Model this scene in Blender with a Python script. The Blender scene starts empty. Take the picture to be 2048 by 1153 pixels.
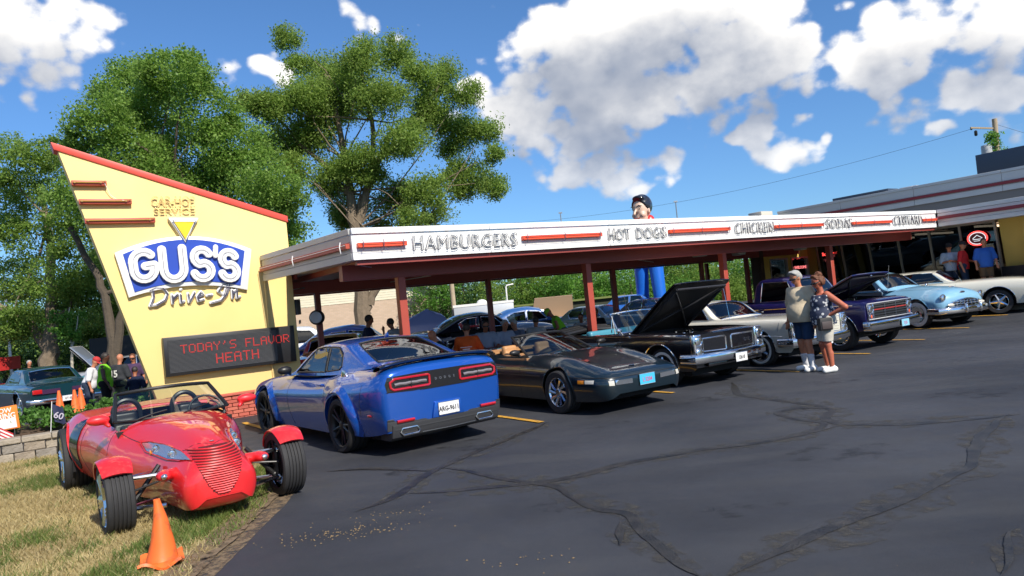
import bpy, bmesh, math, random
import numpy as np
from mathutils import Vector, Matrix
from mathutils.bvhtree import BVHTree
from math import sin, cos, pi, radians, sqrt, atan2, hypot

S = bpy.context.scene
COL = S.collection
R = np.random.default_rng(11)

# ------------------------------------------------------------------ camera, world, sun, exposure
CAM_H = 1.72
roll, pitch = radians(5.6), math.atan(33/1450)
f_ = Vector((0, cos(pitch), sin(pitch))); u_ = Vector((0, -sin(pitch), cos(pitch))); r_ = Vector((1, 0, 0))
rr_ = cos(roll)*r_ - sin(roll)*u_; uu_ = sin(roll)*r_ + cos(roll)*u_
cam_d = bpy.data.cameras.new('camera'); cam = bpy.data.objects.new('camera', cam_d); COL.objects.link(cam)
cam.matrix_world = Matrix(((rr_.x, uu_.x, -f_.x, 0), (rr_.y, uu_.y, -f_.y, 0), (rr_.z, uu_.z, -f_.z, CAM_H), (0, 0, 0, 1)))
cam_d.sensor_width = 36; cam_d.lens = 36*1450/2048; cam_d.clip_end = 4000; cam_d.clip_start = .1
S.camera = cam
S.view_settings.view_transform = 'Standard'; S.view_settings.look = 'None'
S.view_settings.exposure = 0.38; S.view_settings.gamma = 1; S.view_settings.use_curve_mapping = False
try:
    S.cycles.max_bounces = 8; S.cycles.transparent_max_bounces = 16; S.cycles.transmission_bounces = 6
    S.cycles.sample_clamp_indirect = 6; S.cycles.caustics_reflective = False; S.cycles.caustics_refractive = False
    S.cycles.use_denoising = True
except Exception: pass

SUN_H = Vector((.60, -.80, 0)).normalized(); SUN_EL = radians(40)
sun_dir = Vector((SUN_H.x*cos(SUN_EL), SUN_H.y*cos(SUN_EL), sin(SUN_EL)))
sd = bpy.data.lights.new('sun', 'SUN'); sun = bpy.data.objects.new('sun', sd); COL.objects.link(sun)
sd.energy = 4.7; sd.angle = radians(.53); sd.color = (1, .93, .82)
sun.rotation_euler = (-sun_dir).to_track_quat('-Z', 'Y').to_euler(); sun.location = (20, -20, 30)

W = bpy.data.worlds.new('World'); S.world = W; W.use_nodes = True
# ------------------------------------------------------------------ sky with cumulus clouds
wt = W.node_tree; wt.nodes.clear()
class NT:
    def __init__(s, t): s.t = t
    def n(s, typ, **k):
        nd = s.t.nodes.new(typ)
        for a, b in k.items(): setattr(nd, a, b)
        return nd
    def l(s, a, b): s.t.links.new(a, b)
    def m(s, op, a, b=None, c=None, clamp=False):
        nd = s.t.nodes.new('ShaderNodeMath'); nd.operation = op; nd.use_clamp = clamp
        for i, v in enumerate((a, b, c)):
            if v is None: continue
            if isinstance(v, (int, float)): nd.inputs[i].default_value = v
            else: s.t.links.new(v, nd.inputs[i])
        return nd.outputs[0]
    def mix(s, f, a, b):
        nd = s.t.nodes.new('ShaderNodeMix'); nd.data_type = 'RGBA'
        for sock, v in ((nd.inputs[0], f), (nd.inputs[6], a), (nd.inputs[7], b)):
            if isinstance(v, (int, float)): sock.default_value = v
            elif isinstance(v, tuple): sock.default_value = (*v, 1) if len(v) == 3 else v
            else: s.t.links.new(v, sock)
        return nd.outputs[2]
# cloud puffs: azimuth from +Y (rad), elevation (rad), half width, half height, weight
CLOUDS = [(-0.566, 0.334, 0.08, 0.091, 1), (-0.583, 0.374, 0.123, 0.05, 1), (-0.491, 0.378, 0.052, 0.029, 0.7), (-0.539, 0.363, 0.088, 0.05, 1), (-0.352, 0.329, 0.029, 0.026, 0.9), (-0.299, 0.333, 0.035, 0.023, 0.9), (-0.284, 0.324, 0.031, 0.025, 0.8), (-0.173, 0.385, 0.043, 0.037, 0.8), (-0.191, 0.403, 0.024, 0.025, 0.7), (-0.12, 0.365, 0.032, 0.023, 0.6), (-0.088, 0.379, 0.021, 0.01, 0.5), (-0.13, 0.399, 0.024, 0.017, 0.3), (0.118, 0.323, 0.119, 0.087, 1.3), (0.222, 0.339, 0.157, 0.074, 1.3), (0.295, 0.284, 0.178, 0.091, 1.2), (0.18, 0.257, 0.181, 0.066, 1.2), (0.048, 0.254, 0.079, 0.058, 1.0), (0.37, 0.276, 0.1, 0.074, 1.0), (0.414, 0.236, 0.053, 0.041, 0.7), (0.122, 0.165, 0.095, 0.043, 1.1), (0.092, 0.203, 0.103, 0.041, 0.8), (0.224, 0.173, 0.043, 0.037, 0.8), (0.167, 0.137, 0.039, 0.025, 0.6), (-0.018, 0.286, 0.048, 0.033, 0.9), (0.008, 0.267, 0.048, 0.041, 0.9), (0.032, 0.236, 0.04, 0.05, 0.6), (0.342, 0.19, 0.035, 0.033, 1), (0.375, 0.156, 0.057, 0.029, 1), (0.323, 0.187, 0.031, 0.017, 0.8), (0.409, 0.194, 0.034, 0.025, 0.8), (0.427, 0.172, 0.015, 0.021, 0.7), (0.318, 0.143, 0.019, 0.012, 0.3), (0.277, 0.178, 0.014, 0.022, 0.5), (0.49, 0.255, 0.082, 0.05, 1.1), (0.56, 0.266, 0.124, 0.066, 1.2), (0.509, 0.28, 0.044, 0.05, 1), (0.531, 0.234, 0.059, 0.041, 0.9), (0.617, 0.25, 0.072, 0.066, 1.1), (0.49, 0.208, 0.022, 0.029, 0.8), (0.509, 0.181, 0.056, 0.033, 1), (0.544, 0.159, 0.037, 0.015, 0.7), (0.582, 0.193, 0.051, 0.037, 0.9), (0.615, 0.18, 0.043, 0.058, 1), (0.625, 0.139, 0.021, 0.033, 0.7), (0.411, 0.326, 0.061, 0.033, 0.7), (-0.13, 0.275, 0.047, 0.033, 0.0), (-0.062, 0.264, 0.048, 0.025, 0.6)]
def cloud_group():
    g = bpy.data.node_groups.new('cloud_field', 'ShaderNodeTree')
    g.interface.new_socket('az', in_out='INPUT', socket_type='NodeSocketFloat')
    g.interface.new_socket('el', in_out='INPUT', socket_type='NodeSocketFloat')
    g.interface.new_socket('field', in_out='OUTPUT', socket_type='NodeSocketFloat'); g.interface.new_socket('mass', in_out='OUTPUT', socket_type='NodeSocketFloat')
    t = NT(g); gi = t.n('NodeGroupInput'); go = t.n('NodeGroupOutput')
    az, el = gi.outputs[0], gi.outputs[1]
    cmb = t.n('ShaderNodeCombineXYZ'); t.l(az, cmb.inputs[0]); t.l(t.m('MULTIPLY', el, 1.25), cmb.inputs[1])
    nz = t.n('ShaderNodeTexNoise'); nz.inputs['Scale'].default_value = 9.5; nz.inputs['Detail'].default_value = 6; nz.inputs['Roughness'].default_value = .55
    t.l(cmb.outputs[0], nz.inputs['Vector'])
    vz = t.n('ShaderNodeTexVoronoi'); vz.feature = 'SMOOTH_F1'; vz.inputs['Scale'].default_value = 30; vz.inputs['Detail'].default_value = 1
    vz.inputs['Smoothness'].default_value = .5
    t.l(cmb.outputs[0], vz.inputs['Vector'])
    acc = None
    pv = t.n('ShaderNodeCombineXYZ'); t.l(az, pv.inputs[0]); t.l(el, pv.inputs[1])
    for (a0, e0, w, h, k) in CLOUDS:
        ma = t.n('ShaderNodeVectorMath', operation='MULTIPLY_ADD'); t.l(pv.outputs[0], ma.inputs[0]); ma.inputs[1].default_value = (1/w, 1/h, 0); ma.inputs[2].default_value = (-a0/w, -e0/h, 0)
        dt = t.n('ShaderNodeVectorMath', operation='DOT_PRODUCT'); t.l(ma.outputs[0], dt.inputs[0]); t.l(ma.outputs[0], dt.inputs[1])
        d = t.m('SUBTRACT', k*.9-.02-(.16 if a0 > .36 else .22 if a0 < -.45 else .06), dt.outputs['Value'])
        acc = d if acc is None else t.m('SMOOTH_MAX', acc, d, .4)
    # scattered cumulus out of the picture, all round
    n2 = t.n('ShaderNodeTexNoise'); n2.inputs['Scale'].default_value = 3.2; n2.inputs['Detail'].default_value = 3
    t.l(cmb.outputs[0], n2.inputs['Vector'])
    far = t.m('SUBTRACT', t.m('ABSOLUTE', az), .82)
    hi = t.m('SUBTRACT', el, .55)
    out = t.m('MINIMUM', t.m('MULTIPLY', t.m('MAXIMUM', far, hi), 6), 1)
    sc = t.m('MULTIPLY', t.m('SUBTRACT', n2.outputs[0], .53), 9)
    gl = t.m('SUBTRACT', t.m('ADD', sc, t.m('MULTIPLY', out, 2)), 2)
    acc = t.m('MAXIMUM', t.m('MAXIMUM', acc, -2.5), gl)
    f = t.m('ADD', t.m('MINIMUM', t.m('MULTIPLY', acc, 1.6), 1.7), t.m('MULTIPLY', t.m('SUBTRACT', nz.outputs[0], .5), 4.2))
    f = t.m('ADD', f, t.m('MULTIPLY', t.m('SUBTRACT', .40, vz.outputs['Distance']), 1.3))
    t.l(f, go.inputs[0]); t.l(t.m('ADD', acc, t.m('MULTIPLY', t.m('SUBTRACT', nz.outputs[0], .5), 1.6)), go.inputs[1]); return g
t = NT(wt)
tc = t.n('ShaderNodeTexCoord'); sep = t.n('ShaderNodeSeparateXYZ'); t.l(tc.outputs['Generated'], sep.inputs[0])
az = t.m('ARCTAN2', sep.outputs[0], sep.outputs[1]); el = t.m('ARCSINE', sep.outputs[2])
cg = cloud_group()
def fld(da, de):
    g = t.n('ShaderNodeGroup'); g.node_tree = cg
    t.l(t.m('ADD', az, da) if da else az, g.inputs[0]); t.l(t.m('ADD', el, de) if de else el, g.inputs[1]); return g.outputs
(F0, B0), (F1, B1) = fld(0, 0), fld(.012, .055)
alpha = t.n('ShaderNodeMapRange'); alpha.interpolation_type = 'SMOOTHERSTEP'
t.l(F0, alpha.inputs[0]); alpha.inputs[1].default_value = -.30; alpha.inputs[2].default_value = .55
lit = t.m('ADD', .97, t.m('MULTIPLY', t.m('SUBTRACT', F0, F1), .11))
deep = t.m('MULTIPLY', t.m('MINIMUM', t.m('MAXIMUM', t.m('ADD', B1, .25), 0), 1.2), .68)
lit = t.m('SUBTRACT', lit, deep, clamp=True)
ccol = t.mix(lit, (2.7, 3.1, 3.95), (9.0, 8.8, 8.5))
sky = t.n('ShaderNodeTexSky'); sky.sky_type = 'NISHITA'; sky.sun_disc = False
sky.sun_elevation = SUN_EL; sky.sun_rotation = atan2(SUN_H.x, SUN_H.y)
sky.altitude = 1500; sky.air_density = 1.0; sky.dust_density = 0.0; sky.ozone_density = 2.5
hs = t.n('ShaderNodeHueSaturation'); hs.inputs['Saturation'].default_value = 1.12; hs.inputs['Value'].default_value = 1.0; t.l(sky.outputs[0], hs.inputs['Color'])
horiz = t.m('SUBTRACT', 1, t.m('MULTIPLY', el, 4), clamp=True)
al = t.m('MULTIPLY', alpha.outputs[0], t.m('SUBTRACT', 1, t.m('MULTIPLY', horiz, .35)))
up = t.m('GREATER_THAN', el, 0)
hz_ = t.m('POWER', t.m('SUBTRACT', 1, t.m('MULTIPLY', t.m('MAXIMUM', el, 0), 1.9), clamp=True), 2.2)
tint = t.mix(hz_, (.97, 1.14, 1.28), (.43, .64, .84)); skc = t.n('ShaderNodeVectorMath', operation='MULTIPLY'); t.l(hs.outputs[0], skc.inputs[0]); t.l(tint, skc.inputs[1])
fin = t.mix(t.m('MULTIPLY', al, up), skc.outputs[0], ccol)
bg = t.n('ShaderNodeBackground'); bg.inputs[1].default_value = .10; t.l(fin, bg.inputs[0])
wo = t.n('ShaderNodeOutputWorld'); t.l(bg.outputs[0], wo.inputs[0])
W.cycles.sampling_method = 'MANUAL'; W.cycles.sample_map_resolution = 512
# ------------------------------------------------------------------ the lot's own frame: t runs along the canopy, n away from the street
ANG = radians(33.9); AX = Vector((cos(ANG), sin(ANG), 0)); NX = Vector((-sin(ANG), cos(ANG), 0)); PC = Vector((-2.848, 11.743, 0))
def FW(t, n, z=0): return PC + AX*t + NX*n + Vector((0, 0, z))
def sst(x): x = min(1, max(0, x)); return x*x*(3-2*x)
def gz(x, y):
    d = Vector((x, y, 0)) - PC; t = d.dot(AX)
    z = 0.0
    if t > 14: z += min(.0062*(t-14)**2, .5)
    z -= .16*sst((-x-6.5)/3)*sst((y-12.5)/3)
    return z
def gzt(t, n): p = FW(t, n); return gz(p.x, p.y)

# ------------------------------------------------------------------ materials
MATS = {}
def lin(h):
    if isinstance(h, str):
        v = [int(h[i:i+2], 16)/255 for i in (0, 2, 4)]
        return tuple((c/12.92 if c <= .04045 else ((c+.055)/1.055)**2.4) for c in v)
    return h
def mat(name, col, rough=.5, metal=0, coat=0, noise=0, nscale=8, bump=0, bscale=40, spec=.5, emit=None, es=0, col2=None, c2scale=3, c2lo=.4, c2hi=.65, coatr=.03):
    if name in MATS: return MATS[name]
    m = bpy.data.materials.new(name); m.use_nodes = True; t = NT(m.node_tree)
    b = m.node_tree.nodes['Principled BSDF']; col = lin(col)
    b.inputs['Base Color'].default_value = (*col, 1); b.inputs['Roughness'].default_value = rough; b.inputs['Metallic'].default_value = metal
    b.inputs['Coat Weight'].default_value = coat; b.inputs['Coat Roughness'].default_value = coatr; b.inputs['Specular IOR Level'].default_value = spec
    if emit: b.inputs['Emission Color'].default_value = (*lin(emit), 1); b.inputs['Emission Strength'].default_value = es
    if noise or bump or col2:
        tc = t.n('ShaderNodeTexCoord')
    if noise or col2:
        cur = None
        if col2:
            n2 = t.n('ShaderNodeTexNoise'); n2.inputs['Scale'].default_value = c2scale; n2.inputs['Detail'].default_value = 6; t.l(tc.outputs['Object'], n2.inputs['Vector'])
            mr = t.n('ShaderNodeMapRange'); mr.inputs[1].default_value = c2lo; mr.inputs[2].default_value = c2hi; t.l(n2.outputs[0], mr.inputs[0])
            cur = t.mix(mr.outputs[0], col, lin(col2))
        nz = t.n('ShaderNodeTexNoise'); nz.inputs['Scale'].default_value = nscale; nz.inputs['Detail'].default_value = 8; t.l(tc.outputs['Object'], nz.inputs['Vector'])
        hs = t.n('ShaderNodeHueSaturation')
        t.l(t.m('ADD', 1-noise, t.m('MULTIPLY', nz.outputs[0], 2*noise)), hs.inputs['Value'])
        if cur is not None: t.l(cur, hs.inputs['Color'])
        else: hs.inputs['Color'].default_value = (*col, 1)
        t.l(hs.outputs[0], b.inputs['Base Color'])
    if bump:
        nb = t.n('ShaderNodeTexNoise'); nb.inputs['Scale'].default_value = bscale; nb.inputs['Detail'].default_value = 6; t.l(tc.outputs['Object'], nb.inputs['Vector'])
        bp = t.n('ShaderNodeBump'); bp.inputs['Strength'].default_value = bump; bp.inputs['Distance'].default_value = .02
        t.l(nb.outputs[0], bp.inputs['Height']); t.l(bp.outputs[0], b.inputs['Normal'])
    MATS[name] = m; return m
def paint(name, col, metal=.0, rough=.35, flake=0):
    m = mat(name, col, rough=rough, metal=metal, coat=1.0, coatr=.02); return m
def glass(name, tint, alpha, ior=1.55):
    # tinted pane: lets through `alpha` of the light in the tint, mirrors by angle
    if name in MATS: return MATS[name]
    m = bpy.data.materials.new(name); m.use_nodes = True; t = NT(m.node_tree); m.node_tree.nodes.clear()
    tr = t.n('ShaderNodeBsdfTransparent'); tr.inputs[0].default_value = (*[alpha*c for c in tint], 1)
    gl = t.n('ShaderNodeBsdfGlossy'); gl.inputs['Roughness'].default_value = .015; gl.inputs[0].default_value = (1, 1, 1, 1)
    fr = t.n('ShaderNodeFresnel'); fr.inputs[0].default_value = ior
    f = t.m('ADD', .03, t.m('MULTIPLY', fr.outputs[0], 1.0), clamp=True)
    mx = t.n('ShaderNodeMixShader'); t.l(f, mx.inputs[0]); t.l(tr.outputs[0], mx.inputs[1]); t.l(gl.outputs[0], mx.inputs[2])
    o = t.n('ShaderNodeOutputMaterial'); t.l(mx.outputs[0], o.inputs[0]); MATS[name] = m; return m

CHROME = mat('chrome', (.82, .83, .85), rough=.07, metal=1)
ALLOY = mat('polished_alloy', (.62, .63, .65), rough=.18, metal=1)
ALUM = mat('dull_aluminium', (.45, .45, .46), rough=.38, metal=.9)
BLACKM = mat('satin_black', (.012, .012, .013), rough=.4)
RUBBER = mat('tyre_rubber', (.022, .022, .024), rough=.75, noise=.25, nscale=30)
DARK = mat('dark_interior', (.012, .012, .014), rough=.8)
UNDER = mat('underbody_black', (.008, .008, .009), rough=.9)
WHITEW = mat('whitewall', (.72, .71, .66), rough=.6)
RED_LENS = mat('red_lens', (.45, .012, .015), rough=.12, coat=1)
AMBER = mat('amber_lens', (.85, .28, .02), rough=.15, coat=1)
LAMP = mat('headlamp_glass', (.70, .73, .76), rough=.10, metal=.95, coat=1)
GL_TINT = glass('tinted_car_glass', (.55, .75, .85), .42)
GL_CLEAR = glass('clear_car_glass', (.85, .95, .95), .75)
GL_DARK = glass('dark_glass', (.6, .7, .8), .25)
SKIN = mat('skin', 'b9795a', rough=.55, noise=.08, nscale=6)
SKIN2 = mat('tanned_skin', '9a5f43', rough=.55, noise=.08, nscale=6)
SKIN3 = mat('brown_skin', '55352a', rough=.5, noise=.08, nscale=6)

# ------------------------------------------------------------------ geometry helpers
class G:
    def __init__(s): s.v = []; s.f = []
    def add(s, v, f):
        o = len(s.v); s.v += [tuple(p) for p in v]; s.f += [tuple(i+o for i in q) for q in f]; return s
    def box(s, c, d, M=None):
        c = Vector(c); hx, hy, hz = d[0]/2, d[1]/2, d[2]/2
        P = [Vector((x, y, z)) for z in (-hz, hz) for x, y in ((-hx, -hy), (hx, -hy), (hx, hy), (-hx, hy))]
        if M is not None: P = [M @ p for p in P]
        return s.add([p+c for p in P], [(3, 2, 1, 0), (4, 5, 6, 7), (0, 1, 5, 4), (1, 2, 6, 5), (2, 3, 7, 6), (3, 0, 4, 7)])
    def bx(s, x0, x1, y0, y1, z0, z1): return s.box(((x0+x1)/2, (y0+y1)/2, (z0+z1)/2), (abs(x1-x0), abs(y1-y0), abs(z1-z0)))
    def tube(s, pts, r, seg=8, closed=False, caps=True):
        pts = [Vector(p) for p in pts]; n = len(pts)
        if n < 2: return s
        rs = r if hasattr(r, '__len__') else [r]*n
        V = []; up = None
        for i, p in enumerate(pts):
            a = pts[(i-1) % n] if (closed or i > 0) else p; b = pts[(i+1) % n] if (closed or i < n-1) else p
            d = (b-a)
            if d.length < 1e-9: d = Vector((0, 0, 1))
            d.normalize()
            if up is None:
                up = Vector((0, 0, 1)) if abs(d.z) < .9 else Vector((1, 0, 0))
            x = d.cross(up)
            if x.length < 1e-4: x = d.cross(Vector((0, 1, 0)))
            x.normalize(); up = x.cross(d).normalized()
            for k in range(seg):
                t = 2*pi*k/seg; V.append(p + x*(cos(t)*rs[i]) + up*(sin(t)*rs[i]))
        F = []
        for i in range(n if closed else n-1):
            j = (i+1) % n
            for k in range(seg):
                l = (k+1) % seg; F.append((i*seg+k, i*seg+l, j*seg+l, j*seg+k))
        if caps and not closed:
            F.append(tuple(reversed(range(seg)))); F.append(tuple((n-1)*seg+k for k in range(seg)))
        return s.add(V, F)
    def lathe(s, prof, c=(0, 0, 0), axis='z', seg=24, caps=True):
        c = Vector(c); V = []; n = len(prof)
        for r, h in prof:
            for k in range(seg):
                t = 2*pi*k/seg; x, y = r*cos(t), r*sin(t)
                V.append(c + (Vector((x, y, h)) if axis == 'z' else Vector((h, x, y)) if axis == 'x' else Vector((x, h, -y))))
        F = [(i*seg+k, i*seg+(k+1) % seg, (i+1)*seg+(k+1) % seg, (i+1)*seg+k) for i in range(n-1) for k in range(seg)]
        if caps and prof[0][0] > 1e-5: F.append(tuple(reversed(range(seg))))
        if caps and prof[-1][0] > 1e-5: F.append(tuple((n-1)*seg+k for k in range(seg)))
        return s.add(V, F)
    def prism(s, poly, h0, h1, fn=None):
        # poly of (a, b); extruded along the third coordinate; fn maps (a, b, h) to a point
        fn = fn or (lambda a, b, h: (a, b, h)); n = len(poly)
        V = [fn(a, b, h0) for a, b in poly] + [fn(a, b, h1) for a, b in poly]
        F = [tuple(reversed(range(n))), tuple(range(n, 2*n))] + [(i, (i+1) % n, n+(i+1) % n, n+i) for i in range(n)]
        return s.add(V, F)
    def ball(s, c, r, seg=12, rings=8, M=None):
        rx, ry, rz = r if hasattr(r, '__len__') else (r, r, r); V = []; F = []; c = Vector(c)
        for i in range(rings+1):
            p = pi*i/rings
            for k in range(seg):
                q = 2*pi*k/seg; v = Vector((rx*sin(p)*cos(q), ry*sin(p)*sin(q), -rz*cos(p)))
                if M is not None: v = M @ v
                V.append(c+v)
        for i in range(rings):
            for k in range(seg): F.append((i*seg+k, i*seg+(k+1) % seg, (i+1)*seg+(k+1) % seg, (i+1)*seg+k))
        return s.add(V, F)
    def grid(s, fn, nu, nv, closed_u=False):
        V = [fn(u/(nu if closed_u else nu-1), v/(nv-1)) for v in range(nv) for u in range(nu)]
        F = [(v*nu+u, v*nu+(u+1) % nu, (v+1)*nu+(u+1) % nu, (v+1)*nu+u) for v in range(nv-1) for u in range(nu if closed_u else nu-1)]
        return s.add(V, F)
def mk_mesh(name, v, f, bevel=0, smooth=True, sharp=38, merge=False, solid=0, fixn=True, bseg=2):
    me = bpy.data.meshes.new(name)
    me.from_pydata([tuple(map(float, p)) for p in v], [], [tuple(map(int, q)) for q in f])
    if bevel or merge or solid or fixn:
        bm = bmesh.new(); bm.from_mesh(me)
        if merge: bmesh.ops.remove_doubles(bm, verts=bm.verts, dist=merge if merge is not True else 1e-5)
        if fixn: bmesh.ops.recalc_face_normals(bm, faces=bm.faces)
        if bevel: bmesh.ops.bevel(bm, geom=[e for e in bm.edges if not e.is_manifold or e.calc_face_angle(0) > .6], offset=bevel, segments=bseg, profile=.5, affect='EDGES', clamp_overlap=True)
        if solid: bmesh.ops.solidify(bm, geom=bm.faces, thickness=solid)
        bm.to_mesh(me); bm.free()
    if smooth:
        me.polygons.foreach_set('use_smooth', [True]*len(me.polygons)); me.set_sharp_from_angle(angle=radians(sharp))
    me.update(); return me
def link(name, me, m, parent=None, kind=None, label=None, loc=None, rot=None):
    o = bpy.data.objects.new(name, me); COL.objects.link(o)
    if m is not None:
        me.materials.clear(); me.materials.append(m)
    if parent is not None: o.parent = parent
    if kind: o['kind'] = kind
    if label: o['label'] = label
    if loc is not None: o.location = loc
    if rot is not None: o.rotation_euler = rot
    return o
def part(name, g, m, parent=None, kind=None, label=None, **k):
    return link(name, mk_mesh(name, g.v, g.f, **k), m, parent, kind, label)
def thing(name, label, cat, loc=(0, 0, 0), rotz=0, group=None):
    o = bpy.data.objects.new(name, None); COL.objects.link(o); o.location = loc; o.rotation_euler = (0, 0, rotz)
    o['label'] = label; o['category'] = cat; o.empty_display_size = .2
    if group: o['group'] = group
    return o
def tag(o, label, cat, group=None, kind=None):
    o['label'] = label; o['category'] = cat
    if group: o['group'] = group
    if kind: o['kind'] = kind
    return o
def copy_tree(o, parent=None):
    c = o.copy(); COL.objects.link(c); c.parent = parent
    for ch in list(o.children): copy_tree(ch, c)
    return c
def text_mesh(s, size, depth=.01, outline=0, shear=0, bold=0, align='CENTER', spacing=1.0, res=3, line=1.0):
    cu = bpy.data.curves.new('lettering', 'FONT'); cu.body = s; cu.size = size; cu.align_x = align; cu.align_y = 'CENTER'; cu.space_character = spacing
    cu.resolution_u = res; cu.shear = shear; cu.space_line = line
    if outline: cu.fill_mode = 'NONE'; cu.bevel_depth = outline; cu.bevel_resolution = 1
    else: cu.extrude = depth; cu.offset = bold
    o = bpy.data.objects.new('lettering', cu); COL.objects.link(o)
    me = bpy.data.meshes.new_from_object(o.evaluated_get(bpy.context.evaluated_depsgraph_get()))
    bpy.data.objects.remove(o); bpy.data.curves.remove(cu); return me
def lettering(name, s, size, m, parent, loc, M, label=None, sx=1.0, **k):
    me = text_mesh(s, size, **k); T = Matrix.Translation(Vector(loc)) @ M.to_4x4() @ Matrix.Diagonal((sx, 1, 1, 1)); me.transform(T)
    return link(name, me, m, parent, label=label)
FRONT = Matrix(((1, 0, 0), (0, 0, -1), (0, 1, 0)))      # text lying in x-z, read from -y
# ------------------------------------------------------------------ signed-distance bodies (people, seats, statue)
def _seg(P, a, b, ra, rb, sc=(1, 1, 1)):
    a = np.array(a, float); b = np.array(b, float); d = b-a; L = (d*d).sum()+1e-12
    h = np.clip(((P-a)@d)/L, 0, 1); q = (P-a-h[..., None]*d)/np.array(sc)
    return np.sqrt((q*q).sum(-1)) - (ra+(rb-ra)*h)
def sdf_mesh(prims, cell=.02, k=.03, clips=(), rough=None):
    """prims: ('c', a, b, ra, rb[, k]) capsule, ('e', centre, radii[, k]) ellipsoid, ('b', c, half, r) box; clips: functions P->distance, intersected"""
    lo = np.array([1e9]*3); hi = -lo; bb = []
    for p in prims:
        if p[0] == 'c': r = max(p[3], p[4]); l = np.minimum(p[1], p[2])-r; h = np.maximum(p[1], p[2])+r
        else: r = np.array(p[2]) + (p[3] if p[0] == 'b' else 0); l = np.array(p[1])-r; h = np.array(p[1])+r
        bb.append((l, h)); lo = np.minimum(lo, l); hi = np.maximum(hi, h)
    lo -= 3*cell; hi += 3*cell; n = np.ceil((hi-lo)/cell).astype(int)+1
    D = np.full(n, .5)
    ax = [lo[i]+np.arange(n[i])*cell for i in range(3)]
    for p, (l, h) in zip(prims, bb):
        kk = k
        if p[0] == 'c' and len(p) > 5: kk = p[5]
        if p[0] == 'e' and len(p) > 3: kk = p[3]
        m = .06+2*cell
        i0 = np.clip(np.floor((l-m-lo)/cell).astype(int), 0, n-1); i1 = np.clip(np.ceil((h+m-lo)/cell).astype(int)+1, 1, n)
        sl = tuple(slice(i0[i], i1[i]) for i in range(3))
        P = np.stack(np.meshgrid(*[ax[i][sl[i]] for i in range(3)], indexing='ij'), -1)
        if p[0] == 'c': d = _seg(P, p[1], p[2], p[3], p[4])
        elif p[0] == 'e':
            r = np.array(p[2]); q = (P-np.array(p[1])); k0 = np.sqrt(((q/r)**2).sum(-1)); k1 = np.sqrt(((q/r**2)**2).sum(-1))+1e-9; d = k0*(k0-1)/k1
        else:
            q = np.abs(P-np.array(p[1]))-np.array(p[2]); d = np.sqrt((np.maximum(q, 0)**2).sum(-1))+np.minimum(q.max(-1), 0)-p[3]
        A = D[sl]
        if kk > 0:
            hh = np.clip(.5+.5*(A-d)/kk, 0, 1); D[sl] = A*(1-hh)+d*hh - kk*hh*(1-hh)
        else: D[sl] = np.minimum(A, d)
    if rough:
        P = np.stack(np.meshgrid(*ax, indexing='ij'), -1); am, fr = rough
        D = D+am*(np.sin(P[..., 0]*fr+2*np.sin(P[..., 2]*fr*.6))*np.sin(P[..., 1]*fr*1.1+1)*np.cos(P[..., 2]*fr*.9+P[..., 0]*fr*.5))
    if clips:
        P = np.stack(np.meshgrid(*ax, indexing='ij'), -1)
        for cfn in clips: D = np.maximum(D, cfn(P))
    return surface_nets(D, lo, cell)
def surface_nets(D, lo, cell):
    ins = D < 0; n = D.shape
    c = np.zeros(np.array(n)-1, int); offs = [(i, j, k) for i in (0, 1) for j in (0, 1) for k in (0, 1)]
    sub = lambda A, o: A[o[0]:n[0]-1+o[0], o[1]:n[1]-1+o[1], o[2]:n[2]-1+o[2]]
    for o in offs: c += sub(ins, o)
    act = (c > 0) & (c < 8); idx = np.argwhere(act); vid = -np.ones(act.shape, int); vid[act] = np.arange(len(idx))
    acc = np.zeros((len(idx), 3)); cnt = np.zeros(len(idx))
    for a in offs:
        for d in range(3):
            if a[d]: continue
            b = list(a); b[d] = 1; b = tuple(b)
            va = D[tuple((idx+a).T)]; vb = D[tuple((idx+b).T)]; x = (va < 0) != (vb < 0)
            t = np.where(x, va/(va-vb+1e-20), 0); p = np.array(a)[None]*np.ones((len(idx), 1)); p[:, d] = t
            acc[x] += p[x]; cnt[x] += 1
    V = lo + (idx + acc/np.maximum(cnt, 1)[:, None])*cell
    F = []
    for d in range(3):
        s0 = [slice(1, n[i]-1) for i in range(3)]; s0[d] = slice(0, n[d]-1); s1 = list(s0); s1[d] = slice(1, n[d])
        A = ins[tuple(s0)]; B = ins[tuple(s1)]; e = np.argwhere(A != B)
        if not len(e): continue
        base = e + np.array([0 if i == d else 1 for i in range(3)])
        u, w = [(1, 2), (2, 0), (0, 1)][d]; q = []
        for du, dw in ((0, 0), (-1, 0), (-1, -1), (0, -1)):
            b = base.copy(); b[:, u] += du; b[:, w] += dw; q.append(vid[tuple(b.T)])
        q = np.array(q).T; fl = A[tuple(e.T)]; q[~fl] = q[~fl][:, ::-1]; F.append(q)
    F = np.concatenate(F) if F else np.zeros((0, 4), int)
    return V, F
def sdf_part(name, prims, m, parent, cell=.02, k=.03, clips=(), label=None, rough=None):
    V, F = sdf_mesh(prims, cell, k, clips, rough); me = fast_mesh(name, V, F, smooth=True); return link(name, me, m, parent, label=label)
def fast_mesh(name, V, F, smooth=False):
    me = bpy.data.meshes.new(name); V = np.asarray(V, np.float32); F = np.asarray(F, np.int32); nf, k = F.shape
    me.vertices.add(len(V)); me.vertices.foreach_set('co', V.ravel()); me.loops.add(nf*k); me.loops.foreach_set('vertex_index', F.ravel())
    me.polygons.add(nf); me.polygons.foreach_set('loop_start', np.arange(0, nf*k, k, dtype=np.int32))
    if smooth: me.polygons.foreach_set('use_smooth', np.ones(nf, bool))
    me.update(calc_edges=True); return me
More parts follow.
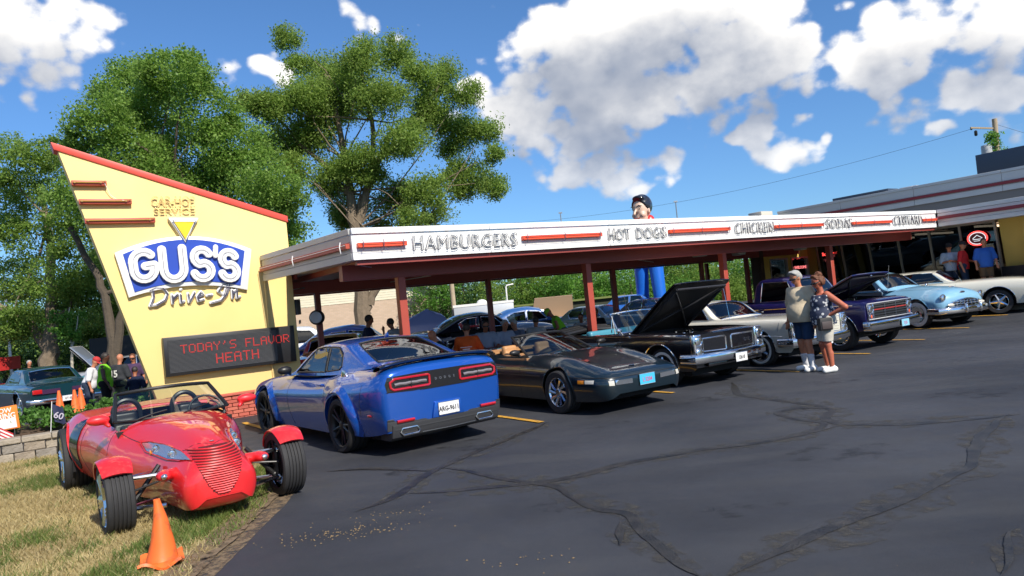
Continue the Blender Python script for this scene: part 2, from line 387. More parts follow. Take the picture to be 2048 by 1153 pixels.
# ------------------------------------------------------------------ ground, asphalt, grass
def ground_material(name, kind):
    m = bpy.data.materials.new(name); m.use_nodes = True; t = NT(m.node_tree); b = m.node_tree.nodes['Principled BSDF']
    tc = t.n('ShaderNodeTexCoord')
    def nz(sc, det=6, ro=.55, off=None):
        x = t.n('ShaderNodeTexNoise'); x.inputs['Scale'].default_value = sc; x.inputs['Detail'].default_value = det; x.inputs['Roughness'].default_value = ro
        t.l(tc.outputs['Object'], x.inputs['Vector']); return x.outputs[0]
    def mr(v, a, c, lo=0, hi=1):
        r = t.n('ShaderNodeMapRange'); r.inputs[1].default_value = a; r.inputs[2].default_value = c; r.inputs[3].default_value = lo; r.inputs[4].default_value = hi; t.l(v, r.inputs[0]); return r.outputs[0]
    if kind == 'asphalt':
        mpa = t.n('ShaderNodeMapping'); mpa.inputs['Rotation'].default_value = (0, 0, -ANG); mpa.inputs['Scale'].default_value = (.25, 1.6, 1); t.l(tc.outputs['Object'], mpa.inputs[0])
        st = t.n('ShaderNodeTexNoise'); st.inputs['Scale'].default_value = .9; st.inputs['Detail'].default_value = 7; t.l(mpa.outputs[0], st.inputs['Vector'])
        c = t.mix(mr(nz(.35), .35, .68), (.022, .0245, .032), (.050, .054, .066))
        c = t.mix(mr(st.outputs[0], .5, .75, 0, .55), c, (.064, .066, .070))
        c = t.mix(mr(nz(140, 3, .7), .5, .8, 0, .6), c, (.12, .115, .11))
        c = t.mix(mr(nz(1.7, 8, .7), .60, .74, 0, .5), c, (.06, .055, .045))
        v = t.n('ShaderNodeTexVoronoi'); v.inputs['Scale'].default_value = 7; t.l(tc.outputs['Object'], v.inputs['Vector'])
        c = t.mix(t.m('LESS_THAN', v.outputs['Distance'], .022), c, (.22, .16, .10))
        t.l(c, b.inputs['Base Color']); t.l(mr(nz(3), .3, .7, .55, .8), b.inputs['Roughness']); b.inputs['Specular IOR Level'].default_value = .35
        bp = t.n('ShaderNodeBump'); bp.inputs['Strength'].default_value = .5; bp.inputs['Distance'].default_value = .006; t.l(nz(110, 4, .8), bp.inputs['Height']); t.l(bp.outputs[0], b.inputs['Normal'])
    elif kind == 'grass':
        c = t.mix(mr(nz(.9, 5), .40, .60), (.40, .30, .14), (.17, .17, .055)); c = t.mix(mr(nz(6, 6), .4, .7, 0, .7), c, (.46, .36, .19)); c = t.mix(mr(nz(40, 3), .5, .75, 0, .6), c, (.10, .08, .035))
        t.l(c, b.inputs['Base Color']); b.inputs['Roughness'].default_value = .9
    else:
        c = t.mix(mr(nz(5), .4, .6), (.13, .075, .045), (.06, .038, .022)); c = t.mix(mr(nz(60, 3), .5, .7, 0, .8), c, (.22, .14, .085))
        t.l(c, b.inputs['Base Color']); b.inputs['Roughness'].default_value = .95
        bp = t.n('ShaderNodeBump'); bp.inputs['Strength'].default_value = 1; bp.inputs['Distance'].default_value = .03; t.l(nz(45, 4, .8), bp.inputs['Height']); t.l(bp.outputs[0], b.inputs['Normal'])
    return m
M_ASPH = ground_material('asphalt', 'asphalt'); M_GRASS = ground_material('lawn', 'grass'); M_MULCH = ground_material('bark_mulch', 'mulch')
g = G(); s = 1500
g.add([(-s, -s, -.25), (s, -s, -.25), (s, s, -.25), (-s, s, -.25)], [(0, 1, 2, 3)])
part('terrain', g, mat('terrain_grass', (.045, .075, .022), rough=.9, noise=.3, nscale=.05), kind='structure')
xs = np.arange(-46, 60, 1.0); ys = np.arange(-30, 58, 1.0)
V = [(x, y, gz(x, y)) for y in ys for x in xs]; nx = len(xs)
F = [(j*nx+i, j*nx+i+1, (j+1)*nx+i+1, (j+1)*nx+i) for j in range(len(ys)-1) for i in range(nx-1)]
link('parking_lot', fast_mesh('parking_lot', V, F, True), M_ASPH, kind='structure')
# lawn: everything left of the asphalt edge, up to the retaining wall
edge = [(-2.62, -6), (-2.5, 3.0), (-2.50, 5.2), (-2.55, 6.0), (-2.60, 7.0), (-2.66, 7.8), (-2.95, 8.8), (-3.75, 9.9), (-4.45, 10.9), (-5.0, 11.9), (-5.45, 12.9)]
wallA = FW(-2.75, 2.75); wallB = FW(-12, 2.75); wallC = FW(-2.75, 4.1)
jr = random.Random(3); E2 = []
for i in range(len(edge)-1):
    for k in range(40):
        f = k/40; x = edge[i][0]*(1-f)+edge[i+1][0]*f; y = edge[i][1]*(1-f)+edge[i+1][1]*f
        E2.append((x + jr.uniform(-.02, .02) + .035*sin(y*3.1)+.022*sin(y*9.7+1)+.013*sin(y*23+x*5), y))
poly = E2 + [(FW(-1.2, 4.0).x, FW(-1.2, 4.0).y), (wallC.x, wallC.y), (wallA.x, wallA.y), (wallB.x, wallB.y), (-30, 0), (-30, -6)]
g = G(); g.add([(x, y, .02) for x, y in poly], [tuple(range(len(poly)))]); me = mk_mesh('lawn', g.v, g.f, smooth=False)
bm = bmesh.new(); bm.from_mesh(me); bmesh.ops.triangulate(bm, faces=bm.faces); bm.to_mesh(me); bm.free()
link('lawn', me, M_GRASS, kind='structure')
def in_poly(P, poly):
    x, y = P[:, 0], P[:, 1]; ins = np.zeros(len(P), bool); n = len(poly); j = n-1
    for i in range(n):
        xi, yi = poly[i]; xj, yj = poly[j]
        c = ((yi > y) != (yj > y)) & (x < (xj-xi)*(y-yi)/((yj-yi)+1e-12)+xi); ins ^= c; j = i
    return ins
def leaf_material(name, c1, c2, c3, tr=.35, rough=.55):
    m = bpy.data.materials.new(name); m.use_nodes = True; t = NT(m.node_tree); b = m.node_tree.nodes['Principled BSDF']
    ge = t.n('ShaderNodeNewGeometry'); rp = ge.outputs['Random Per Island']
    cr = t.n('ShaderNodeValToRGB'); e = cr.color_ramp.elements; e[0].color = (*c1, 1); e[1].color = (*c3, 1); x = e.new(.55); x.color = (*c2, 1); t.l(rp, cr.inputs[0])
    tc = t.n('ShaderNodeTexCoord'); nz = t.n('ShaderNodeTexNoise'); nz.inputs['Scale'].default_value = .9; t.l(tc.outputs['Object'], nz.inputs['Vector'])
    hs = t.n('ShaderNodeHueSaturation'); t.l(t.m('ADD', .5, t.m('MULTIPLY', nz.outputs[0], 1.0)), hs.inputs['Value']); t.l(cr.outputs[0], hs.inputs['Color'])
    t.l(hs.outputs[0], b.inputs['Base Color']); b.inputs['Roughness'].default_value = rough; b.inputs['Specular IOR Level'].default_value = .3
    tl = t.n('ShaderNodeBsdfTranslucent'); t.l(t.mix(.5, hs.outputs[0], tuple(min(1, c*1.7) for c in c3)), tl.inputs[0]); mx = t.n('ShaderNodeMixShader'); mx.inputs[0].default_value = tr
    t.l(b.outputs[0], mx.inputs[1]); t.l(tl.outputs[0], mx.inputs[2]); t.l(mx.outputs[0], m.node_tree.nodes['Material Output'].inputs[0]); return m
M_BLADE = leaf_material('grass_blades', (.34, .26, .11), (.40, .33, .16), (.52, .43, .23), .25)
M_BLADEG = leaf_material('green_grass_blades', (.075, .13, .025), (.12, .19, .04), (.26, .27, .09), .35)
def vnoise(x, y, s=1.0, seed=0):
    r = np.random.default_rng(seed).random((64, 64)); x = x*s; y = y*s; xi = np.floor(x).astype(int); yi = np.floor(y).astype(int); fx = x-xi; fy = y-yi
    fx = fx*fx*(3-2*fx); fy = fy*fy*(3-2*fy); q = lambda a, b: r[a % 64, b % 64]
    return q(xi, yi)*(1-fx)*(1-fy)+q(xi+1, yi)*fx*(1-fy)+q(xi, yi+1)*(1-fx)*fy+q(xi+1, yi+1)*fx*fy
N = 330000
P = np.stack([R.uniform(-9.5, -2.3, N), R.uniform(3.4, 13.5, N)], 1); dens = np.clip((6.5/np.hypot(P[:, 0], P[:, 1])), .25, 1)
P = P[(R.random(N) < dens) & in_poly(P, poly)]
q = vnoise(P[:, 0]+20, P[:, 1], 1.1, 5)*.6 + vnoise(P[:, 0]+20, P[:, 1], 3.7, 6)*.4
ed = np.abs(P[:, 0]+2.6) < .75
green = (q + .30*ed*(P[:, 1] < 9) + .15*(P[:, 1] > 8.2)*(P[:, 0] > -4.6) + R.normal(0, .09, len(q))) > .70
nearmud = np.abs(P[:, 0]+2.58) < .22; keep = ~(nearmud & (R.random(len(P)) < .72)); P = P[keep]; green = green[keep]
for nm, sel, mm, h in (('dry_grass', ~green, M_BLADE, .045), ('green_grass', green, M_BLADEG, .065)):
    p = P[sel]; n = len(p); a = R.uniform(0, 2*pi, n); hh = h*R.uniform(.5, 1.4, n); w = R.uniform(.003, .007, n); l = R.uniform(.3, 1.3, n)*hh; b2 = R.uniform(0, 2*pi, n)
    base = np.c_[p, np.full(n, .018)]; d = np.c_[np.cos(a)*w, np.sin(a)*w, np.zeros(n)]; tip = base+np.c_[np.cos(b2)*l, np.sin(b2)*l, hh]
    VV = np.stack([base-d, base+d, tip], 1).reshape(-1, 3); FF = np.arange(3*n).reshape(-1, 3)
    o = link(nm, fast_mesh(nm, VV, FF), mm); tag(o, ('dry straw coloured grass of the lawn round the red roadster' if nm[0] == 'd' else 'greener tufts of grass along the edge of the asphalt and under the roadster'), 'grass', kind='stuff')
# crack sealing strips and yellow bay lines, millimetres above the asphalt
def ribbon(pts, w, z, jit=.16, step=.06, seed=1, wob=.03, taper=False):
    rg = np.random.default_rng(seed); Pn = []; L = 0
    for i in range(len(pts)-1):
        a = np.array(pts[i], float); b = np.array(pts[i+1], float); n = max(2, int(np.hypot(*(b-a))/step))
        for k in range(n): Pn.append(a+(b-a)*k/n)
    Pn.append(np.array(pts[-1], float)); Pn = np.array(Pn); n = len(Pn)
    for _ in range(3): Pn[1:-1] = (Pn[:-2]+Pn[1:-1]*2+Pn[2:])/4
    t = np.gradient(Pn, axis=0); t /= np.hypot(t[:, 0], t[:, 1])[:, None]+1e-9; nn = np.c_[-t[:, 1], t[:, 0]]
    sm = lambda v: np.convolve(np.convolve(np.r_[v, np.zeros(12)], np.ones(9)/9, 'same'), np.ones(5)/5, 'same')[:len(v)]*2.2
    Pn = Pn+nn*(sm(rg.normal(0, wob, n)))[:, None]
    wl = w/2*(1+sm(rg.normal(0, jit, n))*1.6+rg.normal(0, jit*.25, n)); wr = w/2*(1+sm(rg.normal(0, jit, n))*1.6+rg.normal(0, jit*.25, n))
    tp = np.minimum(1, np.minimum(np.arange(n), np.arange(n)[::-1])/max(6, n*.12))[:, None]*(1 if taper else 0)+(0 if taper else 1)
    wl = wl*tp[:, 0]; wr = wr*tp[:, 0]
    A = Pn+nn*wl[:, None]; B = Pn-nn*wr[:, None]; g = G()
    g.add([(x, y, gz(x, y)+z) for x, y in A]+[(x, y, gz(x, y)+z) for x, y in B], [(i, i+1, n+i+1, n+i) for i in range(n-1)]); return g
def alpha_mat(name, c1, c2, scale, lo, hi, rough=.9, stretch=1):
    m = bpy.data.materials.new(name); m.use_nodes = True; t = NT(m.node_tree); b = m.node_tree.nodes['Principled BSDF']; tc = t.n('ShaderNodeTexCoord')
    a = t.n('ShaderNodeTexNoise'); a.inputs['Scale'].default_value = scale; a.inputs['Detail'].default_value = 8; a.inputs['Roughness'].default_value = .7; t.l(tc.outputs['Object'], a.inputs[0])
    r = t.n('ShaderNodeMapRange'); r.inputs[1].default_value = lo; r.inputs[2].default_value = hi; t.l(a.outputs[0], r.inputs[0]); t.l(r.outputs[0], b.inputs['Alpha'])
    n2 = t.n('ShaderNodeTexNoise'); n2.inputs['Scale'].default_value = scale*4; t.l(tc.outputs['Object'], n2.inputs[0]); t.l(t.mix(n2.outputs[0], c1, c2), b.inputs['Base Color']); b.inputs['Roughness'].default_value = rough; return m
M_HALO = alpha_mat('dusty_crack_edge', (.045, .043, .041), (.070, .066, .058), 6, .46, .68)
M_SOIL = alpha_mat('bare_soil', (.13, .085, .05), (.24, .18, .11), 9, .36, .56)
M_STAIN = alpha_mat('oil_stain', (.014, .014, .017), (.026, .027, .031), 3, .50, .80, .5)
M_SEAL = mat('crack_sealer', (.014, .0145, .016), rough=.42, noise=.4, nscale=8, bump=.6, bscale=60, col2=(.045, .041, .036), c2scale=5, c2lo=.38, c2hi=.66)
M_YEL = mat('yellow_road_paint', (.62, .33, .045), rough=.6, noise=.25, nscale=25, col2=(.16, .11, .05), c2scale=14, c2lo=.55, c2hi=.75)
CRACKS = [(0.17, [(3.65, 12.67), (3.3, 11.22), (3.62, 10.28), (3.8, 9.74), (3.86, 9.14), (3.56, 8.68), (3.58, 8.29), (4.09, 7.93), (4.73, 7.9), (5.38, 7.89)]), (0.14, [(3.89, 9.19), (3.63, 9.59), (3.23, 9.38), (3.23, 8.82), (3.46, 8.44), (3.2, 8.05), (3.02, 7.94)]), (0.13, [(3.55, 8.22), (3.02, 7.94), (2.37, 7.72), (1.79, 7.66), (1.24, 7.51), (0.85, 7.36), (0.49, 7.08), (0.16, 6.96), (-0.3, 6.99), (-0.85, 6.97), (-1.25, 7.05)]), (0.13, [(0.33, 10.38), (-0.14, 9.46), (-0.63, 8.66), (-0.88, 8.22), (-1.03, 7.89), (-1.22, 7.35), (-1.41, 6.81), (-1.62, 6.55)]), (0.12, [(-1.01, 8.07), (-0.67, 7.73), (-0.31, 7.23), (0.01, 7.01), (0.23, 6.78), (0.37, 6.24), (0.48, 5.9), (0.74, 5.7), (0.77, 5.33), (0.8, 4.88), (0.87, 4.56), (0.95, 4.39), (1.01, 4.26)]), (0.14, [(5.28, 7.95), (4.96, 7.68), (4.25, 6.81), (3.66, 6.05), (3.35, 5.89), (2.98, 5.59), (2.47, 5.21), (1.92, 4.88), (1.53, 4.63), (1.29, 4.45), (1.03, 4.25)]), (0.07, [(3.06, 4.61), (2.76, 4.31), (2.46, 3.97)]), (0.07, [(-1.03, 7.89), (-1.89, 8.41), (-2.38, 8.46)]), (0.16, [(0.66, 5.55), (0.62, 5.3), (0.55, 5.0)])]
part('soil_edge', ribbon([(x+.10, y) for x, y in edge[1:9]], .20, .0035, seed=99, jit=.1, wob=.02), M_SOIL, kind='structure', smooth=False, fixn=False)
part('soil_edge', ribbon([(x-.06, y) for x, y in edge[1:9]], .26, .0235, seed=98, jit=.1, wob=.02), M_SOIL, kind='structure', smooth=False, fixn=False)
for i, (x, y, r) in enumerate([(-.6, 9.3, .5), (1.2, 9.6, .35), (2.6, 11.0, .4), (4.9, 11.6, .4), (.2, 6.1, .25), (3.0, 7.0, .5), (5.8, 9.4, .6), (-1.3, 8.0, .3), (1.6, 5.6, .3), (7.6, 12.6, .5)]):
    g = G(); n_ = 20; g.add([(x+r*(1+.3*sin(k*1.9+i))*cos(2*pi*k/n_), y+r*.7*(1+.3*cos(k*1.3+i))*sin(2*pi*k/n_), gz(x, y)+.0025) for k in range(n_)], [tuple(range(n_))]); part('oil_stain', g, M_STAIN, kind='structure', smooth=False, fixn=False)
for i, (w, pts) in enumerate(CRACKS):
    part('crack_dust', ribbon(pts, w*2.6, .003+.0001*i, seed=i+60, jit=.3, taper=True), M_HALO, kind='structure', smooth=False, fixn=False)
    part('crack_seal', ribbon(pts, w*.72, .004+.0006*i, seed=i+2, jit=.22, taper=True), M_SEAL, kind='structure', smooth=False, fixn=False)
for i, (t0, n0, n1) in enumerate([(1.80, -2.85, 3.2), (4.58, -2.75, 3.2), (7.30, -3.25, 3.2), (10.02, -3.0, 3.2), (12.72, -2.75, 3.2), (15.42, -2.5, 3.2), (18.1, -2.3, 3.2), (-.93, 1.5, 2.9)]):
    a = FW(t0, n0); b = FW(t0, n1)
    part('bay_line', ribbon([(a.x, a.y), (b.x, b.y)], .10, .014, jit=.08, wob=.004, seed=40+i), M_YEL, kind='structure', smooth=False, fixn=False)
SPOTS = [(-1.59, 5.96, 0.30, 0.09, 60), (-1.43, 6.02, 0.30, 0.09, 30), (-1.73, 5.85, 0.30, 0.09, 40), (-1.32, 6.33, 0.28, 0.1, 30), (-0.15, 4.91, 0.28, 0.1, 20)]
# crumbs of broken asphalt beside the sealed crack
g = G(); jr = random.Random(8)
for (cx, cy, sx, sy, n_) in SPOTS:
    for k in range(n_):
        x = jr.gauss(cx, sx); y = jr.gauss(cy, sy); r = jr.uniform(.004, .011)
        g.add([(x+r*cos(a)*jr.uniform(.6, 1.2), y+r*sin(a)*jr.uniform(.6, 1.2), gz(x, y)+.003) for a in (0, 1.3, 2.5, 3.8, 5.0)]+[(x, y, gz(x, y)+.009)], [(0, 1, 5), (1, 2, 5), (2, 3, 5), (3, 4, 5), (4, 0, 5)])
tag(part('gravel_crumbs', g, mat('ochre_gravel', (.20, .14, .075), rough=.9), kind='stuff', smooth=False, fixn=False), 'ochre crumbs of broken asphalt scattered on the lot', 'gravel', kind='stuff')

# ------------------------------------------------------------------ retaining wall of concrete blocks and the planting bed behind
M_BLOCK = [mat('wall_block_%s' % n, c, rough=.9, noise=.28, nscale=9, bump=.9, bscale=28) for n, c in (('warm', (.27, .225, .175)), ('grey', (.24, .215, .185)), ('pale', (.32, .275, .215)))]
wt_ = thing('retaining_wall', 'low retaining wall of split-face concrete blocks with cap stones holding up the planting bed', 'wall', FW(-2.75, 2.75), ANG)
jr = random.Random(5); pool = []
for k in range(6):
    g = G(); g.box((0, 0, 0), (.285, .24, .145)); me = mk_mesh('block', g.v, g.f, bevel=.012, smooth=False)
    for v in me.vertices: v.co += Vector((0, jr.uniform(-.012, .012) if v.co.y < 0 else 0, 0))
    me.materials.append(M_BLOCK[k % 3]); pool.append(me)
for row in range(2):
    x = -.15-(.15 if row else 0)
    while x > -7.2:
        w = jr.uniform(.92, 1.03); o = link('block', pool[jr.randrange(6)], None, wt_, loc=(x, jr.uniform(-.012, .012)+.02*row, .078+.152*row)); o.scale.x = w; x -= .293*w
g = G(); g.box((0, 0, 0), (.40, .31, .085)); cap = mk_mesh('cap_stone', g.v, g.f, bevel=.016, smooth=False); cap.materials.append(M_BLOCK[2])
x = -.2
while x > -7.2: link('cap_stone', cap, None, wt_, loc=(x, .02+jr.uniform(-.008, .008), .346)); x -= .408
for row in range(2):
    for k in range(4): o = link('block', pool[jr.randrange(6)], None, wt_, loc=(-.02, .20+.30*k, .078+.152*row), rot=(0, 0, pi/2))
for k in range(3): link('cap_stone', cap, None, wt_, loc=(-.02, .38+.41*k, .346), rot=(0, 0, pi/2))
g = G()
g.grid(lambda u, v: tuple(FW(-2.85-9*u, 2.87+2.4*v, .33+.10*sin(pi*v)*(1+.3*sin(u*19+v*5))+.03*sin(u*40)*sin(v*11))), 60, 12)
part('planting_bed', g, M_MULCH, kind='structure')
M_PLANT = leaf_material('bed_plant_leaves', (.045, .12, .02), (.09, .21, .035), (.17, .32, .07), .35)
def leaf_cloud(C, n, spread, size, rng, drop=0, aspect=.6, up=.65):
    C = np.asarray(C); k = len(C); idx = rng.integers(0, k, n); sp = np.asarray(spread)[idx] if hasattr(spread, '__len__') else np.full(n, spread)
    p = C[idx] + np.clip(rng.normal(0, 1, (n, 3)), -1.5, 1.5)*sp[:, None]*np.array([1, 1, .7]); p[:, 2] -= drop*rng.random(n)
    d = rng.normal(0, 1, (n, 3)); d /= np.linalg.norm(d, axis=1)[:, None]; nn = rng.normal(0, 1, (n, 3)); nn[:, 2] += up*2; s = np.cross(d, nn); s /= np.linalg.norm(s, axis=1)[:, None]+1e-9
    L = size*rng.uniform(.6, 1.3, n)[:, None]; w = L*aspect*.5
    V = np.stack([p-d*L*.5, p+s*w, p+d*L*.5, p-s*w], 1).reshape(-1, 3); return V, np.arange(4*n).reshape(-1, 4)
rng = np.random.default_rng(77)
for i, (t0, n0, h, r) in enumerate([(-4.55, 3.45, .26, .22), (-4.2, 3.7, .34, .24), (-3.75, 3.8, .30, .22), (-3.3, 3.9, .26, .2), (-3.95, 3.35, .2, .14), (-5.0, 3.6, .3, .25), (-4.7, 4.3, .3, .25), (-2.2, 4.9, .3, .25), (-3.0, 4.6, .3, .22)]):
    p = FW(t0, n0, .40); tr = thing('leafy_plant', ['leafy green plant in the bed nearest the hiring sign', 'tallest leafy plant in the middle of the mulch bed', 'bushy plant in the bed just right of the tallest one', 'leafy plant in the bed next to the orange cones', 'small low plant behind the dark pennant flag', 'bushy plant at the far left end of the mulch bed', 'leafy plant at the back of the bed behind the hiring sign', 'leafy plant beside the people seen through the roadster windscreen', 'leafy plant at the back corner of the bed by the yellow sign'][i], 'plant', p)
    C = rng.normal(0, 1, (40, 3))*np.array([r, r, h*.35])*.6+np.array([0, 0, h*.6]); V, F = leaf_cloud(C, 420, .04, .075, rng, aspect=.65)
    V[:, 2] = np.maximum(V[:, 2], .01); link('leaves', fast_mesh('leaves', V, F), M_PLANT, tr)
    g = G()
    for k in range(5): a = k*1.3; g.tube([(0, 0, -.08), (cos(a)*r*.4, sin(a)*r*.4, h*.7)], [.008, .004], 5)
    part('stem', g, mat('green_stem', (.08, .13, .03), rough=.7), tr)
# ------------------------------------------------------------------ the yellow roadside sign
YEL = mat('yellow_stucco', (.87, .66, .265), rough=.75, col2=(.78, .57, .21), c2scale=.8, c2lo=.5, c2hi=.8, noise=.07, nscale=1.6, bump=.12, bscale=50)
REDCAP = mat('red_painted_metal', (.62, .075, .05), rough=.45, noise=.08, nscale=3)
RUSTRED = mat('red_brown_channel', (.42, .075, .045), rough=.45, noise=.12, nscale=5)
WHITE = mat('white_enamel', (.80, .80, .78), rough=.4, noise=.03, nscale=6)
BLUEP = mat('blue_enamel', (.022, .065, .40), rough=.35)
TUBE = mat('unlit_neon_tube', (.10, .09, .13), rough=.2, coat=1)
TUBEY = mat('tube_over_yellow', (.42, .26, .05), rough=.25, coat=1)
sg = thing('roadside_sign', 'tall slanted yellow roadside sign wall with blue shield reading GUS\'S Drive-In', 'sign', FW(0, 4.02), ANG)
def sx_at(z): return -3.525 + (5.40-z)*(1.262/4.65)
g = G(); g.prism([(-2.205, .5), (.575, .5), (.54, 3.95), (-3.50, 5.33)], 0, .32, lambda a, b, h: (a, h, b)); part('wall', g, YEL, sg, bevel=.01)
g = G(); g.prism([(-3.56, 5.33), (.57, 3.93), (.57, 4.06), (-3.60, 5.47)], -.03, .35, lambda a, b, h: (a, h, b)); part('red_cap', g, REDCAP, sg, bevel=.008)
g = G(); g.bx(-2.35, .60, -.05, .36, -.3, .445); part('base_core', g, mat('red_mortar', (.25, .06, .045), rough=.9), sg)
jr = random.Random(2); pool = []
MB = [mat('red_brick_%d' % i, c, rough=.7, noise=.12, nscale=12, bump=.4, bscale=50) for i, c in enumerate([(.47, .105, .07), (.42, .09, .06), (.50, .13, .085)])]
for k in range(3):
    g = G(); g.box((0, 0, 0), (.198, .07, .062)); me = mk_mesh('brick', g.v, g.f, bevel=.006, bseg=1, smooth=False); me.materials.append(MB[k]); pool.append(me)
for r in range(7):
    x = -2.26+(.105 if r % 2 else 0)
    while x < .52: link('brick', pool[jr.randrange(3)], None, sg, loc=(x, -.06+jr.uniform(-.003, .003), -.02+.0715*r)); x += .21
g = G(); g.bx(-2.4, .64, -.13, .40, .455, .505); part('base_ledge', g, MB[0], sg, bevel=.01)
for (t0, t1, z) in ((-3.33, -2.765, 4.715), (-3.24, -2.374, 4.37), (-3.17, -1.997, 4.01)):
    g = G(); g.bx(t0, t1, -.10, -.002, z-.05, z+.045); b = part('red_channel', g, RUSTRED, sg, bevel=.008)
    g = G(); g.tube([(t0+.02, -.125, z), (t1-.12, -.125, z)], .011, 6); g.tube([(t1-.12, -.125, z), (t1-.05, -.14, z+.02), (t1-.02, -.1, z)], .008, 6); g.lathe([(.016, 0), (.016, .04)], (t1-.10, -.14, z), 'y', 8); g.lathe([(.016, 0), (.016, .04)], (t0+.05, -.14, z), 'y', 8); part('neon_tube', g, TUBEY, b)
g = G(); g.tube([(-2.80, -.12, 4.70), (-2.72, -.05, 4.5), (-2.62, -.03, 4.42), (-2.50, -.12, 4.38)], .006, 5); part('cable', g, WHITE, sg)
def arc_pts(a, b, c, n=14):
    return [((1-u)**2*a[0]+2*u*(1-u)*b[0]+u*u*c[0], (1-u)**2*a[1]+2*u*(1-u)*b[1]+u*u*c[1]) for u in [i/n for i in range(n+1)]]
outer = arc_pts((-2.735, 3.40), (-1.47, 3.97), (-.255, 3.375)) + arc_pts((-.40, 2.545), (-1.50, 2.86), (-2.56, 2.55))
inner = arc_pts((-2.60, 3.37), (-1.47, 3.865), (-.395, 3.345)) + arc_pts((-.535, 2.645), (-1.50, 2.925), (-2.455, 2.645))
fx = lambda a, b, h: (a, h, b)
shield = thing_part = None
g = G(); g.prism(outer, -.09, -.002, fx); shield = part('shield_board', g, WHITE, sg, bevel=.006)
g = G(); g.prism(inner, -.105, -.088, fx); part('blue_panel', g, BLUEP, shield)
g = G(); g.prism([(-1.77, 4.045), (-1.22, 4.035), (-1.50, 3.55)], -.11, -.002, fx); tri = part('cone_board', g, WHITE, sg, bevel=.006)
g = G(); g.prism([(-1.675, 3.965), (-1.31, 3.958), (-1.495, 3.62)], -.125, -.108, fx); part('yellow_cone', g, mat('chrome_yellow', (.86, .58, .02), rough=.35), tri)
g = G(); g.tube([(-1.70, -.15, 3.985), (-1.285, -.15, 3.975), (-1.495, -.15, 3.575)], .012, 6, closed=True); part('neon_tube', g, TUBE, tri)
# GUS'S: fat sans letters, each a can with its tube outline
def fit_letters(name, s, x0, x1, z0, z1, y, m, parent, **k):
    me = text_mesh(s, 1.0, **k); co = np.array([v.co for v in me.vertices]); lo, hi = co.min(0), co.max(0); M_ = (lo+hi)/2
    sx = (x1-x0)/(hi[0]-lo[0]); sz = (z1-z0)/(hi[1]-lo[1])
    for v, c in zip(me.vertices, co): v.co = ((x0+x1)/2+(c[0]-M_[0])*sx, y-(c[2]-lo[2])*(1.0), (z0+z1)/2+(c[1]-M_[1])*sz)
    me.flip_normals() if hasattr(me, 'flip_normals') else None; me.update(); return link(name, me, m, parent)
def stroke_letter(name, strokes, w, x0, z0, sx, sz, y, m, parent, rot=0):
    P = []
    for st in strokes:
        q = [(x0+(a*cos(rot)-b*sin(rot))*sx, y, z0+(a*sin(rot)+b*cos(rot))*sz) for a, b in st]
        for i in range(len(q)-1): P.append(('c', q[i], q[i+1], w, w, .004))
    V, F = sdf_mesh(P, .014, .006); V[:, 1] = np.clip(V[:, 1], y-.035, y+.045)
    return link(name, fast_mesh(name, V, F, True), m, parent)
def arcs(cx, cy, rx, ry, a0, a1, n=10): return [(cx+rx*cos(radians(a0+(a1-a0)*i/n)), cy+ry*sin(radians(a0+(a1-a0)*i/n))) for i in range(n+1)]
Gl = [arcs(.5, .62, .40, .30, 35, 180, 8)+arcs(.5, .36, .40, .30, 180, 350, 10)+[(.90, .46), (.56, .46)]]
Ul = [[(.08, .97), (.08, .36)]+arcs(.5, .36, .42, .31, 180, 360, 10)+[(.92, .97)]]
Sl = [arcs(.5, .70, .36, .24, 25, 250, 10)+arcs(.5, .27, .40, .25, 75, -160, 12)]
for (L, nm, x0, z0, sxx, szz, rt) in ((Gl, 'letter_g', -2.47, 2.81, .44, .60, .10), (Ul, 'letter_u', -1.965, 2.80, .43, .64, .03), (Sl, 'letter_s', -1.44, 2.82, .40, .62, -.02), (Sl, 'letter_s', -.925, 2.80, .36, .58, -.06)):
    lt = stroke_letter(nm, L, .082, x0, z0, sxx, szz, -.15, WHITE, shield, rt)
    g = G()
    for st in L: g.tube([(x0+(a*cos(rt)-b*sin(rt))*sxx, -.205, z0+(a*sin(rt)+b*cos(rt))*szz) for a, b in st], .0055, 5)
    part('tube', g, mat('clear_tube', (.35, .33, .36), rough=.2), lt)
stroke_letter('apostrophe', [[(.2, 1), (.1, .3)]], .05, -1.0, 3.18, .2, .26, -.15, WHITE, shield)
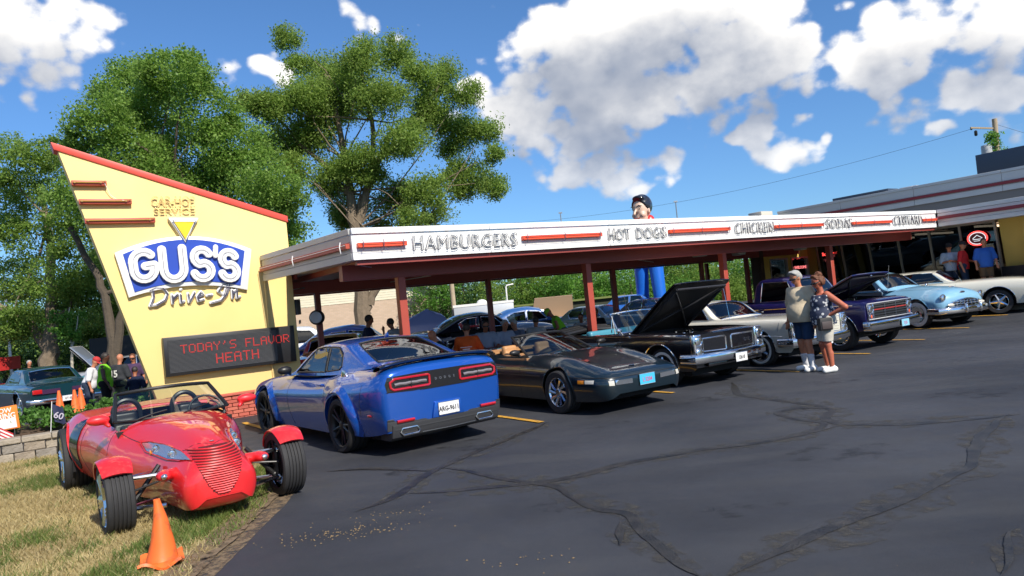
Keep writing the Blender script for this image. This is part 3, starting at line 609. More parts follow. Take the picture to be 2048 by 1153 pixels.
# Drive-In script: white backing with dark tube outline
SC = {'D': [[(.05, .95), (.15, .5), (.02, .02), (.35, .06), (.75, .3), (.85, .65), (.62, .95), (.2, 1.0), (-.1, .85)]], 'r': [[(0, .55), (.1, .05)], [(.08, .35), (.3, .58)]], 'i': [[(0, .55), (.1, .05), (.25, .12)], [(.0, .8), (.02, .82)]],
      'v': [[(0, .55), (.12, .05), (.35, .6)]], 'e': [[(.05, .28), (.35, .42), (.2, .6), (.02, .35), (.12, .06), (.4, .14)]], '-': [[(0, .33), (.28, .36)]], 'I': [[(.75, .98), (.3, .9), (.1, .55), (.45, .3), (.55, .85), (.72, 1.0), (.6, .4), (.3, .0), (-.25, -.12)]], 'n': [[(0, .55), (.08, .05)], [(.06, .35), (.25, .58), (.33, .05), (.5, .12)]]}
x = -2.22
for ch, adv in (('D', .37), ('r', .15), ('i', .14), ('v', .17), ('e', .19), ('-', .17), ('I', .30), ('n', .2)):
    zb = 2.36+.015*(x+2.2)
    sh = [[(x+a*.34+b*.06, zb+b*.34) for a, b in st] for st in SC[ch]]; P = []
    for st in sh:
        for i in range(len(st)-1): P.append(('c', (st[i][0], -.03, st[i][1]), (st[i+1][0], -.03, st[i+1][1]), .032, .032, .004))
    V, F = sdf_mesh(P, .014, .006); V[:, 1] = np.clip(V[:, 1], -.055, -.004); lt = link('script_letter', fast_mesh('script_letter', V, F, True), WHITE, sg)
    g = G()
    for st in sh: g.tube([(a, -.085, b) for a, b in st], .010, 6); g.tube([(a+.02, -.075, b-.018) for a, b in st], .007, 5)
    part('tube', g, TUBE, lt); x += adv
o = fit_letters('word_outline', 'CAR-HOP', -2.035, -1.25, 4.31, 4.47, -.05, TUBEY, sg, outline=.012); o = fit_letters('word_outline', 'SERVICE', -2.0, -1.26, 4.145, 4.275, -.05, TUBEY, sg, outline=.012)
# LED board
g = G(); g.bx(-2.06, .445, -.17, .0, .985, 1.735); bd = part('message_board', g, mat('board_frame', (.015, .015, .017), rough=.4), sg, bevel=.01)
LEDB = mat('led_panel', (.018, .019, .021), rough=.45)
g = G(); g.bx(-1.985, .06, -.178, -.168, 1.04, 1.675); part('led_panel', g, LEDB, bd)
g = G()
for k in range(27): g.bx(-1.98, .055, -.187, -.177, 1.055+.0232*k, 1.063+.0232*k)
part('louvre', g, mat('led_louvre', (.075, .075, .08), rough=.5), bd, kind='stuff')
LED = mat('red_led', (.25, .01, .01), rough=.5, emit=(1.0, .05, .035), es=.28)
D57 = {'T': '1111100100001000010000100001000010', 'O': '01110100011000110001100011000101110', 'D': '11110100011000110001100011000111110', 'A': '01110100011000111111100011000110001', 'Y': '10001100010101000100001000010000100', "'": '00100001000100000000000000000000000', 'S': '01111100001000001110000010000111110', 'F': '11111100001000011110100001000010000', 'L': '10000100001000010000100001000011111', 'V': '10001100011000110001100010101000100', 'R': '11110100011000111110101001001010001', 'H': '10001100011000111111100011000110001', 'E': '11111100001000011110100001000011111', ' ': '0'*35}
D57['T'] = '11111001000010000100001000010000100'
def led_row(s, x0, z1, p):
    g = G()
    for i, ch in enumerate(s):
        for r in range(7):
            for c in range(5):
                if D57[ch][r*5+c] == '1':
                    X = x0+(i*6+c)*p; Z = z1-r*p*.96; g.add([(X, -.190, Z-p*.4), (X+p*.8, -.190, Z-p*.4), (X+p*.8, -.190, Z+p*.4), (X, -.190, Z+p*.4)], [(0, 1, 2, 3)])
    return g
part('lit_text', led_row("TODAY'S FLAVOR", -1.77, 1.555, .0252), LED, bd, kind='stuff', smooth=False, fixn=False); part('lit_text', led_row('HEATH', -1.14, 1.315, .0285), LED, bd, kind='stuff', smooth=False, fixn=False)
g = G(); g.bx(.58, .70, .05, .28, 1.95, 2.28); part('junction_box', g, BLACKM, sg, bevel=.01)
g = G(); g.tube([(-.03, -.03, .52), (-.03, -.03, 2.7)], .014, 6); part('conduit', g, YEL, sg)
# concrete wheel stops
g = G(); g.prism([(-.09, 0), (.09, 0), (.07, .13), (-.07, .13)], -.85, .85, lambda a, b, h: (h, a, b)); wme = mk_mesh('wheel_stop', g.v, g.f, bevel=.01)
wme.materials.append(mat('cast_concrete', (.42, .40, .35), rough=.9, noise=.15, nscale=8, bump=.5))
for i, t0 in enumerate((.35, 3.1)):
    o = link('wheel_stop', wme, None, loc=FW(t0, 2.75, .0), rot=(0, 0, ANG)); tag(o, ['pale concrete wheel stop in front of the blue muscle coupe by the yellow sign', 'pale concrete wheel stop behind the dark green convertible'][i], 'wheel stop', 'wheel stops of the bays')

# ------------------------------------------------------------------ the canopy
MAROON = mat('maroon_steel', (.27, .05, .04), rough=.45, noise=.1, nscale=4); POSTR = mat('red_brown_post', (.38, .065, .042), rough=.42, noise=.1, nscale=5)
FASW = mat('white_fascia_paint', (.80, .80, .79), rough=.42, noise=.03, nscale=2, col2=(.66, .655, .64), c2scale=1.1, c2lo=.6, c2hi=.85); SOF = mat('soffit_sheet', (.50, .47, .44), rough=.7, noise=.12, nscale=1.5)
cp = thing('canopy', 'long flat drive-in canopy with white fascia lettered HAMBURGERS to CUSTARD and red posts', 'canopy', FW(0, 0), ANG)
K = .0068
def zt(t, z): return z + K*t
def slab(g, t0, t1, n0, n1, z0, z1):
    v = [(t0, n0, zt(t0, z0)), (t1, n0, zt(t1, z0)), (t1, n1, zt(t1, z0)), (t0, n1, zt(t0, z0)), (t0, n0, zt(t0, z1)), (t1, n0, zt(t1, z1)), (t1, n1, zt(t1, z1)), (t0, n1, zt(t0, z1))]
    g.add(v, [(3, 2, 1, 0), (4, 5, 6, 7), (0, 1, 5, 4), (1, 2, 6, 5), (2, 3, 7, 6), (3, 0, 4, 7)]); return g
def skew(g): g.v = [(x-.42*min(y, 4.3)/4.02, y, z) for x, y, z in g.v]; return g
seams = [.35, 3.05, 6.0, 8.95, 11.9, 14.85, 17.8, 19.62]
for i in range(len(seams)-1):
    a, b = seams[i]+.003, seams[i+1]-.003
    for (z0, z1, y) in ((2.700, 2.823, 0), (2.829, 3.128, .012), (3.134, 3.232, -.02)):
        part('fascia_panel', slab(G(), a, b, y, y+.06, z0, z1), FASW, cp, bevel=.004, bseg=1)
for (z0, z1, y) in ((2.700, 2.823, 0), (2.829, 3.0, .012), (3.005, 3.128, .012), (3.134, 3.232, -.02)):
    part('side_panel', skew(slab(G(), .35+y+.002, .41+y, .065, 3.99, z0, z1)), mat('shaded_weathered_fascia', (.47, .47, .46), rough=.5, metal=.25, noise=.1, nscale=3), cp, bevel=.004, bseg=1)  # weathered side boards, the shade on them painted in as darker grey
part('back_panel', slab(G(), .35, 19.6, 8.18, 8.24, 2.70, 3.22), MAROON, cp)
part('side_panel', slab(G(), .60, .66, 4.0, 8.18, 2.70, 3.22), MAROON, cp)
part('roof_deck', slab(G(), .45, 19.6, .09, 8.17, 3.06, 3.10), mat('roof_felt', (.18, .18, .17), rough=.9), cp)
part('soffit', slab(G(), .44, 19.6, .09, 8.17, 2.80, 2.82), SOF, cp)
part('soffit', skew(slab(G(), .40, .46, .09, 3.98, 2.80, 2.82)), SOF, cp)
for i, t0 in enumerate(np.arange(1.0, 19.4, 1.52)): part('purlin', slab(G(), t0-.04, t0+.04, .12, 8.16, 2.69, 2.798), MAROON, cp)
for n0, d in ((.9, .27), (5.0, .27), (8.0, .20)): part('beam', slab(G(), .45, 19.6, n0-.09, n0+.09, 2.68-d, 2.685), MAROON, cp, bevel=.006, bseg=1)
part('edge_channel', slab(G(), .44, 19.6, .07, .16, 2.62, 2.70), MAROON, cp)
for (t0, t1) in ((.43, 1.32), (3.76, 5.75), (7.73, 9.76), (11.49, 13.53), (14.92, 16.94), (18.71, 19.57)):
    b = part('red_channel', slab(G(), t0, t1, -.07, .01, 2.90, 2.978), mat('bright_red_channel', (.85, .09, .035), rough=.4), cp, bevel=.006, bseg=1)
    g = G(); g.tube([(t0+.03, -.10, zt(t0, 2.965)), (t1-.03, -.10, zt(t1, 2.965))], .005, 5)
    for q in (t0+.08, (t0+t1)/2, t1-.08): g.tube([(q, -.08, zt(q, 3.02)), (q, -.11, zt(q, 2.96)), (q, -.08, zt(q, 2.85))], .007, 5)
    g.tube([(t0, -.05, zt(t0, 2.845)), (t1, -.05, zt(t1, 2.845))], .004, 4); part('neon_tube', g, TUBE, b)
b = part('side_channel', skew(slab(G(), .285, .36, .10, 3.95, 2.90, 2.99)), RUSTRED, cp, bevel=.006, bseg=1)
g = G(); g.tube([(.265, .1, 2.96), (.265, 3.9, 2.96)], .006, 6)
for q in (.25, 2.2): g.tube([(.27, q, 3.03), (.25, q, 2.95), (.27, q, 2.84)], .010, 5)
part('neon_tube', skew(g), WHITE, b)
for (s, t0, t1, z0, z1) in (('HAMBURGERS', 1.44, 3.63, 2.795, 3.062), ('HOT', 5.94, 6.55, 2.80, 3.055), ('DOGS', 6.73, 7.62, 2.80, 3.06), ('CHICKEN', 9.95, 11.41, 2.80, 3.075), ('SODAS', 13.67, 14.86, 2.82, 3.085), ('CUSTARD', 17.05, 18.66, 2.815, 3.095)):
    tm = (t0+t1)/2; o = fit_letters('word_outline', s, t0, t1, zt(tm, z0), zt(tm, z1), -.045, mat('dark_neon_tube', (.025, .022, .05), rough=.25), cp, outline=.0085, spacing=1.10)
    fit_letters('word_face', s, t0+.01, t1-.01, zt(tm, z0)+.01, zt(tm, z1)-.01, -.012, WHITE, cp, depth=.008, spacing=1.08)
for t0, n0, s in ((1.575, .9, .15), (6.04, .9, .15), (10.51, .9, .15), (15.14, .9, .15), (1.39, 5, .12), (6.04, 5, .12), (10.45, 5, .13), (14.35, 5, .12), (12.55, 7.3, .12), (17.6, 7.6, .12), (16.9, 5.2, .13)):
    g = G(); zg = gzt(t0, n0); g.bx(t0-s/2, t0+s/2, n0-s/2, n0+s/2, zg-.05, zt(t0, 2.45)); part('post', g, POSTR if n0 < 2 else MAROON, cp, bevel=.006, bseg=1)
FIX = mat('light_fixture_lens', (.62, .60, .52), rough=.4)
for t0, n0 in ((2.25, 5.55), (6.65, 5.4), (11.1, 5.5), (12.3, 3.2), (15.3, 4.2), (18.2, 3.9)):
    g = G(); g.prism([(-.16, 0), (.16, 0), (.22, .14), (-.22, .14)], -.14, .14, lambda a, b, h: (t0+a, n0+h, zt(t0, 2.50)+b)); part('light_fixture', g, FIX, cp, bevel=.01)
for pts in ([(.6, .5, 2.66), (3.0, 2.4, 2.5), (3.2, 4.9, 2.55)], [(.5, 4.6, 2.5), (2.2, 5.5, 2.66)], [(7, 1.2, 2.62), (12, 4.8, 2.6)]):
    g = G(); g.tube(pts, .012, 5); part('conduit', g, SOF, cp)
# convex round fitting and picnic tables below the canopy are further down

# ------------------------------------------------------------------ the restaurant building at the right
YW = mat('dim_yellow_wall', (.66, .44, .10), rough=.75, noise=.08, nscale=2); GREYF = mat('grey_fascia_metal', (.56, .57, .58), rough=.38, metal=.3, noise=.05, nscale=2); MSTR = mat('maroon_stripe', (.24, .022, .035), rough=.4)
bl = thing('restaurant', 'flat roofed drive-in restaurant with grey fascias, maroon stripes and slanted dark windows', 'building', FW(0, 0), ANG)
zg0 = .46
def part_box(name, t0, t1, n0, n1, z0, z1, m, parent=bl, **k): g = G(); g.bx(t0, t1, n0, n1, z0, z1); return part(name, g, m, parent, **k)
for k in range(6):
    n1 = -.02-2.45*k; n0 = n1-2.44
    for (z0, z1, y) in ((2.84, 2.97, 0), (2.975, 3.255, .012), (3.26, 3.375, -.015)): part_box('fascia_panel', 19.66+y, 19.72+y, n0, n1, z0, z1, GREYF, bevel=.004, bseg=1)
part_box('maroon_stripe', 19.60, 19.672, -14.6, -.02, 3.06, 3.16, MSTR)
part_box('soffit', 19.73, 24.0, -14.6, 4.9, 2.86, 2.88, SOF); part_box('lower_roof', 19.72, 24.0, -14.6, 8.8, 3.30, 3.34, mat('grey_roofing', (.22, .22, .23), rough=.8))
part_box('upper_wall', 24.06, 24.3, -14.6, 8.7, 3.34, 4.0, mat('taupe_siding', (.20, .19, .18), rough=.6))
for k in range(8):
    n1 = 8.8-3.0*k; n0 = n1-2.99
    for (z0, z1, y) in ((3.97, 4.17, 0), (4.175, 4.30, .015), (4.305, 4.60, .015), (4.605, 4.70, -.02)): part_box('fascia_panel', 24.0+y, 24.055+y, n0, n1, z0, z1, GREYF, bevel=.004, bseg=1)
part_box('maroon_stripe', 23.95, 24.013, -15.2, 8.8, 4.19, 4.29, MSTR)
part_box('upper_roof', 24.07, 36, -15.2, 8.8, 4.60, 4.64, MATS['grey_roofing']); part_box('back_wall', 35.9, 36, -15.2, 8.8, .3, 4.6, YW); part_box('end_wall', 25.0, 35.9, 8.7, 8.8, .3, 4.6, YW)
# slanted glass front
def fac(n, z): return 20.80 - .13*(z-1.05)      # leans out as it rises
g = G(); g.prism([(20.78, .3), (20.98, .3), (20.98, 1.02), (20.80, 1.02)], -1.3, 4.88, lambda a, b, h: (a, h, b)); part('sill_wall', g, mat('dark_base', (.03, .026, .024), rough=.6), bl)
nb = [-1.22, -.21, .74, 1.78, 2.82, 3.84, 4.84]
WG = glass('shop_window_glass', (.5, .55, .6), .5, 1.7)
MUL = mat('bronze_mullion', (.36, .33, .28), rough=.4, metal=.3)
for i in range(6):
    a, b = nb[i]+.03, nb[i+1]-.03; g = G(); g.prism([(fac(0, 1.08), 1.08), (fac(0, 2.82), 2.82), (fac(0, 2.82)+.012, 2.82), (fac(0, 1.08)+.012, 1.08)], a, b, lambda p, q, h: (p, h, q)); part('window', g, WG, bl)
for i in range(7):
    n_ = nb[i]; dn = .0
    g = G(); g.prism([(fac(0, 1.02)-.04, 1.02), (fac(0, 2.86)-.04, 2.86), (fac(0, 2.86)+.06, 2.86), (fac(0, 1.02)+.06, 1.02)], n_-.03, n_+.03, lambda p, q, h: (p, h, q)); part('mullion', g, MUL, bl)
g = G(); g.bx(20.70, 20.9, -1.25, 4.88, 1.02, 1.08); part('window_sill', g, MUL, bl)
g = G(); g.bx(20.50, 20.66, -1.25, 4.88, 2.80, 2.86); part('window_head', g, MUL, bl)
# dim interior seen through the glass
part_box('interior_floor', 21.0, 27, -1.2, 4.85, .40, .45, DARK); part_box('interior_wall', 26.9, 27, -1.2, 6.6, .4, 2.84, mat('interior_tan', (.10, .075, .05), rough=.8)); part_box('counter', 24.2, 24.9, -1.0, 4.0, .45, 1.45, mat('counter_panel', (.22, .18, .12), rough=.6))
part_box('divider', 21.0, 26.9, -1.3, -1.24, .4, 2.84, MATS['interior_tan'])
g = G(); 
for n_ in (-.3, 1.6, 3.0): g.bx(21.5, 24.0, n_-.06, n_+.06, 2.74, 2.80)
part('interior_light', g, mat('interior_tube', (.8, .6, .4), emit=(1, .72, .45), es=1.6), bl)
# yellow corner and black plinth to the right of the glass
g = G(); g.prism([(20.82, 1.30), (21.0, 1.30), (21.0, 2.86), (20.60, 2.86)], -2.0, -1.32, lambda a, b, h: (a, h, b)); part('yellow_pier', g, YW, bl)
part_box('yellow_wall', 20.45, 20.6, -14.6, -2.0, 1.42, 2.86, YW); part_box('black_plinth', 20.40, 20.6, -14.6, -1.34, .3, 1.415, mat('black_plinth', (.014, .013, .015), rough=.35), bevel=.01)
# entrance wall facing the street with two framed windows
N0 = 5.0
def ep(name, t0, t1, z0, z1, y0, y1, m, **k): g = G(); g.bx(t0, t1, N0+y0, N0+y1, z0, z1); return part(name, g, m, bl, **k)
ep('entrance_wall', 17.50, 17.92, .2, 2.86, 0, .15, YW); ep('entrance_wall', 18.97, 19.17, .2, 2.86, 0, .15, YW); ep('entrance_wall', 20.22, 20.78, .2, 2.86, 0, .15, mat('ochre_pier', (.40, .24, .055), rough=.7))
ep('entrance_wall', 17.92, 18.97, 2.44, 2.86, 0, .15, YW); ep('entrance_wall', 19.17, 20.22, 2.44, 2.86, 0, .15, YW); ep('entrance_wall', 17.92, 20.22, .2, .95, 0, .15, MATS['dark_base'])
for t0, t1 in ((17.93, 18.96), (19.18, 20.21)):
    w = ep('window', t0, t1, .95, 2.44, .05, .062, glass('entrance_glass', (.6, .75, .8), .35, 2.6)); g = G()
    g.bx(t0, t1, N0-.02, N0+.06, 2.39, 2.44); g.bx(t0, t0+.05, N0-.02, N0+.06, .95, 2.388); g.bx(t1-.05, t1, N0-.02, N0+.06, .95, 2.388); g.bx(t0+.052, t1-.052, N0-.01, N0+.05, 1.62, 1.66); part('frame', g, ALUM, w)
part_box('entrance_end', 17.28, 17.48, 4.9, 5.3, .2, 2.86, mat('dark_brown_wall', (.045, .022, .016), rough=.6)); part_box('entrance_back', 19.3, 24.9, 6.5, 6.6, .2, 2.86, DARK); part_box('entrance_roof', 18.9, 24, 4.9, 6.6, 2.87, 3.3, GREYF)
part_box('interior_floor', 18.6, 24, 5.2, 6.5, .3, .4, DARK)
# raised walk before the glass
g = G(); g.bx(18.0, 20.85, -14.6, 4.95, -.3, .60); link('sidewalk', mk_mesh('sidewalk', g.v, g.f, bevel=.02), mat('walk_concrete', (.30, .28, .25), rough=.85, noise=.12, nscale=4), None, 'structure', loc=FW(1.25, 0, 0), rot=(0, 0, ANG))
# round neon beer-style sign, red letters
nsn = thing('round_neon_sign', 'round red neon sign with a white curved hull emblem hung inside the big window', 'sign', FW(20.52, -.72, 2.36), ANG)
NEON = mat('lit_red_neon', (.8, .05, .05), emit=(1, .06, .05), es=2.6); NEONW = mat('lit_white_neon', (.7, .7, .7), emit=(.8, .85, .9), es=.7)
for r, m_, nm in ((.27, NEON, 'outer_ring'), (.225, NEONW, 'inner_ring')):
    g = G(); g.tube([(0, r*cos(a)*1.05, r*sin(a)*.80) for a in np.linspace(0, 2*pi, 36, endpoint=False)], .013, 6, closed=True); part(nm, g, m_, nsn)
g = G(); g.prism([(.29*cos(a)*1.05, .29*sin(a)*.84) for a in np.linspace(0, 2*pi, 24, endpoint=False)], .03, .045, lambda a, b, h: (h, a, b)); part('backing', g, mat('neon_backing', (.10, .01, .015), rough=.4), nsn)
g = G(); g.tube([(-.005, -.14, .0), (-.005, .0, .10), (-.005, .13, .0)], .012, 6); g.tube([(-.005, -.14, -.03), (-.005, .13, -.03)], .012, 6); g.tube([(-.005, -.10, -.08), (-.005, .10, -.08)], .010, 6); part('emblem', g, NEONW, nsn)
SIDE = Matrix(((0, 0, -1), (-1, 0, 0), (0, 1, 0)))     # text reading from -t
o = thing('red_window_sign', 'small lit red lettering in the window behind the far canopy post', 'sign', FW(20.5, 4.35, 2.44), ANG); lettering('lit_word', 'So  ter', .17, NEON, o, (0, 0, 0), SIDE, depth=.006)
o = thing('pink_window_sign', 'pink lit word glowing in the right entrance window', 'sign', FW(19.70, 4.985, 2.05), ANG); lettering('lit_word', 'WELCOME', .15, mat('lit_pink', (.7, .2, .2), emit=(1, .22, .22), es=.9), o, (0, 0, 0), FRONT, depth=.006)
o = thing('white_window_lettering', 'white letters UTS at the lower right of the last slanted window', 'lettering', FW(20.72, -1.0, 1.55), ANG); lettering('word', 'UTS', .20, WHITE, o, (0, 0, 0), SIDE, depth=.004)
# roof plant
def roofbox(lbl, name, t0, t1, n0, n1, z0, z1, m, extra=None):
    o = thing(name, lbl, 'rooftop unit', FW((t0+t1)/2, (n0+n1)/2, z0), ANG); g = G(); w, d, h = t1-t0, n1-n0, z1-z0; g.bx(-w/2, w/2, -d/2, d/2, 0, h); part('housing', g, m, o, bevel=.02)
    g = G()
    for k in range(6): g.bx(-w/2-.01, -w/2+.002, -d/2+.12, -d/2+.12+d*.4, h*.15+h*.11*k, h*.15+h*.11*k+h*.05)
    part('vent', g, BLACKM, o); return o
DBOX = mat('slate_blue_metal', (.045, .065, .10), rough=.4)
roofbox('big slate blue screen box on the restaurant roof by the utility pole', 'screen_box', 25.9, 28.5, -7.5, 1.35, 4.64, 5.62, DBOX)
roofbox('long low dark ventilation unit on the restaurant roof', 'ventilation_unit', 25.6, 26.4, 4.6, 7.1, 4.66, 4.98, DBOX)
roofbox('small cream air conditioner box at the far left end of the roof', 'air_conditioner', 23.0, 23.8, 8.9, 9.6, 4.1, 4.75, mat('cream_metal', (.55, .52, .44), rough=.5))
roofbox('little grey flat vent hood on the roof beside the long dark unit', 'vent_hood', 25.9, 26.3, 3.6, 4.3, 4.66, 4.93, GREYF)
T1 = [(-11.84, 27.05, 11.46, 1.12), (-14.42, 28.8, 11.56, 1.23), (-13.89, 25.58, 9.67, 1.02), (-13.76, 28.79, 10.38, 1.49), (-10.42, 26.25, 9.78, 1.09), (-9.71, 26.69, 8.42, 1.33), (-12.09, 28.31, 8.61, 1.66), (-13.23, 26.64, 8.2, 1.47), (-15.18, 27.2, 8.69, 1.13), (-8.03, 25.11, 6.69, 1.07), (-10.15, 28.01, 6.99, 1.64), (-8.28, 27.15, 5.63, 0.9), (-7.82, 26.32, 4.39, 0.62), (-11.82, 28.15, 6.39, 1.55), (-15.3, 26.21, 9.15, 0.58), (-12.29, 26.81, 11.53, 0.83), (-10.53, 25.54, 11.12, 0.74), (-14.28, 26.61, 6.62, 1.28), (-7.27, 25.81, 6.19, 0.45), (-15.11, 26.05, 7.0, 0.99), (-11.05, 28.0, 5.51, 1.35), (-12.18, 26.12, 6.72, 1.26), (-9.15, 26.94, 5.22, 1.02)]
T2 = [(-8.4, 30.14, 13.86, 0.54), (-8.0, 30.27, 12.74, 0.5), (-7.39, 32.13, 13.09, 0.84), (-5.38, 29.53, 12.55, 0.86), (-4.06, 31.36, 13.27, 0.82), (-6.5, 31.82, 11.78, 1.32), (-7.77, 29.88, 11.22, 0.99), (-9.11, 29.4, 10.7, 0.85), (-10.2, 30.19, 11.45, 0.5), (-9.49, 31.57, 9.78, 0.87), (-7.83, 31.22, 9.98, 1.08), (-4.64, 29.74, 10.98, 1.07), (-2.91, 30.76, 11.97, 0.81), (-1.91, 31.61, 12.04, 0.7), (-1.22, 30.72, 10.93, 0.64), (-2.82, 31.48, 10.43, 1.04), (-1.66, 32.68, 9.72, 1.04), (-0.38, 31.66, 9.57, 0.61), (-0.16, 30.61, 8.22, 0.42), (-4.01, 29.87, 9.07, 0.99), (-5.86, 30.45, 8.32, 1.01), (-7.31, 31.04, 8.04, 0.9), (-6.88, 32.41, 6.77, 0.89), (-4.87, 31.99, 6.96, 0.93), (-3.12, 30.35, 6.97, 0.88), (-1.5, 32.53, 7.73, 1.03), (-0.39, 30.9, 7.01, 0.55), (-2.93, 31.7, 6.07, 0.57), (-3.77, 29.59, 5.67, 0.61), (-8.36, 29.58, 8.29, 0.61), (-9.83, 29.93, 9.34, 0.58), (-5.62, 32.38, 5.74, 0.63)]
T3 = [(-21.09, 31.34, 9.89, 1.08), (-20.13, 31.95, 10.36, 0.79), (-20.54, 34.21, 10.27, 0.99), (-21.73, 33.33, 9.05, 1.26), (-19.1, 31.38, 7.83, 1.19), (-22.47, 32.73, 7.55, 1.02), (-21.42, 32.92, 6.66, 1.14), (-18.83, 31.64, 6.41, 0.98), (-23.16, 33.94, 5.15, 1.17), (-19.95, 31.45, 4.75, 1.19), (-19.06, 32.56, 5.04, 1.12), (-22.15, 33.07, 3.19, 1.03), (-22.97, 32.72, 2.82, 0.9), (-19.16, 33.35, 3.81, 0.97), (-20.68, 33.95, 3.97, 0.94), (-23.47, 34.83, 11.77, 0.72)]
T5 = [(-20.01, 36.89, 5.97, 1.27), (-18.92, 36.02, 4.31, 1.12), (-21.09, 36.95, 2.75, 1.02), (-18.84, 35.16, 2.82, 0.97), (-18.49, 36.21, 3.26, 0.87)]
BG = [(-4.7, 50.23, 2.51, 1.39), (-3.28, 49.06, 3.72, 1.52), (-4.75, 49.21, 4.55, 1.36), (-2.24, 49.25, 2.26, 1.53), (-0.85, 52.92, 3.25, 1.64), (0.61, 50.8, 3.4, 1.58), (1.57, 51.05, 2.25, 1.41), (3.52, 48.98, 2.03, 1.42), (2.74, 51.08, 3.38, 1.41), (4.67, 47.74, 2.89, 1.32), (5.64, 47.31, 1.47, 0.98), (6.89, 52.1, 2.83, 1.44), (7.68, 47.05, 2.58, 1.46), (7.93, 52.87, 1.28, 1.09), (12.04, 51.96, 2.32, 1.79), (10.81, 51.71, 1.35, 1.25), (11.83, 47.29, 1.19, 1.3), (13.2, 48.24, 2.41, 1.5), (16.0, 52.1, 1.93, 1.62), (16.33, 49.59, 2.5, 1.54), (16.56, 50.76, 1.13, 1.23), (13.87, 47.73, 0.67, 1.32), (17.09, 48.12, 1.69, 1.33), (12.38, 49.98, 3.26, 1.38), (9.54, 51.56, 3.26, 1.42), (9.47, 50.24, 1.46, 1.21)]
LF = [(-32.43, 46.5, 1.98, 1.28), (-31.85, 47.59, 2.18, 1.31), (-29.58, 47.1, 1.99, 1.3), (-26.35, 44.9, 1.79, 1.24), (-24.66, 45.2, 1.61, 1.25), (-24.63, 47.49, 1.15, 1.31), (-26.61, 44.02, 3.39, 1.37), (-31.4, 47.28, 5.1, 1.63), (-33.34, 47.19, 4.64, 1.63), (-25.62, 45.87, 5.8, 1.58)]
# ------------------------------------------------------------------ trees
BARK = mat('grey_brown_bark', (.19, .145, .10), rough=.95, noise=.35, nscale=7, bump=1, bscale=22); BARKD = mat('dark_bark', (.09, .07, .05), rough=.95, noise=.3, nscale=7, bump=1, bscale=22)
LEAF_A = leaf_material('broad_leaves', (.105, .20, .030), (.16, .28, .045), (.27, .40, .09), .48, .45)
LEAF_B = leaf_material('locust_leaves', (.12, .20, .035), (.18, .28, .048), (.28, .38, .09), .50)
LEAF_C = leaf_material('park_leaves', (.10, .18, .03), (.16, .265, .045), (.26, .36, .08), .48)
LEAF_D = leaf_material('bright_leaves', (.06, .16, .02), (.10, .25, .03), (.20, .36, .07), .42)
LEAF_E = leaf_material('dark_needles', (.018, .055, .022), (.028, .075, .028), (.05, .11, .04), .2)
def crown_mesh(blobs, n, size, seed, clump=.16, shell=.55, org=(0, 0, 0), drop=0, per=26, aspect=.6, flat=.8):
    rg = np.random.default_rng(seed); B0 = list(blobs)
    for b in B0:
        for q in range(5):
            v = rg.normal(0, 1, 3); v /= np.linalg.norm(v); blobs = blobs+[(b[0]+v[0]*b[3]*.85, b[1]+v[1]*b[3]*.85, b[2]+v[2]*b[3]*.7, b[3]*rg.uniform(.25, .5))]
    wts = np.array([b[3]**2 for b in blobs]); wts = wts/wts.sum(); Vs = []
    nc = max(8, int(n/per)); pick = rg.choice(len(blobs), nc, p=wts); B = np.array(blobs); d = rg.normal(0, 1, (nc, 3)); d /= np.linalg.norm(d, axis=1)[:, None]
    rad = (shell+(1-shell)*rg.random(nc)**.7)*(1+rg.normal(0, .07, nc)); C = B[pick, :3]+d*(rad*B[pick, 3])[:, None]*np.array([1, 1, flat])
    return leaf_cloud(C-np.array(org), n, (clump*(.6+.8*rg.random(nc)))*(B[pick, 3]**.5), size, rg, drop=drop, aspect=aspect)
def tree(name, label, cat, base, blobs, n, size, leaf, limbs, seed, bark=BARK, cat_group=None, **k):
    z = gz(base[0], base[1]); o = thing(name, label, cat, (base[0], base[1], z), 0, cat_group); org = (base[0], base[1], z)
    V, F = crown_mesh(blobs, n, size, seed, org=org, **k); link('crown', fast_mesh('crown', V, F), leaf, o)
    g = G()
    for pts, r0, r1 in limbs:
        P = [Vector(p)-Vector(org) for p in pts]; Q = []; jr = random.Random(seed)
        for i in range(len(P)-1):
            for q in range(3): Q.append(P[i].lerp(P[i+1], q/3)+Vector((jr.uniform(-1, 1), jr.uniform(-1, 1), 0))*r0*.25*(1 if q else 0))
        Q.append(P[-1]); m = len(Q); g.tube(Q, [r0+(r1-r0)*(i/(m-1))**.8 for i in range(m)], 9)
    part('trunk', g, bark, o); return o
def reach(fork, blobs, k, r, seed):
    rg = random.Random(seed); L = []
    for b in blobs[::k]:
        f = Vector(rg.choice(fork)); e = f.lerp(Vector(b[:3]), .88); q1 = f.lerp(e, .35)+Vector((rg.uniform(-.3, .3), rg.uniform(-.3, .3), rg.uniform(-.35, .1))); q2 = f.lerp(e, .7)+Vector((rg.uniform(-.3, .3), rg.uniform(-.3, .3), rg.uniform(-.3, .2))); L.append(([f, q1, q2, e], r, r*.2))
    return L
Y = 27
t1f = [(-15.13, 27, 3.6), (-14.12, 27, 4.4), (-13.23, 27, 6.0), (-12.06, 27, 8.0)]
tree('broadleaf_tree', 'tallest dense glossy-leaved tree rising right behind the yellow sign', 'tree', (-14.9, 27.0), T1, 170000, .115, LEAF_A,
     [([(-14.95, 27, -.2), (-14.95, 27, .9), (-15.02, 27, 2.2), (-15.13, 27, 3.6), (-15.42, 27, 4.5), (-16.2, 27, 6.2)], .25, .10), ([(-14.95, 27, 1.2), (-14.7, 27, 2.2), (-14.4, 27, 3.3), (-14.12, 27, 4.4), (-13.23, 27, 6.0), (-12.06, 27, 8.7)], .19, .08)]+reach(t1f, T1, 2, .09, 3), 1, BARKD, clump=.24, shell=.66, per=46)
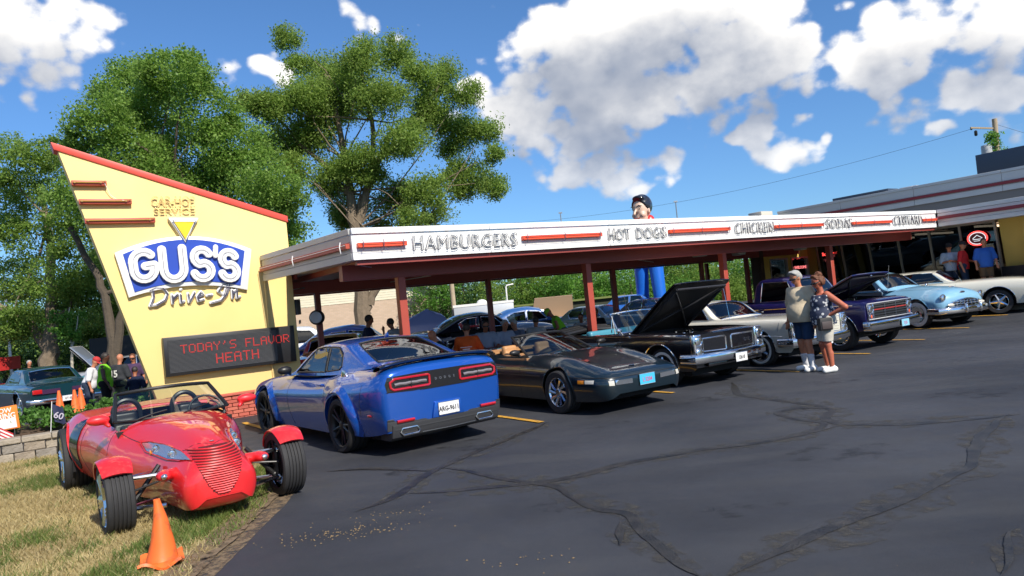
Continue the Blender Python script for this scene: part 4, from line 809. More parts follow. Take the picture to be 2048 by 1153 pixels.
t2f = [(-6.4, 31, 5.6), (-6.5, 31, 7.2), (-5.6, 31, 8.0), (-6.6, 31, 8.6), (-5.3, 31, 10.2), (-4.68, 31, 3.9)]
tree('locust_tree', 'airy wide-spreading locust tree with open branches above the canopy corner', 'tree', (-6.4, 31.0), T2, 200000, .115, LEAF_B,
     [([(-6.6, 31, -.2), (-6.5, 31, 2.1), (-6.34, 31, 4.05), (-6.41, 31, 5.56), (-6.52, 31, 7.2), (-6.6, 31, 8.6), (-6.84, 31, 10.9), (-7.12, 31, 12.4)], .42, .06),
      ([(-6.3, 31, 1.9), (-6.21, 31, 2.42), (-5.48, 31, 3.32), (-4.68, 31, 3.88), (-3.9, 31.2, 5.0), (-3.1, 31.4, 7.0)], .22, .06), ([(-6.1, 31, 2.3), (-5.6, 31.1, 3.7), (-5.5, 31, 4.6), (-5.2, 31, 5.4)], .17, .06),
      ([(-6.41, 31, 5.4), (-5.9, 31, 6.9), (-5.44, 31, 8.4), (-5.3, 31, 10.3), (-5.58, 31, 12.6)], .24, .05), ([(-5.7, 31, 7.4), (-4.58, 31, 9.5), (-3.14, 31, 10.1), (-2.2, 31, 11.6)], .15, .04),
      ([(-6.5, 31, 7.0), (-7.6, 31, 8.6), (-8.47, 31, 9.45), (-9.23, 31, 10.6)], .15, .04), ([(-7.2, 31, 11), (-8.0, 31, 12.4), (-8.65, 31, 13.3)], .07, .03)]+reach(t2f, T2, 1, .05, 5), 2, clump=.33, shell=.15, per=50, drop=.25, aspect=.5, flat=.8)
t3f = [(-20.97, 33, 3.1), (-20.93, 33, 4.9), (-20.84, 33, 7.4)]
tree('park_tree', 'leaning tree with a thick forked trunk behind the teal coupe', 'tree', (-21.4, 33.0), T3, 50000, .13, LEAF_C,
     [([(-21.6, 33, -.3), (-21.3, 33, .9), (-21.2, 33, 1.95), (-20.97, 33, 3.1), (-20.93, 33, 4.9), (-20.84, 33, 7.4), (-21.05, 33, 9)], .50, .10), ([(-21.3, 33, 1.8), (-22.0, 33, 3.0), (-23.3, 33, 3.9), (-24.6, 33, 5.3)], .26, .08)]+reach(t3f, T3, 2, .08, 6), 3, clump=.24, shell=.6, per=34)
tree('park_tree', 'shaded tree between the yellow sign and the thick forked trunk', 'tree', (-17.6, 36.0), T5, 26000, .13, LEAF_C, [([(-17.6, 36, -.2), (-17.4, 36, 3), (-17, 36, 6)], .28, .08)]+reach([(-17.2, 36, 3.5)], T5, 1, .07, 7), 4, BARKD, clump=.24, shell=.6, per=34)
tree('young_birch', 'slim young tree with pale thin stems beside the parked pickup', 'tree', (-18.5, 30.0), [(-18.58, 30.18, 2.59, .55), (-18.24, 30.18, 2.97, .42), (-18.82, 30.01, 2.9, .4), (-18.33, 29.87, 2.2, .4)], 2600, .12, LEAF_D,
     [([(-18.5, 30, -.2), (-18.4, 30, 1.3), (-18.35, 30, 1.9), (-18.5, 30, 2.7), (-18.3, 30, 3.4)], .07, .02), ([(-18.37, 30, 1.7), (-18.1, 30, 2.5), (-18.0, 30, 3.0)], .04, .015)], 5, mat('pale_bark', (.5, .45, .36), rough=.8), clump=.2, shell=.3)
GL_ = ['bright green bushy tree', 'dark conifer', 'mid green leafy tree', 'yellow-green leafy tree']
BGN = ['beside the beige building', 'behind the telephone pole', 'just right of the beige roof', 'behind the white box trailer', 'above the raised tan bonnet', 'behind the grey sedan', 'left of the second canopy post', 'in full sun at the middle of the tree line', 'above the silver sedan', 'just left of the third canopy post', 'low behind the maroon car', 'between the paired posts', 'left of the blue-trousered statue', 'behind the statue legs', 'right of the statue', 'at the knee of the statue', 'above the open black bonnet', 'in the gap past the dark rear post', 'behind the fourth front post', 'right of the fourth front post', 'low by the entrance wall', 'behind the cream coupe roof', 'at the far right end of the tree line', 'rising highest past the statue', 'highest behind the statue hips', 'low between the statue and the maroon car']
for i, b in enumerate(BG):
    kind = [2, 1, 0, 2, 1, 2, 0, 0, 2, 0, 3, 1, 3, 2, 3, 0, 3, 2, 3, 0, 3, 2, 1, 2, 0, 3][i]
    x, y, z, r = b; r *= 1.25; lf = [LEAF_D, LEAF_E, LEAF_C, LEAF_D][kind]
    if kind == 1: bb = [(x, y, .6+k*.62*r, r*(1-.16*k)) for k in range(5)]
    else: bb = [(x, y, z, r), (x+r*.5, y-.3, z*.55, r*.9), (x-r*.55, y, z*.5+.5, r*.85), (x, y-.4, max(.7, z-r*.9), r*.9), (x, y+.4, z+r*.4, r*.7)]
    tree('conifer' if kind == 1 else 'leafy_tree', GL_[kind]+' '+BGN[i], 'tree', (x, y), bb, 7000, .14 if kind != 1 else .13, lf, [([(x, y, -.1), (x, y, max(1.5, z))], .14, .05)], 20+i, BARKD, 'trees of the far tree line', clump=.22, shell=.7, per=22)
LFN = ['above the red awning corner', 'left of the thick forked trunk', 'behind the forked trunk base', 'behind the slim birch', 'behind the hood of the pickup', 'in the shade by the sign edge', 'above the slim birch', 'between the trunk and the lamp pole', 'at the left picture edge', 'high behind the sign']
for i, b in enumerate(LF):
    x, y, z, r = b; r *= 1.5
    tree('leafy_tree', 'dim green tree '+LFN[i], 'tree', (x, y), [(x, y, z, r), (x+r*.5, y, z*.5+.3, r*.9), (x-r*.5, y, z*.5+.4, r*.9), (x, y, z+r*.6, r*.8)], 5000, .18, LEAF_C if i % 2 else LEAF_E, [([(x, y, -.3), (x, y, z)], .16, .06)], 60+i, BARKD, 'trees far behind the left lot', clump=.25, shell=.7, per=22)
# one unbroken belt of wood far behind, all round the horizon
rg = np.random.default_rng(9); C = []
for k in range(3000):
    a = rg.uniform(-pi, pi); d = rg.uniform(62, 84) if abs(a) < 1.2 else rg.uniform(55, 85); C.append((sin(a)*d, cos(a)*d, rg.uniform(.2, 4.4)*(1 if abs(a) < 1.2 else 1.5)))
V, F = leaf_cloud(np.array(C), 150000, 1.0, .45, rg); V[:, 2] = np.maximum(V[:, 2], -.2)
tag(link('far_wood', fast_mesh('far_wood', V, F), LEAF_C), 'dark green belt of wood far behind everything', 'wood', kind='stuff')
# hedge line
rg = np.random.default_rng(12)
C = np.c_[rg.uniform(-4.5, 2.6, 130), rg.uniform(41.5, 42.6, 130), rg.uniform(.1, 1.05, 130)]; V, F = leaf_cloud(C, 6500, .2, .12, rg)
hd = thing('clipped_hedge', 'clipped low dark hedge at the corner of the beige building', 'hedge', (0, 0, 0)); link('leaves', fast_mesh('leaves', V, F), LEAF_C, hd)
# ------------------------------------------------------------------ beige building
bb_ = thing('beige_building', 'beige brick building with cream lap siding under a low gable behind the canopy', 'building', (-5.66, 50, -.54), 0); bb_.scale = (1.316, 1.316, 1.316)
BB = mat('tan_brick', (.60, .45, .33), rough=.9, noise=.07, nscale=6)
m = BB; t = NT(m.node_tree); bk = t.n('ShaderNodeTexBrick'); tc = t.n('ShaderNodeTexCoord'); mp = t.n('ShaderNodeMapping'); mp.inputs['Rotation'].default_value = (pi/2, 0, 0); t.l(tc.outputs['Object'], mp.inputs[0]); t.l(mp.outputs[0], bk.inputs[0])
bk.inputs['Scale'].default_value = 1; bk.inputs['Brick Width'].default_value = .21; bk.inputs['Row Height'].default_value = .075; bk.inputs['Mortar Size'].default_value = .006
bk.inputs['Color1'].default_value = (.64, .475, .35, 1); bk.inputs['Color2'].default_value = (.57, .42, .30, 1); bk.inputs['Mortar'].default_value = (.50, .41, .32, 1); t.l(bk.outputs[0], m.node_tree.nodes['Principled BSDF'].inputs['Base Color'])
g = G(); g.bx(-14, .0, 0, 12, -.2, 2.62); part('wall', g, BB, bb_)
SID = mat('cream_siding', (.76, .69, .52), rough=.6)
g = G()
for k in range(16):
    z = 2.63+.125*k; x0 = -14; x1 = .0 if z < 2.95 else -max(0, (z-2.95)/.37); 
    if x1 <= x0+.2: break
    g.add([(x0, -.02, z), (x1, -.02, z), (x1, -.005, z+.12), (x0, -.005, z+.12)], [(0, 1, 2, 3)])
part('siding', g, SID, bb_, kind='stuff', smooth=False)
g = G(); g.prism([(.35, 2.86), (-6.5, 5.39), (-6.5, 5.53), (.35, 3.0)], -.35, 12.3, lambda a, b, h: (a, h, b)); part('roof', g, mat('cream_trim', (.62, .58, .46), rough=.5), bb_)
g = G(); g.prism([(-13.4, 2.86), (-6.5, 5.39), (-6.5, 5.53), (-13.4, 3.0)], -.35, 12.3, lambda a, b, h: (a, h, b)); part('roof', g, MATS['cream_trim'], bb_)
g = G(); g.bx(-6.95, -6.87, -.06, 0, 1.85, 2.0); part('wall_lamp', g, BLACKM, bb_)
# long grey wall / shed line and box trailer beyond the cars
o = thing('dark_shed', 'low dark flat roofed shed in front of the tree line', 'shed', (3.2, 44, 0)); g = G(); g.bx(-3.4, 3.4, 0, 3, -.1, 1.55); part('wall', g, mat('dark_olive_wall', (.035, .04, .022), rough=.8), o); g = G(); g.bx(-3.6, 3.6, -.2, 3.2, 1.55, 1.66); part('roof', g, mat('mossy_roof', (.16, .19, .05), rough=.8), o)
o = thing('box_trailer', 'white and silver box trailer parked beyond the cars with a small roof dome', 'trailer', (-1.6, 38.5, 0)); g = G(); g.bx(-1.6, 1.6, 0, 2.2, .5, 1.95); part('body', g, mat('trailer_silver', (.62, .64, .66), rough=.35, metal=.3), o, bevel=.05); g = G(); g.bx(-1.62, 1.62, -.02, 2.2, 1.84, 1.97); part('top_rail', g, WHITE, o); g = G(); g.ball((-.1, .6, 1.98), (.28, .28, .18)); part('roof_dome', g, WHITE, o)
for sx_ in (-.6, .2):
    g = G(); g.lathe([(.2, -.1), (.33, -.1), (.33, .1), (.2, .1)], (sx_, .15, .33), 'y', 18); part('wheel', g, RUBBER, o)
# ------------------------------------------------------------------ poles and wires
WOOD = mat('weathered_pole', (.36, .29, .20), rough=.9, noise=.2, nscale=5)
o = thing('telephone_pole', 'bare wooden telephone pole right of the beige building', 'pole', (-3.3, 40, 0)); g = G(); g.tube([(0, 0, -.2), (0, 0, 6.3)], [.15, .12], 10); part('shaft', g, WOOD, o); g = G(); g.bx(-.35, .35, -.35, .35, -.1, 1.0); part('brick_pier', g, MB[1], o)
o = thing('light_pole', 'thin grey light pole rising at the far left above the red awning', 'pole', (-27.9, 40, 0)); g = G(); g.tube([(0, 0, -.2), (0, 0, 6.0)], [.09, .06], 8); part('shaft', g, ALUM, o)
o = thing('light_pole', 'small pale gooseneck light pole in front of the tree line under the canopy', 'pole', (-.35, 42, 0)); g = G(); g.tube([(0, 0, -.1), (0, 0, 2.75), (.05, 0, 2.85), (.45, 0, 2.9)], .045, 7); part('shaft', g, WHITE, o)
up_ = thing('utility_pole', 'utility pole with crossarm, transformer can and climbing vine above the restaurant roof', 'utility pole', (30.7, 45, 0))
g = G(); g.tube([(0, 0, -.2), (.25, 0, 10.3)], [.2, .15], 10); part('shaft', g, WOOD, up_)
g = G(); g.box((-.55, 0, 9.8), (1.5, .1, .1), Matrix.Rotation(.12, 3, 'Y')); part('crossarm', g, WOOD, up_)
g = G(); g.lathe([(.02, 0), (.28, .02), (.3, .1), (.3, .9), (.28, 1.0), (.05, 1.05)], (-.45, 0, 7.7), 'z', 16); part('transformer', g, mat('transformer_grey', (.40, .41, .42), rough=.4), up_)
g = G(); g.lathe([(.05, 0), (.09, .05), (.09, .3), (.04, .35)], (-1.0, 0, 9.35), 'z', 10); g.lathe([(.04, 0), (.07, .04), (.04, .12)], (-1.25, 0, 9.75), 'z', 8); part('insulator', g, BLACKM, up_)
rg = np.random.default_rng(4); C = np.c_[rg.normal(.0, .22, 60), rg.normal(0, .2, 60), rg.uniform(6.2, 9.4, 60)]; V, F = leaf_cloud(C, 1500, .13, .15, rg); link('vine', fast_mesh('vine', V, F), LEAF_D, up_)
M_WIRE = mat('black_wire', (.03, .03, .035), rough=.5)
def wire(a, b, sag, r, lbl):
    a = Vector(a); b = Vector(b); o = thing('overhead_wire', lbl, 'wire', a); g = G(); g.tube([(b-a)*u+Vector((0, 0, -sag*4*u*(1-u))) for u in [i/24 for i in range(25)]], r, 5); part('strand', g, M_WIRE, o)
wire((29.9, 45, 9.9), (-6, 74, 10.5), 1.6, .010, 'thin sagging wire running left from the utility pole across the sky'); wire((30.9, 45, 10.0), (44, 42, 4.5), .4, .010, 'short guy wire dropping right from the utility pole')
for lbl, x, y, z, h in (('far thin flood light mast showing above the canopy left of the statue', 4.6, 60, 0, 8.9), ('short antenna just above the canopy right of the statue', 14.2, 60, 0, 8.9)):
    o = thing('thin_mast', lbl, 'mast', (x, y, 0)); g = G(); g.tube([(0, 0, 0), (0, 0, h)], .05, 6); g.box((0, 0, h), (.3, .1, .12)); part('shaft', g, ALUM, o)
# red awning and grey van-like panel at the far left
o = thing('red_canopy_tent', 'red vendor tent top beyond the teal coupe at the left edge', 'tent', (-25.4, 33.5, -.16)); g = G(); g.bx(-1.8, 1.8, -1, 1, 1.15, 1.75); part('valance', g, mat('red_cloth', (.62, .03, .03), rough=.7), o); g = G()
for a, b in ((-1.7, -.9), (1.7, -.9), (-1.7, .9), (1.7, .9)): g.tube([(a, b, 0), (a, b, 1.6)], .03, 6)
part('frame', g, ALUM, o); g = G(); g.ball((-.3, -1.0, 1.5), (.28, .02, .2)); part('yellow_emblem', g, mat('tent_yellow', (.7, .4, .02)), o)
o = thing('dark_shed', 'dark grey shed wall standing under the slim birch', 'shed', (-17.2, 33, -.16)); g = G(); g.bx(-2.2, 1.8, 0, 1.5, 0, 2.2); part('wall', g, mat('charcoal_wall', (.028, .03, .036), rough=.7), o)
# ------------------------------------------------------------------ car builder (x forward from the front axle, y to the car's left, z up)
def pchip(xk, yk, x):
    xk = np.asarray(xk, float); yk = np.asarray(yk, float); h = np.diff(xk); d = np.diff(yk)/h; m = np.zeros(len(xk)); m[0] = d[0]; m[-1] = d[-1]
    for i in range(1, len(xk)-1):
        if d[i-1]*d[i] > 0: w1 = 2*h[i]+h[i-1]; w2 = h[i]+2*h[i-1]; m[i] = (w1+w2)/(w1/d[i-1]+w2/d[i])
    i = np.clip(np.searchsorted(xk, x)-1, 0, len(h)-1); t = (x-xk[i])/h[i]; t2 = t*t; t3 = t2*t
    return (2*t3-3*t2+1)*yk[i]+(t3-2*t2+t)*h[i]*m[i]+(-2*t3+3*t2)*yk[i+1]+(t3-t2)*h[i]*m[i+1]
def tabfn(tab):
    tab = sorted(tab, key=lambda r: r[0]); A = np.array(tab, float); return lambda x: [pchip(A[:, 0], A[:, c], x) for c in range(1, A.shape[1])]
def near_poly(P, poly):
    P = np.asarray(P); best = np.full(len(P), 1e9); Q = P.copy(); n = len(poly)
    for i in range(n):
        a = np.array(poly[i]); b = np.array(poly[(i+1) % n]); d = b-a; t = np.clip(((P-a)@d)/(d@d+1e-12), 0, 1); q = a+t[:, None]*d; e = np.hypot(*(P-q).T); s = e < best; best[s] = e[s]; Q[s] = q[s]
    # corners first
    for c in poly:
        e = np.hypot(*(P-np.array(c)).T); 
        if e.min() < .03: k = e.argmin(); Q[k] = c; best[k] = 0
    return best, Q
def circ(cx, cz, r, n=40): return [(cx+r*cos(2*pi*k/n), cz+r*sin(2*pi*k/n)) for k in range(n)]
class Shell:
    """a lofted sheet (stations along x, mirrored section) that can be cut along outlines drawn in side, top or end view"""
    def __init__(s, V, nst, nk):
        s.nk = nk; s.nst = nst; s.V = V.reshape(-1, 3); i = np.arange(nst-1)[:, None]; k = np.arange(nk-1)[None]
        a = i*nk+k; s.F = np.stack([a, a+1, a+nk+1, a+nk], -1).reshape(-1, 4)
        CF = [(o+j, o+j+1, o+nk-2-j, o+nk-1-j) for o in (0, (nst-1)*nk) for j in range((nk-1)//2)]
        s.bvh = BVHTree.FromPolygons([tuple(p) for p in s.V], [tuple(map(int, f)) for f in s.F]+CF)
        s.cut = np.zeros(len(s.F), bool); s.caps = []
        A = s.V[s.F]; n = np.cross(A[:, 2]-A[:, 0], A[:, 3]-A[:, 1]); s.N = n/(np.linalg.norm(n, axis=1)[:, None]+1e-12)
        c = A.mean(1); flip = ((c-np.array([c[:, 0].mean(), 0, .5]))*s.N)[:, 1:].sum(1) < 0; s.N[flip] *= -1
    def take(s, poly, axis, sign=0, cell=.022, cond=None):
        ij = {'y': (0, 2), 'z': (0, 1), 'x': (1, 2)}[axis]; third = {'y': 1, 'z': 2, 'x': 0}[axis]; poly = [tuple(map(float, p)) for p in poly]
        vm = np.ones(len(s.V), bool)
        if sign: vm = s.V[:, third]*sign > 0 if axis == 'y' else vm
        if axis == 'z': vm = s.V[:, 2] > s.V[:, 2].mean()*.9
        idx = np.where(vm)[0]; e, Q = near_poly(s.V[idx][:, ij], poly); q = e < cell; ii = idx[q]; s.V[ii[:, None], np.array(ij)[None]] = Q[q]
        C = s.V[s.F].mean(1); ins = in_poly(C[:, ij], poly); nn = s.N[:, third]
        ins &= (nn*sign > .12) if sign else ((nn > .15) if axis == 'z' else (abs(nn) > .12))
        if cond is not None: ins &= cond(C)
        ins &= ~s.cut; s.cut |= ins; return s.F[ins]
    def mesh(s, name, F):
        u, inv = np.unique(F, return_inverse=True); F2 = inv.reshape(F.shape)
        return s.V[u].copy(), F2
    def hit(s, axis, a, b, sign=1, off=.0):
        o, d = {'y': (Vector((a, 4*sign, b)), Vector((0, -sign, 0))), 'z': (Vector((a, b, 4)), Vector((0, 0, -1))), 'x': (Vector((8*sign, a, b)), Vector((-sign, 0, 0)))}[axis]
        h = s.bvh.ray_cast(o, d)
        if h[0] is None: return None
        n = h[1]; n = n if n.dot(-d) > 0 else -n; return h[0]+n*off
    def trim(s, name, pts, axis, sign, r, m, parent, closed=False, off=0, step=.05, seg=6):
        L = list(pts)+([pts[0]] if closed else []); Q = []
        for i in range(len(L)-1):
            a, b = L[i], L[i+1]; n = max(1, int(hypot(b[0]-a[0], b[1]-a[1])/step))
            for k in range(n): Q.append((a[0]+(b[0]-a[0])*k/n, a[1]+(b[1]-a[1])*k/n))
        if not closed: Q.append(L[-1])
        P = [s.hit(axis, a, b, sign, off) for a, b in Q]; P = [p for p in P if p is not None]
        if len(P) < 3: return None
        g = G(); g.tube(P, r, seg, closed=closed); return part(name, g, m, parent)
    def patch(s, name, poly, axis, sign, m, parent, off=.006, label=None, cuts=22):
        poly = [tuple(map(float, p)) for p in poly]; A_ = np.array(poly); lo, hi = A_.min(0)-1e-4, A_.max(0)+1e-4; d = hi-lo; nn = max(6, cuts); c0, c1 = d/nn
        U, V_ = np.meshgrid(np.linspace(lo[0]-c0, hi[0]+c0, nn+3), np.linspace(lo[1]-c1, hi[1]+c1, nn+3), indexing='ij'); P = np.stack([U.ravel(), V_.ravel()], 1)
        Pn = P/np.array([c0, c1]); e, Q = near_poly(Pn, [(a/c0, b/c1) for a, b in poly]); k = e < .52; P[k] = (Q*np.array([c0, c1]))[k]
        w = nn+3; F = [(i*w+j, (i+1)*w+j, (i+1)*w+j+1, i*w+j+1) for i in range(w-1) for j in range(w-1)]; C = P[np.array(F)].mean(1); ins = in_poly(C, poly); F = [f for f, q in zip(F, ins) if q]
        H = {v: s.hit(axis, P[v][0], P[v][1], sign, off) for f in F for v in f}; F = [f for f in F if all(H[v] is not None for v in f)]; ks = sorted({v for f in F for v in f}); mp_ = {v: i for i, v in enumerate(ks)}
        if not F: return None
        me = mk_mesh(name, [H[v] for v in ks], [tuple(mp_[v] for v in f) for f in F], solid=off if off > .008 else 0, sharp=40); return link(name, me, m, parent, label=label)
def half_to_full(Y, Z): return np.concatenate([Y, -Y[:, -2::-1]], 1), np.concatenate([Z, Z[:, -2::-1]], 1)
def smooth_sec(Y, Z, it=1):
    for _ in range(it):
        Y[:, 1:-1] = (Y[:, :-2]+2*Y[:, 1:-1]+Y[:, 2:])/4; Z[:, 1:-1] = (Z[:, :-2]+2*Z[:, 1:-1]+Z[:, 2:])/4
    return Y, Z
def body_shell(tab, q=3.0, e=2.2, it=2, dx=.03, fend=None):
    """columns: x, half width, bottom z, widest z, shoulder z, deck z, bottom inset, shoulder inset"""
    xs0, xs1 = min(r[0] for r in tab), max(r[0] for r in tab); xs = np.linspace(xs0, xs1, int((xs1-xs0)/dx)+1)
    hw, zb, zm, zs, zd, tb, sh = tabfn(tab)(xs); c = lambda a: a[:, None]
    u = np.linspace(0, 1, 10)[None]; YA = c(hw)*(c(tb)+(1-c(tb))*np.sin(u*pi/2)**.8); ZA = c(zb)+(c(zm)-c(zb))*u
    v = np.linspace(0, 1, 10)[None, 1:]; YB = c(hw)*(1-(1-c(sh))*v**e); ZB = c(zm)+(c(zs)-c(zm))*v
    w = np.linspace(1, 0, 16)[None, 1:]; YC = c(hw*sh)*w; ZC = c(zs)+(c(zd)-c(zs))*(1-w**q)
    if fend is not None: ZC = ZC+fend(xs)[:, None]*np.exp(-((w-.80)/.16)**2); ZB = ZB + fend(xs)[:, None]*np.exp(-((1-.80)/.16)**2)*v
    Y = np.concatenate([YA, YB, YC], 1); Z = np.concatenate([ZA, ZB, ZC], 1); Y, Z = smooth_sec(Y, Z, it)
    Y[:, -1] = 0; Y, Z = half_to_full(Y, Z); V = np.stack([np.repeat(xs[:, None], Y.shape[1], 1), Y, Z], -1); sh_ = Shell(V, len(xs), Y.shape[1]); sh_.xs = xs; return sh_
def cabin_shell(tab, it=2, dx=.025):
    """columns: x, base half width, base z, top z, crown, tumblehome"""
    xs0, xs1 = min(r[0] for r in tab), max(r[0] for r in tab); xs = np.linspace(xs0, xs1, int((xs1-xs0)/dx)+1)
    hw, zb, zt_, cr, tum = tabfn(tab)(xs); c = lambda a: a[:, None]; ze = np.maximum(zt_-cr, zb+.002)
    u = np.linspace(0, 1, 16)[None]; ZA = c(zb)+(c(ze)-c(zb))*u; YA = c(hw)-c(tum)*(ZA-c(zb))*(.75+.25*u)
    w = np.linspace(1, 0, 18)[None, 1:]; YC = YA[:, -1:]*w; ZC = c(ze)+(c(zt_)-c(ze))*(1-w**2.4)
    Y = np.concatenate([YA, YC], 1); Z = np.concatenate([ZA, ZC], 1); Y, Z = smooth_sec(Y, Z, it); Y[:, -1] = 0
    Y, Z = half_to_full(Y, Z); V = np.stack([np.repeat(xs[:, None], Y.shape[1], 1), Y, Z], -1); return Shell(V, len(xs), Y.shape[1])
def shell_obj(name, sh, F, m, parent, off=0, label=None, sharp=35):
    V, F2 = sh.mesh(name, F); me = bpy.data.meshes.new(name); me.from_pydata(V.tolist(), [], F2.tolist()); bm = bmesh.new(); bm.from_mesh(me); bmesh.ops.remove_doubles(bm, verts=bm.verts, dist=.0005)
    bmesh.ops.recalc_face_normals(bm, faces=bm.faces)
    up = sum(f.normal.z*f.calc_area() for f in bm.faces)
    if up < 0: bmesh.ops.reverse_faces(bm, faces=bm.faces)
    bm.to_mesh(me); bm.free(); me.polygons.foreach_set('use_smooth', [True]*len(me.polygons)); me.set_sharp_from_angle(angle=radians(sharp)); return link(name, me, m, parent, label=label)
def finish_body(sh, m, root, caps=True):
    F = sh.F[~sh.cut]; V, F2 = sh.mesh('body', F); V = V.tolist(); F2 = F2.tolist()
    if caps:
        for st in (0, sh.nst-1):
            ring = sh.V[st*sh.nk:(st+1)*sh.nk]; o = len(V); V += ring.tolist(); n = len(ring)
            F2 += [[o+i, o+i+1, o+n-2-i, o+n-1-i] for i in range((n-1)//2)]
    me = bpy.data.meshes.new('body'); me.from_pydata(V, [], F2); bm = bmesh.new(); bm.from_mesh(me); bmesh.ops.remove_doubles(bm, verts=bm.verts, dist=.0008); bmesh.ops.recalc_face_normals(bm, faces=bm.faces)
    if sum(f.normal.z*f.calc_area() for f in bm.faces if f.normal.z) < 0: bmesh.ops.reverse_faces(bm, faces=bm.faces)
    bm.to_mesh(me); bm.free(); me.polygons.foreach_set('use_smooth', [True]*len(me.polygons)); me.set_sharp_from_angle(angle=radians(38)); return link('body', me, m, root)
WCACHE = {}
def wheel_meshes(r, w, style):
    key = (r, w, style)
    if key in WCACHE: return WCACHE[key]
    rr = {'thin': .80, 'multi': .78, 'vette': .67, 'whitewall': .60, 'mag': .62, 'chrome5': .66, 'steel': .62, 'plain': .62, 'prow': .74}[style]*r; h = w/2
    g = G(); prof = [(rr, -h*.8), (rr+.01, -h*.95), (r*.93, -h), (r*.985, -h*.9), (r, -h*.7)]
    ng = 5 if style == 'prow' else 3
    for k in range(ng):
        a = -h*.7+1.4*h*(k+.5)/ng; prof += [(r, a-.008), (r-.012, a-.005), (r-.012, a+.005), (r, a+.008)]
    prof += [(r, h*.7), (r*.985, h*.9), (r*.93, h), (rr+.01, h*.95), (rr, h*.8)]
    g.lathe(prof, axis='y', seg=44, caps=False); tyre = mk_mesh('tyre', g.v, g.f, sharp=30); P = []
    m = ALLOY; f = h*.78
    if style in ('multi', 'thin', 'prow', 'vette', 'chrome5'):
        g = G(); g.lathe([(rr*.98, -h*.8), (rr*.99, f), (rr*1.03, f+.012), (rr*1.0, f+.016), (rr*.94, f), (rr*.90, f-.05), (rr*.88, -h*.6)], axis='y', seg=40, caps=False); rimm = BLACKM if style == 'multi' else (CHROME if style != 'prow' else ALLOY)
        P.append(('rim', mk_mesh('rim', g.v, g.f), rimm)); g = G()
        if style == 'multi':
            for k in range(10):
                a = 2*pi*k/10+(.12 if k % 2 else -.12); g.tube([(cos(a)*rr*.12, f-.03, sin(a)*rr*.12), (cos(a)*rr*.93, f-.005, sin(a)*rr*.93)], [.022, .014], 6)
            g.lathe([(0, f), (.03, f), (.06, f-.01), (.07, f-.04)], axis='y', seg=16)
        elif style == 'prow':
            for k in range(5):
                a = 2*pi*k/5+.3
                for q in (-.16, 0, .16): g.tube([(cos(a+q*.5)*rr*.15, f-.02, sin(a+q*.5)*rr*.15), (cos(a+q)*rr*.95, f+.002, sin(a+q)*rr*.95)], [.035, .03], 6)
            g.lathe([(0, f+.01), (.05, f+.01), (.09, f-.01), (.10, f-.05)], axis='y', seg=16)
        elif style == 'vette':
            for k in range(10):
                a = 2*pi*k/10; g.tube([(cos(a)*rr*.30, f-.01, sin(a)*rr*.30), (cos(a+.35)*rr*.92, f-.004, sin(a+.35)*rr*.92)], [.022, .03], 6)
            g.lathe([(0, f+.015), (.045, f+.015), (.06, f), (rr*.36, f-.006), (rr*.38, f-.03)], axis='y', seg=20)
        else:
            for k in range(5):
                a = 2*pi*k/5; g.tube([(0, f-.03, 0), (cos(a)*rr*.93, f-.02, sin(a)*rr*.93)], [.05, .026], 6)
            g.lathe([(0, f+.01), (.05, f+.01), (.06, f-.03)], axis='y', seg=16)
        P.append(('spokes', mk_mesh('spokes', g.v, g.f), BLACKM if style == 'multi' else ALLOY if style != 'chrome5' else CHROME))
        g = G(); g.lathe([(0, f-.09), (rr*.72, f-.09), (rr*.72, f-.075), (0, f-.075)], axis='y', seg=24); P.append(('brake_disc', mk_mesh('brake_disc', g.v, g.f), mat('brake_steel', (.10, .10, .10), rough=.4, metal=.8)))
    elif style == 'whitewall':
        g = G(); g.lathe([(rr*1.06, h*.955), (rr*1.08, h*.985), (r*.90, h*1.012), (r*.91, h*.99)], axis='y', seg=44, caps=False); P.append(('whitewall_band', mk_mesh('whitewall_band', g.v, g.f), WHITEW))
        g = G(); g.lathe([(0, h*.9), (.05, h*.9), (.08, h*.8), (rr*.45, h*.72), (rr*.6, h*.82), (rr*.82, h*.80), (rr*.98, h*.92), (rr*1.04, h*.9), (rr, h*.6)], axis='y', seg=40); P.append(('hub_cap', mk_mesh('hub_cap', g.v, g.f), CHROME))
    elif style == 'mag':
        g = G(); g.lathe([(rr*1.12, h*.99), (rr*1.14, h*1.012), (r*.83, h*1.012), (r*.84, h*.99)], axis='y', seg=44, caps=False); P.append(('whitewall_band', mk_mesh('whitewall_band', g.v, g.f), WHITEW))
        g = G(); g.lathe([(rr*.9, -h*.5), (rr*.99, f), (rr*1.05, f+.012), (rr*.98, f+.014), (rr*.92, f-.02), (rr*.88, -h*.3)], axis='y', seg=40, caps=False); P.append(('rim', mk_mesh('rim', g.v, g.f), CHROME)); g = G()
        for k in range(5):
            a = 2*pi*k/5; g.tube([(cos(a)*.03, f-.01, sin(a)*.03), (cos(a)*rr*.9, f-.02, sin(a)*rr*.9)], [.045, .03], 6)
        g.lathe([(0, f+.02), (.04, f+.02), (.055, f)], axis='y', seg=14); P.append(('spokes', mk_mesh('spokes', g.v, g.f), ALLOY))
        g = G(); g.lathe([(0, f-.10), (rr*.85, f-.10), (rr*.85, f-.09), (0, f-.09)], axis='y', seg=24); P.append(('brake_disc', mk_mesh('brake_disc', g.v, g.f), BLACKM))
    else:
        g = G(); g.lathe([(0, f*.9), (.06, f*.9), (.09, f*.7), (rr*.6, f*.75), (rr*.95, f*.95), (rr*1.03, f), (rr, f*.5)], axis='y', seg=32); P.append(('hub_cap', mk_mesh('hub_cap', g.v, g.f), CHROME if style == 'plain' else ALLOY))
    WCACHE[key] = (tyre, P); return WCACHE[key]
